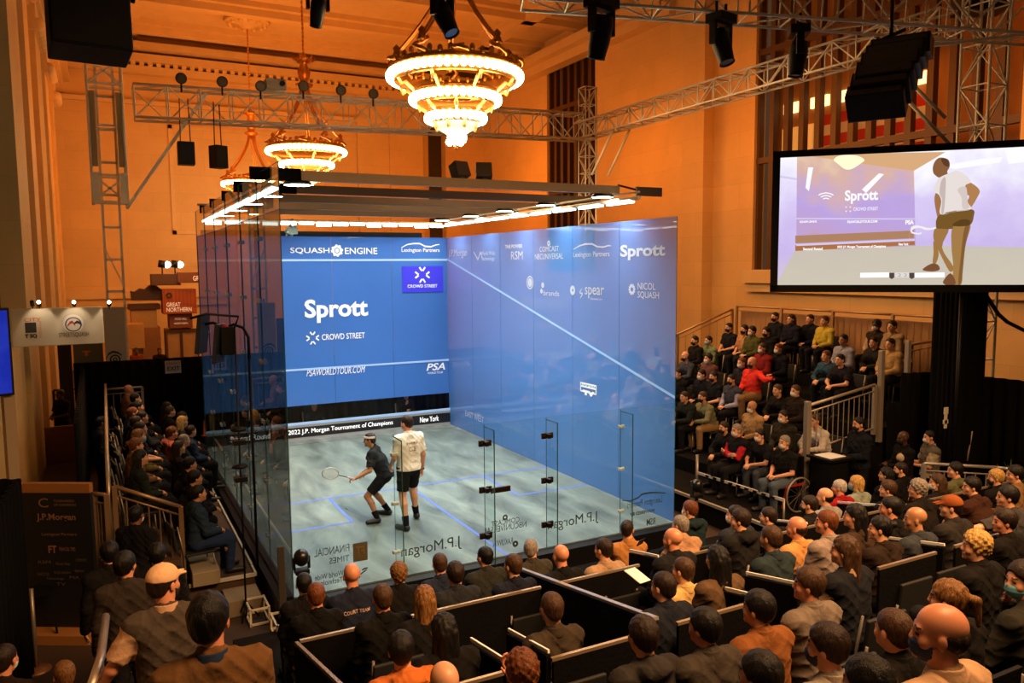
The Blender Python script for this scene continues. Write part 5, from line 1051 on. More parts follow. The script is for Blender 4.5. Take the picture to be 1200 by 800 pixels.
# ---- the skeleton: x right, y forward, z up, origin on the floor under the hips
def pose(kind, yaw=0, pitch=0):
    j = {}; sit = kind in SIT; lean = {'lean': .38, 'lap': .06, 'cross': .0, 'chin': .22, 'phone': .05, 'ext': .02, 'back': -.06}.get(kind, 0)
    hz = .52 if sit else .93
    P = np.array([0, 0, hz]); tl = .50
    C = P + np.array([0, math.sin(lean) * tl, math.cos(lean) * tl]); up = (C - P) / tl; fw = np.array([0, up[2], -up[1]])
    if kind == 'playA': C = P + np.array([.02, .26, .42]); P = np.array([0, 0, .80]); C = P + np.array([0, .20, .45]); up = (C - P) / np.linalg.norm(C - P)
    j['P'], j['C'] = P, C
    j['S'] = [C + np.array([s * .175, 0, -.05]) for s in (-1, 1)]
    H = C + np.array([0, .035 + .3 * math.sin(lean) * .3, .185]); j['H'] = H; j['HM'] = eul(pitch, 0, yaw)
    hw = .09; j['hip'] = [P + np.array([s * hw, 0, -.01]) for s in (-1, 1)]
    S = j['S']
    if sit:
        j['knee'] = [np.array([s * .13, .44, .50]) for s in (-1, 1)]; j['ank'] = [np.array([s * .13, .42, .09]) for s in (-1, 1)]; j['toe'] = [np.array([s * .16, .60, .04]) for s in (-1, 1)]
        if kind == 'chin': j['knee'] = [np.array([-.14, .44, .5]), np.array([.02, .45, .60])]; j['ank'] = [np.array([-.13, .42, .09]), np.array([-.20, .55, .40])]; j['toe'] = [np.array([-.15, .60, .04]), np.array([-.24, .70, .33])]
    else:
        j['knee'] = [np.array([s * .10, .02, .50]) for s in (-1, 1)]; j['ank'] = [np.array([s * .105, -.02, .09]) for s in (-1, 1)]; j['toe'] = [np.array([s * .14, .16, .035]) for s in (-1, 1)]
    dn = np.array([0, 0, -1.0])
    if kind in ('lap', 'back'): j['elb'] = [S[i] + np.array([s * .07, .04, -.27]) for i, s in enumerate((-1, 1))]; j['wri'] = [np.array([s * .075, .30, .64]) for s in (-1, 1)]; j['hand'] = [((-s * .75, .6, -.1), (0, 0, -1), 1) for s in (-1, 1)]
    elif kind == 'lean': j['elb'] = [S[i] + np.array([s * .05, .16, -.24]) for i, s in enumerate((-1, 1))]; j['wri'] = [np.array([s * .05, .50, .66]) for s in (-1, 1)]; j['hand'] = [((-s * .6, .7, -.2), (-s * .4, 0, -.9), 1) for s in (-1, 1)]
    elif kind == 'cross': j['elb'] = [S[i] + np.array([s * .06, .09, -.25]) for i, s in enumerate((-1, 1))]; j['wri'] = [np.array([.06, .25, .80]), np.array([-.06, .27, .77])]; j['hand'] = [((.9, .0, .2), (0, -1, 0), 1), ((-.9, .0, .2), (0, -1, 0), 1)]
    elif kind == 'chin': j['elb'] = [S[0] + np.array([-.06, .10, -.25]), S[1] + np.array([.03, .20, -.20])]; j['wri'] = [np.array([-.05, .34, .66]), H + np.array([.07, .12, -.20])]; j['hand'] = [((.7, .6, -.1), (0, 0, -1), 1), ((-.4, -.2, .9), (-.3, -.9, 0), 1.5)]
    elif kind == 'phone': j['elb'] = [S[0] + np.array([-.05, .12, -.24]), S[1] + np.array([.10, .16, -.20])]; j['wri'] = [np.array([.02, .34, .80]), np.array([.14, .42, .98])]; j['hand'] = [((.5, .8, .2), (0, 0, -1), 1), ((-.3, .5, .8), (0, -1, .3), 1.1)]
    elif kind == 'ext': j['elb'] = [S[0] + np.array([-.26, .06, -.04]), S[1] + np.array([.06, .04, -.27])]; j['wri'] = [S[0] + np.array([-.50, .04, .0]), np.array([.075, .30, .64])]; j['hand'] = [((-.95, .1, -.2), (0, .2, -1), .6), ((-.75, .6, -.1), (0, 0, -1), 1)]
    elif kind == 'stand': j['elb'] = [S[i] + np.array([s * .06, -.02, -.28]) for i, s in enumerate((-1, 1))]; j['wri'] = [S[i] + np.array([s * .08, .05, -.53]) for i, s in enumerate((-1, 1))]; j['hand'] = [((0, .15, -1), (-s, 0, 0), .7) for s in (-1, 1)]
    elif kind == 'clasp': j['elb'] = [S[i] + np.array([s * .07, .02, -.27]) for i, s in enumerate((-1, 1))]; j['wri'] = [np.array([s * .07, .26, 1.08]) for s in (-1, 1)]; j['hand'] = [((-s * .8, .4, -.1), (0, -.4, -1), 1) for s in (-1, 1)]
    elif kind == 'rail': j['elb'] = [S[0] + np.array([-.15, .02, -.24]), S[1] + np.array([.07, .02, -.28])]; j['wri'] = [S[0] + np.array([-.27, .10, -.46]), S[1] + np.array([.06, .14, -.52])]; j['hand'] = [((-.3, .45, -.8), (0, -.6, -.8), 1.2), ((0, .25, -1), (-1, 0, 0), .8)]
    elif kind == 'hold': j['elb'] = [S[i] + np.array([s * .05, .02, -.27]) for i, s in enumerate((-1, 1))]; j['wri'] = [np.array([-.02, .30, 1.12]), np.array([.06, .30, 1.16])]; j['hand'] = [((.7, .6, .2), (0, 0, -1), 1), ((-.7, .6, .2), (0, 0, -1), 1)]
    elif kind == 'playA':
        j['hip'] = [P + np.array([s * .09, 0, 0]) for s in (-1, 1)]; j['knee'] = [np.array([-.20, .30, .46]), np.array([.16, .26, .44])]; j['ank'] = [np.array([-.26, .12, .09]), np.array([.20, .0, .09])]; j['toe'] = [np.array([-.34, .27, .035]), np.array([.24, .19, .035])]
        j['elb'] = [S[0] + np.array([-.12, .02, -.26]), S[1] + np.array([.06, .02, -.28])]; j['wri'] = [S[0] + np.array([-.20, .24, -.36]), S[1] + np.array([.00, .22, -.40])]; j['hand'] = [((-.3, .9, -.1), (0, 0, -1), 1.6), ((-.2, .6, -.7), (-.8, 0, 0), .9)]
        j['H'] = C + np.array([-.01, .07, .175])
    elif kind == 'playB':
        j['knee'] = [np.array([-.08, .10, .50]), np.array([.16, -.04, .52])]; j['ank'] = [np.array([-.02, .02, .09]), np.array([.22, -.40, .16])]; j['toe'] = [np.array([-.05, .20, .035]), np.array([.24, -.24, .045])]
        j['ank'] = [np.array([-.16, -.18, .09]), np.array([.24, .24, .10])]; j['toe'] = [np.array([-.22, .0, .035]), np.array([.34, .40, .035])]; j['knee'] = [np.array([-.13, -.02, .50]), np.array([.16, .20, .52])]
        j['elb'] = [S[0] + np.array([-.05, .05, -.28]), S[1] + np.array([.08, -.02, -.28])]; j['wri'] = [S[0] + np.array([-.02, .22, -.44]), S[1] + np.array([.10, .06, -.53])]; j['hand'] = [((.1, .6, -.7), (.9, 0, 0), .9), ((0, .2, -1), (-1, 0, 0), 1.5)]
    # keep limb lengths human
    for i in (0, 1):
        for a, b, c, l1, l2 in (('S', 'elb', 'wri', .285, .255),):
            A, B_ = j[a][i], j[c][i]; v = B_ - A; L = np.linalg.norm(v)
            if L > l1 + l2 - .01: B_ = A + v / L * (l1 + l2 - .01); v = B_ - A; L = np.linalg.norm(v)
            x = (l1 * l1 - l2 * l2 + L * L) / (2 * L); hgt = math.sqrt(max(l1 * l1 - x * x, 0)); u = v / L; e = j[b][i] - A; e = e - u * (e @ u); e = e / max(np.linalg.norm(e), 1e-6); j[b][i] = A + u * x + e * hgt; j[c][i] = B_
    return j
SIT = ('lap', 'lean', 'cross', 'chin', 'phone', 'ext', 'back')
def hand_prims(w, spec, side):
    d, n, curl = spec; d = np.array(d, float); d /= np.linalg.norm(d); n = np.array(n, float); n -= d * (n @ d); n /= np.linalg.norm(n); x = np.cross(d, n) * side; P = []
    for k in range(4):
        o = (k - 1.5) * .019; kn = w + d * .085 + x * o; P.append((cone(w + d * .01 + x * o * .5, kn, .015, .0125), .008))
        L = (.030, .034, .032, .025)[k] * 1.0; p = kn; a = curl * .35
        for s_ in range(3):
            dd = d * math.cos(a) + n * math.sin(a); q = p + dd * L * (1.15, .8, .65)[s_]; P.append((cone(p, q, .0102 - .001 * s_, .0095 - .001 * s_), .003)); p = q; a += curl * .5
    b = w + d * .03 + x * -.022; t1 = b + (d * .55 - x * .7 + n * .3) * .045; t2 = t1 + (d * .85 - x * .2 + n * .45) * .032; P += [(cone(b, t1, .014, .0115), .006), (cone(t1, t2, .011, .009), .003)]
    return P
def torso_prims(j, fat=1.0):
    P, C = j['P'], j['C']; m = P + (C - P) * .55; S = j['S']; L = []
    for s in (-1, 1):
        L += [(cone(P + [s * .06, .0, .0], m + [s * .065, .01, 0], .112 * fat, .108 * fat), .05), (cone(m + [s * .065, .01, 0], C + [s * .085, .0, -.12], .108 * fat, .105), .05), (cone(C + [s * .03, -.015, -.01], S[(s + 1) // 2] + [0, -.01, .005], .058, .055), .04)]
        L.append((cone(C + [s * .08, 0, -.12], S[(s + 1) // 2], .09, .058), .04))
    return L
def arm_prims(j, i, r=1.0): return [(cone(j['S'][i], j['elb'][i], .052 * r, .040 * r), .03), (cone(j['elb'][i], j['wri'][i], .041 * r, .027 * r), .015)]
def leg_prims(j, i): 
    k, a, t = j['knee'][i], j['ank'][i], j['toe'][i]; calf = k + (a - k) * .3; back = np.array([0, -.02, 0])
    return [(cone(j['hip'][i], k, .092, .056), .04), (cone(k, calf + back, .055, .056), .02), (cone(calf + back, a, .056, .036), .02), (cone(a + [0, -.02, -.05], t, .036, .03), .02)]
def head_prims(H, M):
    E = lambda c, r: ell(c, r, M, H); w = lambda p: H + M @ np.array(p, float); K = lambda a, b, r1, r2: cone(w(a), w(b), r1, r2)
    A = [(E((0, -.014, .035), (.077, .097, .088)), .01), (E((0, .025, -.028), (.061, .066, .082)), .03), (E((0, .036, -.078), (.044, .048, .036)), .025), (K((-.034, .076, .022), (.034, .076, .022), .013, .013), .012),
         (K((0, .086, .012), (0, .100, -.026), .0075, .0115), .010), (K((-.011, .098, -.030), (.011, .098, -.030), .008, .008), .006), (K((-.020, .088, -.060), (.020, .088, -.060), .0075, .0075), .010), (K((-.006, .080, -.096), (.006, .080, -.096), .014, .014), .02)]
    for s in (-1, 1): A += [(E((s * .079, -.004, -.012), (.010, .020, .032)), .006), (E((s * .045, .058, -.030), (.022, .022, .024)), .02)]
    return A, [(E((s * .031, .094, .002), (.015, .012, .010)), .008) for s in (-1, 1)], [(E((s * .031, .078, .001), (.0125, .0125, .0115)), .002) for s in (-1, 1)]
def body_mesh(j, h, kind):
    lo = np.array([-.62, -.45, -.02]); hi = np.array([.62, .85, j['H'][2] + .16]); g = Grid(lo, hi, h)
    for p, k in torso_prims(j): g.put(p, k)
    for i in (0, 1):
        for p, k in arm_prims(j, i) + hand_prims(j['wri'][i], j['hand'][i], (-1, 1)[i]) + leg_prims(j, i): g.put(p, k)
    g.put(cone(j['C'] + [0, -.01, -.02], j['H'] + [0, -.02, -.06], .060, .054), .03); A, sub, eye = head_prims(j['H'], j['HM'])
    for p, k in A: g.put(p, k)
    for p, k in sub: g.put(p, k, mode='sub')
    for p, k in eye: g.put(p, k)
    V, F = g.mesh(); c = (V[F].mean(1) - j['H']) @ j['HM']; mi = np.zeros(len(F), int)
    ax = np.abs(c[:, 0]); mi[(np.abs(c[:, 2] - .001) < .007) & (np.abs(ax - .031) < .012) & (c[:, 1] > .072)] = 1; mi[(np.abs(c[:, 2] - .027) < .0055) & (ax > .014) & (ax < .048) & (c[:, 1] > .07)] = 2; mi[(np.abs(c[:, 2] + .060) < .008) & (ax < .024) & (c[:, 1] > .085)] = 3
    return to_mesh('person', V, F, [None, None, None, None], mi)
def wrinkle(X, Y, Z, amp=.003, s=1.0):
    """folds: thin ridges that fan out from the armpits and bunch at the waist"""
    a = np.abs(X); w1 = np.sin(27 * s * Z + 24 * s * a + 2.4 * np.sin(9 * X + 6 * Y + 4 * Z)); w2 = np.sin(31 * s * Z - 16 * s * a + 1.7 * np.sin(13 * X - 7 * Y) + 1.0)
    return -amp * ((1 - np.abs(w1)) ** 2 * 1.3 + (1 - np.abs(w2)) ** 2 * 1.0 - .5)
def cloth_mesh(j, what, h, sit):
    lo = np.array([-.62, -.45, -.02]); hi = np.array([.62, .85, j['H'][2] + .1]); g = Grid(lo, hi, h); P = j['P']
    if what in ('short', 'long', 'jacket', 'vest', 'hood'):
        inf = {'short': .012 if sit else .018, 'long': .013, 'jacket': .022, 'vest': .020, 'hood': .022}[what]
        for p, k in torso_prims(j): g.put(p, k, inf)
        g.put(cone(j['C'] + [0, -.012, -.01], j['C'] + [0, -.002, .045], .064, .057), .02, .006 if what != 'jacket' else .012)
        if what == 'hood': g.put(ell(j['C'] + [0, -.10, .02], (.12, .07, .07)), .03)
        for i in (0, 1):
            S, e, w_ = j['S'][i], j['elb'][i], j['wri'][i]
            if what == 'short': g.put(cone(S, S + (e - S) * .72, .056, .056, True), .03, inf)
            elif what != 'vest': g.put(cone(S, e, .054, .044), .03, inf); g.put(cone(e, w_, .044, .034, True), .015, inf * .8)
            else: g.put(cone(S, S + (e - S) * .12, .054, .05, True), .03, inf)
        if what in ('jacket', 'hood', 'short') and not sit: g.put(ell(P + [0, 0, -.02], (.185, .145, .13)), .04, inf * .5)
        X, Y, Z = g.ax[0][:, None, None], g.ax[1][None, :, None], g.ax[2][None, None, :]; g.f += wrinkle(X, Y, Z, .0065)
        arm = np.abs(X) > .24; cut = (P[2] + (-.01 if sit else (-.03 if what == 'short' else -.10))) - Z
        if not sit: low = j['wri']; g.f = np.where((np.abs(X) < .205) & (Z < P[2] + .1), np.maximum(g.f, cut), g.f)
        else: g.f = np.where(Y < .2, np.maximum(g.f, cut), g.f)
    elif what == 'collar':
        g = Grid(j['C'] - .16, j['C'] + .18, .006); c0 = j['C'] + [0, -.012, .018]; c1 = j['C'] + [0, -.006, .070]
        g.put(cone(c0, c1, .080, .069, True), 0); g.put(cone(c0 + [0, .004, -.02], c1 + [0, .004, .03], .070, .058), .003, mode='sub'); X, Y, Z = g.ax[0][:, None, None], g.ax[1][None, :, None], g.ax[2][None, None, :]
        g.f = np.maximum(g.f, (Z - (j['C'][2] + .060) + .40 * (Y - j['C'][1])) * .9).astype(F32); g.f = np.maximum(g.f, (j['C'][2] + .0 - Z)); g.f = np.maximum(g.f, (.016 - np.abs(X - j['C'][0])) * (Y > j['C'][1] + .03) + -1 * (Y <= j['C'][1] + .03))
    elif what in ('trousers', 'shorts'):
        inf = .016; fr = 1.0 if what == 'trousers' else .0
        for s in (-1, 1): g.put(cone(P + [s * .06, 0, .0], P + [s * .06, .0, .07], .114, .112), .04, .012)
        for i in (0, 1):
            k, a = j['knee'][i], j['ank'][i]
            if what == 'trousers': g.put(cone(j['hip'][i], k, .092, .062), .04, inf); g.put(cone(k, a, .062, .046, True), .02, inf)
            else: g.put(cone(j['hip'][i], j['hip'][i] + (k - j['hip'][i]) * .78, .094, .074, True), .04, inf)
        X, Y, Z = g.ax[0][:, None, None], g.ax[1][None, :, None], g.ax[2][None, None, :]; g.f += wrinkle(X, Y, Z, .0035, .8); g.f = np.maximum(g.f, Z - (P[2] + (.11 if sit else .03)))
    elif what == 'shoes':
        for i in (0, 1):
            a, t = j['ank'][i], j['toe'][i]; g.put(cone(a + [0, -.025, -.045], t, .040, .034), .02, .008); g.put(cone(a + [0, 0, -.05], a + [0, 0, -.01], .042, .042, True), .02, .004)
        g.f = np.maximum(g.f, -(g.ax[2][None, None, :] - .004))
    elif what == 'socks':
        for i in (0, 1): a, k = j['ank'][i], j['knee'][i]; g.put(cone(a, a + (k - a) * .3, .040, .050, True), .0, .006)
    V, F = g.mesh(); return to_mesh(what, V, F, [None])
def hair_mesh(style, h=.007):
    I3 = np.eye(3); O = np.zeros(3); g = Grid((-.19, -.30, -.42), (.19, .24, .19), h); X, Y, Z = g.ax[0][:, None, None], g.ax[1][None, :, None], g.ax[2][None, None, :]
    st = lambda a: a * (np.sin(X * 160 + Z * 30 + 2 * np.sin(Y * 40)) * .5 + np.sin(Y * 130 + Z * 45 + 2 * np.sin(X * 50)) * .5)
    line = (-.052 + 1.15 * (Y + .02)) - Z + .005 * np.sin(X * 110 + Y * 40) + .004 * np.sin(X * 61 + 1)      # hairline: face side stays clear
    if style in ('short', 'curly', 'long', 'bob', 'pony', 'fringe', 'bun', 'thick'):
        r = {'short': (.083, .104, .094), 'curly': (.094, .112, .112), 'thick': (.090, .110, .106), 'fringe': (.080, .100, .056)}.get(style, (.087, .107, .097)); zc = .035 if style != 'fringe' else .0
        g.put(ell((0, -.016, zc), r), .0); g.put(ell((0, -.055, -.02), (.066, .058, .058)), .02)
        if style == 'curly': g.f += .008 * (np.sin(X * 95) * np.sin(Y * 95) * np.sin(Z * 95)) + .004 * np.sin(X * 190 + Y * 60) * np.sin(Z * 180)
        g.f += st(.0025 if style != 'short' else .0018)
        d = np.maximum(g.f, line * .65); d = np.maximum(d, -.078 - Z)
        if style == 'fringe': d = np.maximum(d, Y - .012); d = np.maximum(d, (Z - .055 - .5 * np.minimum(Y + .05, 0)) * .8)
        g.f = d.astype(F32)
        if style in ('long', 'bob', 'pony', 'bun'):
            if style == 'long':
                for s in (-1, 1): g.put(cone((s * .066, -.03, .0), (s * .078, -.04, -.20), .030, .034), .03); 
                for x in (-.035, 0, .035): g.put(cone((x, -.085, .0), (x * 1.4, -.095, -.27), .040, .038), .03)
            elif style == 'bob':
                for s in (-1, 1): g.put(cone((s * .072, -.01, .02), (s * .080, .0, -.09), .026, .026), .03)
                for x in (-.04, 0, .04): g.put(cone((x, -.075, .0), (x * 1.3, -.08, -.10), .040, .034), .03)
            elif style == 'pony': g.put(cone((0, -.10, .04), (0, -.155, .03), .022, .024), .015); g.put(cone((0, -.155, .03), (.01, -.17, -.12), .030, .014), .015)
            else: g.put(ell((0, -.125, .055), (.038, .034, .036)), .01)
            g.f += st(.0025).astype(F32)
            g.put(ell((0, .075, -.05), (.058, .075, .10)), .01, mode='sub')
    elif style == 'cap':
        g.put(ell((0, -.012, .045), (.090, .108, .090)), 0); g.f = np.maximum(g.f, .028 - .12 * Y - Z); 
        for x in (-.045, 0, .045): g.put(cone((x, .075, .045), (x * .9, .165 - abs(x) * .5, .028), .013, .010), .02)
        g.put(ell((0, -.012, .138), (.008, .008, .006)), .003)
    elif style == 'headband':
        g.put(ell((0, -.014, .035), (.086, .106, .098)), 0); g.f = np.maximum(g.f, np.abs(Z - .055 - .12 * Y) - .020)
    elif style == 'mask':
        g.put(ell((0, .030, -.052), (.066, .080, .070)), 0); g.f = np.maximum(g.f, np.maximum(.028 - Y, Z + .018)); g.f += (.0015 * np.sin(Z * 240)).astype(F32)
        g.put(cone((-.075, .0, -.03), (-.062, .045, -.045), .003, .003), .002); g.put(cone((.075, .0, -.03), (.062, .045, -.045), .003, .003), .002)
    elif style == 'glasses':
        g = Grid((-.10, -.03, -.04), (.10, .13, .05), .003)
        for s in (-1, 1):
            pts = [(s * (.033 + .021 * math.cos(t)), .108, .001 + .016 * math.sin(t)) for t in [2 * math.pi * k / 10 for k in range(11)]]
            for a, b in zip(pts, pts[1:]): g.put(cone(a, b, .0028, .0028), .001)
            g.put(cone((s * .056, .104, .006), (s * .080, .0, .004), .0028, .0028), .001)
        g.put(cone((-.012, .108, .004), (.012, .108, .004), .0028, .0028), .001)
    V, F = g.mesh(); return to_mesh(style, V, F, [None])
_cache = {}
def cached(key, fn):
    if key not in _cache: _cache[key] = fn()
    return _cache[key]
SKIN = {'l': 'd69b78', 'p': 'dcae90', 'r': 'd08a68', 't': 'b07c58', 'b': '7a4f36', 'd': '4a2f22'}
HAIRC = {'K': '0e0b0a', 'D': '22160f', 'B': '3d2817', 'R': '5e3216', 'G': '7a7168', 'Y': 'b08a4c', 'W': 'a8a096', 'L': '6e4a26'}
MASKC = {'w': 'dcd8d0', 'b': '5fa0b0', 'k': '111115', 'n': '26385c'}
def skin(c): return mat(SKIN[c], .42, name='skin', noise=.05, scale=20, spec=.45)
def cloth(c): return mat(c, .88, name='cloth', noise=.12, scale=9, bump=.35, bscale=22, spec=.12)
def hairm(c):
    if ('hair', c) in MC: return MC[('hair', c)]
    m = bpy.data.materials.new('hair'); m.use_nodes = True; nt = m.node_tree; b = nt.nodes['Principled BSDF']; L = nt.links; tc = nt.nodes.new('ShaderNodeTexCoord'); mp = nt.nodes.new('ShaderNodeMapping'); mp.inputs['Scale'].default_value = (150, 150, 16)
    n = nt.nodes.new('ShaderNodeTexNoise'); n.inputs['Scale'].default_value = 1; n.inputs['Detail'].default_value = 3; n.inputs['Distortion'].default_value = .8; L.new(tc.outputs['Object'], mp.inputs[0]); L.new(mp.outputs[0], n.inputs['Vector'])
    cr = nt.nodes.new('ShaderNodeValToRGB'); e = cr.color_ramp.elements; col = lin(HAIRC[c]); e[0].position = .35; e[0].color = tuple(x * .45 for x in col[:3]) + (1,); e[1].position = .68; e[1].color = tuple(min(1, x * 1.9) for x in col[:3]) + (1,)
    L.new(n.outputs['Fac'], cr.inputs[0]); L.new(cr.outputs[0], b.inputs['Base Color']); bp = nt.nodes.new('ShaderNodeBump'); bp.inputs['Strength'].default_value = .9; bp.inputs['Distance'].default_value = .006; L.new(n.outputs['Fac'], bp.inputs['Height']); L.new(bp.outputs[0], b.inputs['Normal'])
    b.inputs['Roughness'].default_value = .5; b.inputs['Specular IOR Level'].default_value = .3; MC[('hair', c)] = m; return m
EYEM, BROWM, LIPM = mat('1a1210', .2, name='eye'), mat('2a1a12', .7, name='brow'), mat('a85a48', .5, name='lip')
def link(name, me, mats, parent=None):
    o = bpy.data.objects.new(name, me); COL.objects.link(o); o.parent = parent
    for i, m in enumerate(mats):
        o.material_slots[i].link = 'OBJECT'; o.material_slots[i].material = m
    return o
def person(loc, rz, kind='lap', yaw=0, pitch=0, top='long', col='222222', legs='17171a', sk='l', hair='short', hc='D', mask=None, lab='', grp=None, h=.010, sc=1.0, under=None, shoes='151312', extra=(), headaim=None):
    key = (kind, round(yaw, 2), round(pitch, 2)); j = cached(('pose',) + key, lambda: pose(kind, yaw, pitch)); sit = kind in SIT
    body = cached(('body', h) + key, lambda: body_mesh(j, h, kind)); o = link('person', body, [skin(sk), EYEM, BROWM, LIPM]); o.scale = (sc,) * 3; o.rotation_euler = (0, 0, rz); o.location = loc
    tag(o, lab, 'person', grp); hh = max(h, .009)
    if under: link('shirt', cached((under[0], hh) + (kind,), lambda: cloth_mesh(j, under[0], hh, sit)), [cloth(under[1])], o)
    link({'short': 't_shirt', 'long': 'shirt', 'jacket': 'jacket', 'vest': 'vest', 'hood': 'hooded_jacket'}[top], cached((top, hh) + (kind,), lambda: cloth_mesh(j, top, hh, sit)), [cloth(col)], o)
    if top in ('long', 'jacket', 'vest') and h < .0125: link('collar', cached(('collar', kind), lambda: cloth_mesh(j, 'collar', hh, sit)), [cloth(under[1] if (under and top != 'long') else col)], o)
    lg = 'shorts' if kind in ('playA', 'playB') else 'trousers'
    link(lg, cached((lg, hh, kind), lambda: cloth_mesh(j, lg, hh, sit)), [cloth(legs)], o); link('shoes', cached(('shoes', hh, kind), lambda: cloth_mesh(j, 'shoes', hh, sit)), [mat(shoes, .5, name='shoe_leather')], o)
    HMt = Matrix.Translation(j['H'].tolist()) @ Matrix(j['HM'].tolist()).to_4x4(); hs = .0055 if h < .008 else (.007 if h < .011 else .010)
    def attach(nm, style, m): q = link(nm, cached(('hair', style, hs), lambda: hair_mesh(style, hs)), [m], o); q.matrix_local = HMt; return q
    if hair and hair != 'bald':
        if hair == 'cap': attach('hair', 'short', hairm(hc[0])); attach('cap', 'cap', cloth(hc[1:]))
        else: attach('hair', hair, hairm(hc))
    if mask: attach('face_mask', 'mask', mat(MASKC[mask], .8, name='mask_cloth'))
    for e in extra:
        if e == 'glasses': attach('glasses', 'glasses', mat('1a1614', .3, name='glasses_frame'))
        if e == 'headband': attach('headband', 'headband', mat('d8c8c4', .8, name='band_cloth'))
        if e == 'socks': link('socks', cached(('socks', hh, kind), lambda: cloth_mesh(j, 'socks', hh, sit)), [cloth('15151a')], o)
    return o, j
def head_of(kind, yaw=0, pitch=0): return cached(('pose', kind, round(yaw, 2), round(pitch, 2)), lambda: pose(kind, yaw, pitch))['H']
def seat_at(u, v, tread, rz, kind, yaw=0, sc=1.0):
    """where the feet plane and origin go so the head sits on the picture ray"""
    H = head_of(kind, yaw) * sc; p = on(u, v, 2, tread + float(H[2])); c, s = math.cos(rz), math.sin(rz); return Vector((p.x - (c * H[0] - s * H[1]), p.y - (s * H[0] + c * H[1]), tread)), p
ROWN = ('front', 'second', 'third', 'fourth', 'fifth', 'sixth', 'top', 'top')
def chair_under(loc, rz, grp, lab):
    r_ = dup(CHAIR, loc, rz, lab, grp); return r_
index_children()
def seat_people(table, rowfn, stand, where, h=.010, base_rz=0, chairs=True):
    items = []
    for t in table:
        u, v = t[0], t[1]; row = t[2]; items.append((row, u, t))
    rows = {}
    for row, u, t in sorted(items, key=lambda q: (q[0], q[1])): rows.setdefault(row, []).append(t)
    ORD = ('first', 'second', 'third', 'fourth', 'fifth', 'sixth', 'seventh', 'eighth', 'ninth', 'tenth', 'eleventh', 'twelfth', 'thirteenth', 'fourteenth', 'fifteenth', 'sixteenth', 'seventeenth', 'eighteenth')
    for row, L in rows.items():
        for n, t in enumerate(L):
            u, v, row, desc, kw = t; kw = dict(kw); kind = kw.pop('kind', 'lap'); yaw = kw.pop('yaw', 0); rz = base_rz + kw.pop('rz', 0); hh = kw.pop('h', h); sc = kw.get('sc', 1.0); noc = kw.pop('nochair', 0)
            loc, p = seat_at(u, v, rowfn(row), rz, kind, yaw, sc)
            ax, mid, tol = (1, SEATY[row], .42) if where.startswith('near') else ((0, RCX[row], .16) if where.startswith('right') else (0, 0, 99))
            if abs(p[ax] - mid) > tol:      # keep everybody on their own step
                q_ = on(u, v, ax, mid + math.copysign(tol, p[ax] - mid)); loc += Vector((q_.x - p.x, q_.y - p.y, 0))
            lab = 'person %s, %s from left, %s %s row' % (desc, ORD[n], ROWN[row], where)
            person(loc, rz, kind, yaw, lab=lab, grp='spectators in the %s' % stand, h=hh, **kw)
            if chairs and not noc: chair_under(loc + Vector((0, 0, 0)), rz, 'chairs in the %s' % stand, 'black chair under the person %s' % desc)
K = dict
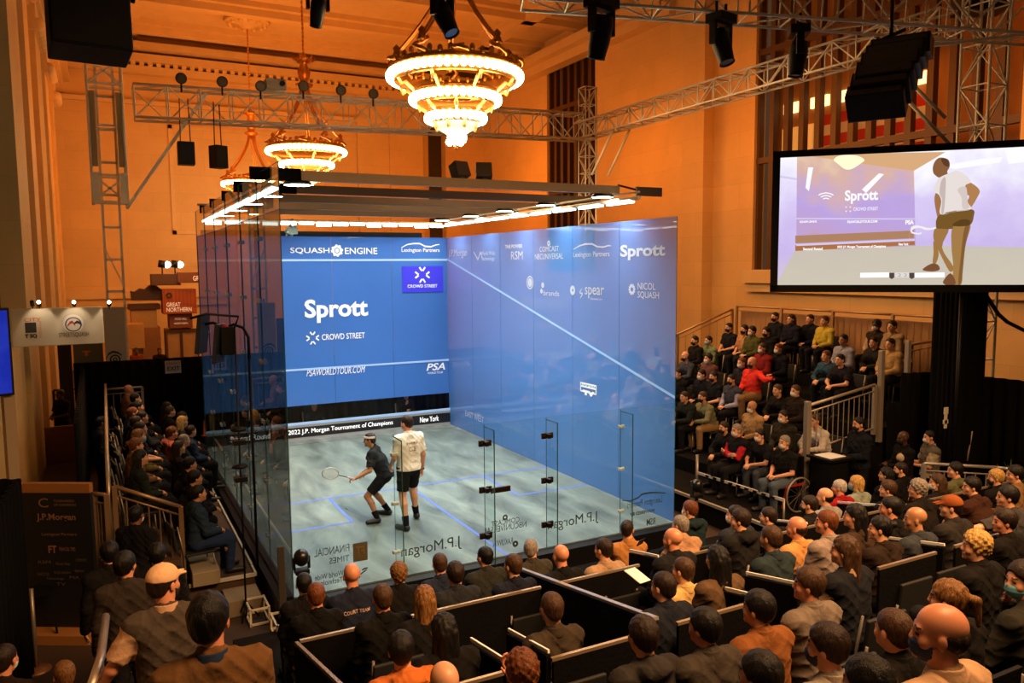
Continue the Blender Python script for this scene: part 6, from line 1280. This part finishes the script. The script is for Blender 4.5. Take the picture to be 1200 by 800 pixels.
# near seating, seen mostly from behind: (u, v, row, description, look)
NEAR = [
 (356, 684, 0, 'in black jacket', K(top='jacket', col='141212', hc='K')), (412, 674, 0, 'bald in navy polo lettered on the back', K(top='short', col='1d2233', hair='bald', sk='r', sc=1.08)), (467, 672, 0, 'with curly brown hair and dark jacket', K(top='jacket', col='151313', hair='curly', hc='L')),
 (515, 660, 0, 'in dark blue sweater', K(col='232a3c', hc='B')), (568, 652, 0, 'in grey green jacket', K(top='jacket', col='2b2c28', hc='K', yaw=.3)), (622, 643, 0, 'grey-haired in olive jacket', K(top='jacket', col='3a352c', hair='short', hc='G', yaw=-.6)),
 (735, 620, 0, 'in tan shirt raising a phone', K(col='a8733f', kind='phone', hc='D', yaw=-.5, rz=-.3)), (808, 597, 0, 'in dark teal top with white mask', K(top='hood', col='1c2b2e', hair='thick', hc='R', mask='w', yaw=.5)),
 (797, 615, 1, 'in pale tan shirt, grey hair', K(col='a88060', hc='G', kind='lean', yaw=.3)), (861, 603, 1, 'with white mask and slate jacket', K(top='jacket', col='2a2c33', mask='w', hc='D', yaw=.7)), (983, 571, 0, 'in red sweater, fair hair', K(col='9a1c20', hc='W', yaw=.6, kind='lap', sk='r')), (1003, 566, 0, 'in pale sage top, fair bob, pale mask', K(col='8c9488', hair='bob', hc='Y', mask='b', yaw=.6)),
 (1038, 556, 0, 'in black coat with long dark hair', K(top='jacket', col='131110', hair='long', hc='K', yaw=.6)), (1055, 550, 0, 'in black with dark mask', K(col='141211', hc='D', mask='k', yaw=.8)),
 (370, 697, 1, 'in plain black top, reddish hair', K(col='100f0f', hc='R', sk='r')), (533, 672, 1, 'in dark grey jacket with thick brown hair', K(top='jacket', col='24262b', hair='thick', hc='D')), (601, 662, 1, 'in navy sweater, turned left', K(col='1b1e2c', hc='B', yaw=.3)), (657, 651, 1, 'bald in black sweater', K(col='151413', hair='bald', sk='r')),
 (707, 643, 1, 'in striped tan shirt', K(col='a38468', hc='D', yaw=.4)), (867, 609, 2, 'in dark hooded jacket, bare faced', K(top='hood', col='1d1b1a', hc='D', yaw=.7, hair='thick')), (900, 605, 1, 'in black jacket leaning forward', K(top='jacket', col='171514', hc='D', yaw=.6, kind='lean')), (966, 582, 1, 'in grey shirt, receding dark hair', K(col='8b8580', hair='fringe', hc='K', yaw=.6)),
 (948, 591, 1, 'in charcoal jacket, close-cropped', K(top='jacket', col='1d1a1a', hc='D', yaw=.6, mask='k')), (1040, 573, 1, 'in dark coat with brown hair near the barrier', K(top='jacket', col='171413', hc='B', hair='thick', yaw=.7)), (1098, 565, 1, 'with long brown hair and large white mask', K(top='jacket', col='191512', hair='long', hc='B', mask='w', yaw=.8)), (1119, 551, 1, 'in olive scarf', K(top='hood', col='5c5a3c', hc='K', yaw=.9, hair='thick')), (1166, 566, 1, 'with fair hair and dark mask', K(top='jacket', col='171514', hair='thick', hc='Y', mask='k', yaw=.8)),
 (448, 700, 2, 'in black sweater, short brown hair', K(col='131110', hc='B', sk='r')), (497, 702, 2, 'with long light brown hair', K(top='jacket', col='141211', hair='long', hc='L')), (788, 632, 2, 'bald in dark jacket', K(top='jacket', col='1b1a1b', hair='bald', sk='r', yaw=.4)), (1075, 573, 2, 'with grey reddish hair and glasses, hand at chin', K(top='jacket', col='1b1614', hair='curly', hc='G', kind='chin', yaw=.7, extra=('glasses',))),
 (933, 618, 2, 'in orange tan shirt, balding', K(col='c08a50', hair='fringe', hc='D', sk='r', yaw=.5)), (1138, 570, 2, 'in brown jacket, black hair', K(top='jacket', col='3a2218', hair='thick', hc='K', yaw=.9, kind='lean')), (1189, 556, 2, 'in tan jacket at the right edge', K(top='jacket', col='7a5c3c', hair='thick', hc='K', yaw=.9)),
 (840, 655, 3, 'with long dark hair and striped brown top', K(col='5a4430', hair='long', hc='K')), (903, 630, 3, 'in dark teal sweater', K(col='273236', hc='B', yaw=.2, sk='t')), (968, 608, 3, 'in pale blue and tan shirt', K(col='8a7a72', hc='R', yaw=.7, sk='r')), (1001, 602, 3, 'in brown top, long dark hair', K(col='3a2a20', hair='long', hc='K', yaw=.7)),
 (1043, 589, 3, 'in black crew neck', K(col='141212', hc='K', sk='r', yaw=.6)), (1031, 619, 3, 'with bound-up dark hair, brown top', K(col='2a1e18', hair='bun', hc='K', yaw=.7)), (1072, 608, 3, 'with shaven head in grey sweater', K(col='34383e', hair='bald', sk='t', yaw=.8)), (1114, 594, 3, 'in reddish cap and charcoal jacket', K(top='jacket', col='2a2624', hair='cap', hc='D8a4a24', yaw=.7)), (1180, 582, 3, 'in grey t-shirt with arm stretched along the rail', K(top='short', col='3c3a3a', hc='K', kind='ext', yaw=.8, hair='thick')),
 (519, 738, 3, 'with long black hair', K(top='jacket', col='120f0e', hair='long', hc='K', yaw=.1)), (470, 761, 3, 'with dark hair and orange top', K(top='hood', col='b8642c', hair='thick', hc='K', yaw=-.2)), (646, 712, 3, 'alone in brown sweater, cropped hair', K(col='3a3026', hc='B', sk='t')), (777, 687, 3, 'in navy blazer with pale collar', K(top='jacket', col='1c1f28', hc='D', yaw=.3)), (800, 678, 2, 'in cream shirt', K(col='c8a468', hc='B', yaw=.4)),
 (989, 645, 4, 'with long brown hair, dark vest and pale sleeve', K(top='vest', col='1b1c22', under=('long', 'a8886c'), hair='long', hc='B', yaw=.6)), (1143, 640, 4, 'with bushy fair hair looking down', K(top='jacket', col='161312', hair='curly', hc='Y', yaw=.8)), (1175, 640, 3, 'with dark hair gazing up at the screen', K(top='jacket', col='141110', hair='thick', hc='D', yaw=.9, sk='r')),
 (611, 787, 4, 'with curly hair and tan sleeves, hand raised', K(col='6e5234', hair='curly', hc='R', kind='phone', sk='r')), (753, 745, 4, 'in grey hooded jacket with big brown hair', K(top='hood', col='302c2a', hair='thick', hc='D')), (825, 735, 4, 'with black hair and grey collar', K(top='jacket', col='3c352f', hair='thick', hc='K', sk='r', yaw=.3)), (888, 713, 4, 'with black hair and orange brown collar', K(top='jacket', col='7a4a26', hair='thick', hc='K', yaw=.4)), (947, 685, 4, 'with dark brown hair and mauve grey collar', K(top='jacket', col='6f6258', hair='thick', hc='B', yaw=.7, sk='r')),
 (520, 800, 4, 'with shaven head at the very bottom', K(col='4a3424', hair='bald', sk='l')),
 (890, 792, 5, 'with black hair at the bottom edge', K(col='141211', hair='thick', hc='K', yaw=.3)), (968, 757, 5, 'with dark brown hair, blue mask and pale collar', K(col='8f8478', hair='thick', hc='D', mask='n', yaw=.5, kind='lap')), (1017, 767, 6, 'with glossy black hair', K(top='jacket', col='141211', hair='thick', hc='K', yaw=.2)), (1046, 738, 5, 'with short brown hair behind the others', K(top='jacket', col='171412', hc='B')),
 (1110, 702, 5, 'with fair hair in a ponytail', K(top='jacket', col='151211', hair='pony', hc='L', yaw=.4)), (1198, 680, 5, 'with blue mask at the right edge', K(top='jacket', col='2c2a24', mask='b', hc='D', yaw=1.2, hair='thick', kind='chin')),
 (1100, 735, 6, 'bald with grey fringe, blue mask and beige shirt', K(col='c09a78', hair='fringe', hc='D', mask='n', yaw=.75, sk='r', h=.0075, sc=1.1, kind='back')),
]
seat_people(NEAR, lambda r_: TRB[r_], 'near seating', 'near-seating', h=.009)
tag(MB().box((-.06, -.006, -.04), (.06, .006, .04), Matrix.Translation(at(751, 635, 8.6)) @ Euler((.5, 0, .4)).to_matrix().to_4x4()).build('mobile_phone', BLACKP, bevel=.004), 'phone held up by the person in the tan shirt by the glass', 'phone')
# right stand: they face the court (towards -x)
RIGHT = [
 (848, 501, 0, 'in dark jacket, hands clasped, black mask', K(top='jacket', col='191a1c', mask='k', kind='lean', legs='3c3830')), (863, 504, 0, 'in red vest with arms crossed, white mask', K(top='vest', col='14161c', under=('long', 'b02430'), mask='w', kind='cross', hc='G', hair='short')), (890, 510, 0, 'in printed black t-shirt and white mask', K(top='short', col='17191b', mask='w', kind='lean', legs='4a5058', hc='K')), (919, 518, 0, 'in black t-shirt with white print, in the wheelchair', K(top='short', col='161514', mask='w', legs='4c5864', hc='G', nochair=1)),
 (881, 477, 1, 'in beige jacket over burgundy', K(top='vest', col='a88458', under=('long', '8f7048'), mask='w', hair='bald', sk='t')), (918, 488, 1, 'in olive jacket with white mask', K(top='jacket', col='2c2a20', mask='w', hc='K')), (823, 463, 1, 'in pale olive shirt and khaki trousers', K(top='long', col='767456', legs='9a7a50', hc='B', mask='k', kind='lean')), (802, 468, 1, 'in dark green jacket by the glass', K(top='jacket', col='1c201c', kind='lean')), (794, 447, 2, 'in black hood close to the glass edge', K(top='hood', col='131313', mask='w')),
 (857, 443, 2, 'in grey padded vest with lilac sleeves', K(top='vest', col='3a3a42', under=('long', '9a93a8'), mask='k', hc='K')), (836, 440, 2, 'in black t-shirt with pale design', K(top='short', col='16161a', mask='k', hc='K')), (822, 436, 2, 'in black jacket over white shirt', K(top='jacket', col='15151a', mask='w', hc='K')), (911, 457, 2, 'in black top beside the olive jacket', K(col='16130f', hc='B', kind='lean')), (932, 457, 2, 'in dark brown coat, white mask', K(top='jacket', col='241b14', mask='w', hc='B')), (955, 478, 1, 'in white shirt behind the lower railing', K(col='b8b0a8', hc='B', kind='lean')),
 (869, 425, 3, 'in dark jacket with white mask', K(top='jacket', col='1c1c24', mask='w', hc='R')), (881, 425, 3, 'in bright red polo and khaki trousers', K(top='long', col='d8342a', legs='7a5c38', hair='bald', sk='r', mask='k', kind='ext', sc=1.06)), (984, 426, 4, 'in dark t-shirt leaning on the railing', K(top='short', col='1c1a20', hc='K', kind='lean')),
 (893, 408, 4, 'in red jacket and white mask', K(top='jacket', col='7a201c', mask='w', hc='B')), (912, 405, 4, 'in black jacket over pink shirt', K(top='jacket', col='151318', mask='w', hc='R')), (968, 416, 4, 'in steel blue sweater, leaning forward', K(col='2c4658', hc='R', kind='lean')), (988, 402, 5, 'in pale lilac shirt', K(col='8c8a98', hc='K', sk='t')), (1024, 401, 5, 'in dark jacket with pale collar', K(top='jacket', col='2a2622', hc='K', kind='lean')), (1043, 403, 5, 'in beige jacket behind the upper railing', K(top='jacket', col='b08c58', hc='D')), (814, 399, 4, 'in black with dark red mask', K(col='171312', hc='K', mask='k')), (830, 398, 4, 'in sage shirt with teal mask', K(col='6c7858', mask='b', hc='K')),
 (854, 380, 5, 'in black t-shirt with tattooed arms', K(top='short', col='15161a', mask='k', hc='K')), (872, 386, 5, 'in tan top', K(top='short', col='a87850', mask='k', hc='K', hair='long')), (881, 388, 5, 'in olive green jacket with white mask', K(top='jacket', col='4c4a24', mask='w', hair='thick', hc='K')), (898, 389, 5, 'in dark coat, face in shade', K(top='jacket', col='141210', hair='thick', hc='K', mask='k')), (1045, 388, 6, 'in cream top, dark hair', K(col='9a7f5c', hair='bun', hc='K')),
 (908, 370, 6, 'in black sweater and black mask', K(col='15161a', mask='k', hc='K')), (927, 374, 6, 'in dark dress with glasses', K(top='jacket', col='171726', hair='long', hc='D', extra=('glasses',))), (949, 374, 6, 'in navy blazer over cream shirt', K(top='jacket', col='14161f', hc='D')), (966, 376, 6, 'in yellow cardigan', K(col='b8a038', hair='bun', hc='B')), (1027, 381, 6, 'in patterned vest and pale mask', K(top='vest', col='2c2018', under=('long', 'a89078'), sk='d', hc='K', mask='w', hair='thick')),
]
seat_people(RIGHT, lambda r_: RCZ[r_], 'right stand', 'right-stand', h=.012, base_rz=R(90))
BEH = []   # spectators seen faintly through the blue wall
pal = ['3a3d44', '8a8a86', '1c1c20', '5c3a34', '27374c', '9a8a78', '20242a', 'a09a94', '4a4438', '1a1a1e']
rnd = random.Random(3); q = 0
for row in range(4):
    for k in range(7):
        if row == 2 and k == 0: continue
        y = 3.6 + .3 * (row % 2) + k * 1.02 + rnd.uniform(-.15, .15)
        if row == 1: y += .2
        c = pal[(q * 7 + row) % len(pal)]; q += 1; kind = ('lap', 'lean', 'cross')[q % 3]; x = RCX[row]; H = head_of(kind)
        lab = 'person dimly seen through blue glass, %s along %s right-stand row' % (('first', 'second', 'third', 'fourth', 'fifth', 'sixth', 'seventh')[k], ROWN[row])
        loc = Vector((x + H[1], y, RCZ[row])); person(loc, R(90), kind, 0, top=('jacket', 'long', 'short')[q % 3], col=c, mask=('w', 'k', None)[q % 3], hc='KDBRG'[q % 5], hair=('short', 'thick', 'bald', 'long')[q % 4 if q % 5 else 0], lab=lab, grp='spectators behind the blue glass', h=.014)
        chair_under(loc, R(90), 'chairs in the right stand', 'black chair seen through blue glass, %s along %s right-stand row' % (('first', 'second', 'third', 'fourth', 'fifth', 'sixth', 'seventh')[k], ROWN[row]))
for u, v, row, lab in ((998, 395, 5, 'empty black chair left of the cluster by the upper railing'), (1010, 396, 5, 'empty black chair right beside another empty chair, top of right stand')):
    p = on(u, v + 10, 2, RCZ[row] + .8); dup(CHAIR, Vector((p.x, p.y, RCZ[row])), R(90), lab, 'chairs in the right stand')
# left stand: they face the court (towards +x)
LEFT = [
 (224, 505, 0, 'in blue jacket beside the glass', K(top='jacket', col='26364e', hc='D', yaw=.3, kind='lap')), (216, 516, 0, 'grey-haired in grey jacket', K(top='jacket', col='1e2224', hc='G', kind='lap')), (210, 524, 0, 'in dark top with long brown hair', K(col='1d1614', hair='long', hc='D')), (223, 544, 0, 'in black, head bowed', K(col='131212', hair='thick', hc='K', kind='lean')), (229, 560, 0, 'in black sweater, hands together', K(col='17171a', hair='thick', hc='K', kind='lean')), (233, 578, 0, 'in denim blue jacket nearest the steps', K(top='jacket', col='28384c', legs='26365a', hc='K', kind='lap')),
 (202, 507, 0, 'in pink headscarf', K(top='hood', col='a0564a', hair='thick', hc='R')), (214, 494, 0, 'with fair long hair', K(col='2c2622', hair='long', hc='Y')), (214, 489, 0, 'in black coat farther back', K(top='jacket', col='141211', hc='K', hair='thick')), (196, 477, 0, 'with long dark hair at the far end', K(col='2c2018', hair='long', hc='K')), (200, 482, 0, 'in dark coat at the far end', K(top='jacket', col='1a1614', hc='B')),
 (165, 536, 1, 'in dark green top with long dark hair', K(col='1e241e', hair='long', hc='K')), (160, 522, 1, 'in patterned brown blouse', K(col='6c4e30', hair='bun', hc='R')), (163, 511, 1, 'in olive top with fair long hair', K(col='5c4c20', hair='long', hc='L', mask='b')), (165, 502, 1, 'in dark jacket with bare forearms', K(top='short', col='221a18', hc='D')), (160, 495, 1, 'in navy top', K(col='1c2030', hc='D')), (167, 489, 1, 'in grey jacket, leaning forward', K(top='jacket', col='2c2c30', kind='lean', hc='K')), (156, 484, 1, 'in dark blue jacket and glasses', K(top='jacket', col='202a3c', hc='R', extra=('glasses',))), (162, 477, 1, 'in black jacket, far end', K(top='jacket', col='151515', hc='K')), (159, 467, 1, 'in black with white mask', K(col='151413', mask='w', hc='K')), (151, 457, 1, 'bald and reddish at the far end', K(col='8a5c3c', hair='bald', sk='r')),
]
seat_people(LEFT, lambda r_: (0.0, .4)[r_], 'left stand', 'left-stand', h=.011, base_rz=R(-82))
# people on their feet
def standing(u, v, floor, rz, kind, lab, yaw=0, **kw):
    sc = kw.get('sc', 1.0); loc, p = seat_at(u, v, floor, rz, kind, yaw, sc); return person(loc, rz, kind, yaw, lab=lab, **kw)
standing(1006, 497, -.2, R(75), 'clasp', 'person standing in dark suit with lanyard and black mask by the lectern', top='jacket', col='171a22', mask='k', hc='K', h=.011, sc=1.06)
standing(1058, 513, ZF, R(70), 'hold', 'person standing in black holding a white cap by the black drape', col='131212', sk='d', hair='bald', mask='k', h=.011)
standing(1089, 512, ZF, R(60), 'hold', 'person standing in grey vest with white mask behind the picket barrier', top='vest', col='5c564e', under=('short', 'b0a088'), mask='w', hc='K', h=.011)
tag(MB().ball(at(1059, 536, 14.0), .13, 14, 8, (1.2, .8, .75)).build('held_cap', mat('b8a488', .8, name='cap_cloth')), 'white cap held in front of the person in black', 'cap')
p_, j_ = standing(160, 603, ZF, R(-35), 'stand', 'person standing in black t-shirt with white mask at the gate railing', top='short', col='141316', sk='b', hair='short', hc='K', mask='w', h=.009)
standing(147, 662, ZF + .118 * 4, R(0), 'stand', 'person in grey jacket on the stairs ahead of the capped person', yaw=-.5, top='jacket', col='332b26', hair='thick', hc='K', sk='r', h=.009)
standing(128, 648, ZF + .118 * 2, R(10), 'stand', 'person in black half hidden at the left of the stairs', top='jacket', col='151312', hair='thick', hc='K', h=.010)
standing(184, 650, ZF + .118 * 1, R(0), 'stand', 'person in black hood between the t-shirt and the capped person', top='hood', col='141212', hair='thick', hc='K', h=.010)
standing(192, 683, ZF + .118 * 8, R(5), 'rail', 'person in pale cap and grey brown vest holding the stair handrail', yaw=-.95, top='vest', col='4a4038', under=('short', 'c09878'), legs='17171a', hair='cap', hc='De0b48c', mask='k', sk='r', h=.0065, sc=1.04)
standing(245, 727, ZF + .118 * 13, R(0), 'stand', 'person with big dark hair and brown jacket in the lower left foreground', yaw=-.35, top='jacket', col='6a4a2c', under=('long', '27344e'), hair='thick', hc='K', sk='r', h=.0065)
standing(75, 790, ZF, R(20), 'stand', 'person with fair-tipped hair at the bottom edge left of the handrail', col='171412', hair='short', hc='L', h=.010, sc=.93)
standing(6, 772, ZF, R(-30), 'stand', 'person with white mask cut by the left edge near the bottom', col='241812', mask='w', hc='D', h=.010, sk='r')
standing(70, 462, ZF, R(130), 'clasp', 'person in black t-shirt leaning by the counter far left', top='short', col='131315', sk='d', hair='short', hc='K', h=.013)
standing(119, 495, ZF, R(-80), 'stand', 'person in dark clothes behind the left handrail', top='jacket', col='1c1a16', sk='b', hc='K', h=.013, sc=1.05)
standing(160, 411, ZF, R(180), 'clasp', 'person in orange brown top by the far kiosks, left one', top='long', col='8a3c20', sk='b', hc='K', h=.016)
standing(187, 411, ZF, R(180), 'stand', 'person in dark top by the far kiosks, right one', top='long', col='241814', sk='b', hc='K', h=.016)
for u, kd, lab, hc_ in ((368, 'lean', 'photographer in dark clothes low behind the front court wall, left one', 'R'), (478, 'phone', 'photographer raising hands behind the front court wall, right one', 'D')):
    person(Vector((on(u, 480, 1, 10.5).x, 10.7, ZF)), R(180), kd, lab=lab, top='jacket', col='151414', hc=hc_, h=.012, sc=.92); dup(CHAIR, Vector((on(u, 480, 1, 10.5).x, 10.7, ZF)), R(180), 'black chair of the ' + lab[:12] + lab[-9:] + ' behind the front court wall', 'photographer chairs')
# the two players
pa, ja = person(Vector((2.16, 2.60, 0)), R(62), 'playA', .15, -.1, top='short', col='26282a', legs='1c1c1e', sk='t', hair='short', hc='D', lab='player in black shirt and shorts with pink headband, crouching with a racket', grp='players', h=.0065, sc=.98, shoes='1c1c1c', extra=('headband', 'socks'))
pb, jb = person(Vector((2.38, 2.02, 0)), R(8), 'playB', .35, -.15, top='short', col='ece9e2', legs='161618', sk='l', hair='short', hc='D', lab='player in white shirt and black shorts seen from behind', grp='players', h=.0065, sc=1.09, shoes='16161a', extra=('socks',))
def racket(pl_, j, i, d, lab, nrm, rc):
    bpy.context.view_layer.update(); Mw = Matrix.LocRotScale(pl_.location, pl_.rotation_euler, pl_.scale); w = Mw @ Vector(j['wri'][i].tolist()); hd = Vector(j['hand'][i][0]).normalized(); hd.rotate(pl_.rotation_euler); g0 = w + hd * .06; d = Vector(d).normalized(); n = Vector(nrm); n = (n - d * n.dot(d)).normalized(); s_ = d.cross(n)
    r_ = empty('squash_racket', lab, 'racket', g0); at_root(MB().tube([g0 - d * .08, g0 + d * .12], .015, 8).build('grip', mat(rc, .7, name='racket_grip')), r_); at_root(MB().tube([g0 + d * .12, g0 + d * .30], .008, 6).build('shaft', mat('1c1c20', .4, name='racket_shaft')), r_); c = g0 + d * .46
    R_ = [c + d * (-.155 * math.cos(t)) + s_ * .10 * math.sin(t) for t in [2 * math.pi * k / 32 for k in range(32)]]; at_root(MB().tube(R_, .011, 6, closed=True).tube([g0 + d * .30, c - d * .12 + s_ * .06], .006, 5).tube([g0 + d * .30, c - d * .12 - s_ * .06], .006, 5).build('hoop', mat('c8ccd0', .3, name='racket_hoop')), r_)
    b = MB()
    for k in range(-6, 7):
        y = k * .022; L_ = .10 * math.sqrt(max(0, 1 - (y / .155) ** 2)); b.tube([c + d * y - s_ * L_, c + d * y + s_ * L_], .0012, 3, False)
        x = k * .0145; L_ = .155 * math.sqrt(max(0, 1 - (x / .10) ** 2)); b.tube([c + s_ * x - d * L_, c + s_ * x + d * L_], .0012, 3, False)
    at_root(b.build('strings', mat('d8d8d0', .5, name='racket_string')), r_)
racket(pa, ja, 0, (-.86, -.25, .36), 'racket held out to the left by the player in black', (.45, .88, 0), 'c8c0dc')
racket(pb, jb, 1, (-.15, .55, -.8), 'racket hanging from the right hand of the player in white', (1, .2, 0), '202024')
Mw = Matrix.LocRotScale(pb.location, pb.rotation_euler, pb.scale)
def on_back(pl_, j, body, w_, h_, dz, m, bold=.008, dy=-.150):
    c = Vector((j['C'] + [0, dy, dz]).tolist()); o = lettering(body, c + Vector((-w_ / 2, 0, h_ / 2)), c + Vector((w_ / 2, 0, h_ / 2)), c + Vector((-w_ / 2, 0, -h_ / 2)), m, bold=bold); o.parent = pl_
    sw = o.modifiers.new('wrap', 'SHRINKWRAP'); sw.target = [k for k in pl_.children if k.name.startswith('t_shirt')][0]; sw.wrap_method = 'PROJECT'; sw.use_project_y = True; sw.use_negative_direction = True; sw.use_positive_direction = True; sw.offset = .004; return o
bpy.context.view_layer.update()
on_back(pb, jb, 'FIKRI', .18, .03, -.10, mat('30302c', .7, name='shirt_print')); on_back(pb, jb, 'CIB', .13, .07, -.19, mat('5c5c58', .7, name='shirt_print2'))
navy = [o for o in bpy.data.objects if o.name.startswith('person') and 'navy polo' in str(o.get('label', ''))][0]; jn = pose('lap'); on_back(navy, jn, 'COURT TEAM', .26, .035, -.12, mat('c8a890', .7, name='shirt_print3'))
for o in list(CHAIR.children) + [CHAIR]: o.location = o.location
CHAIR.location = on(1012, 402, 2, RCZ[4] + .6); CHAIR.location.z = RCZ[4]; CHAIR.rotation_euler = (0, 0, R(90)); CHAIR['label'] = 'empty black chair one row below the empty pair in the right stand'; CHAIR['group'] = 'chairs in the right stand'
for i, (u, v) in enumerate(((930, 455), (940, 462))): pass
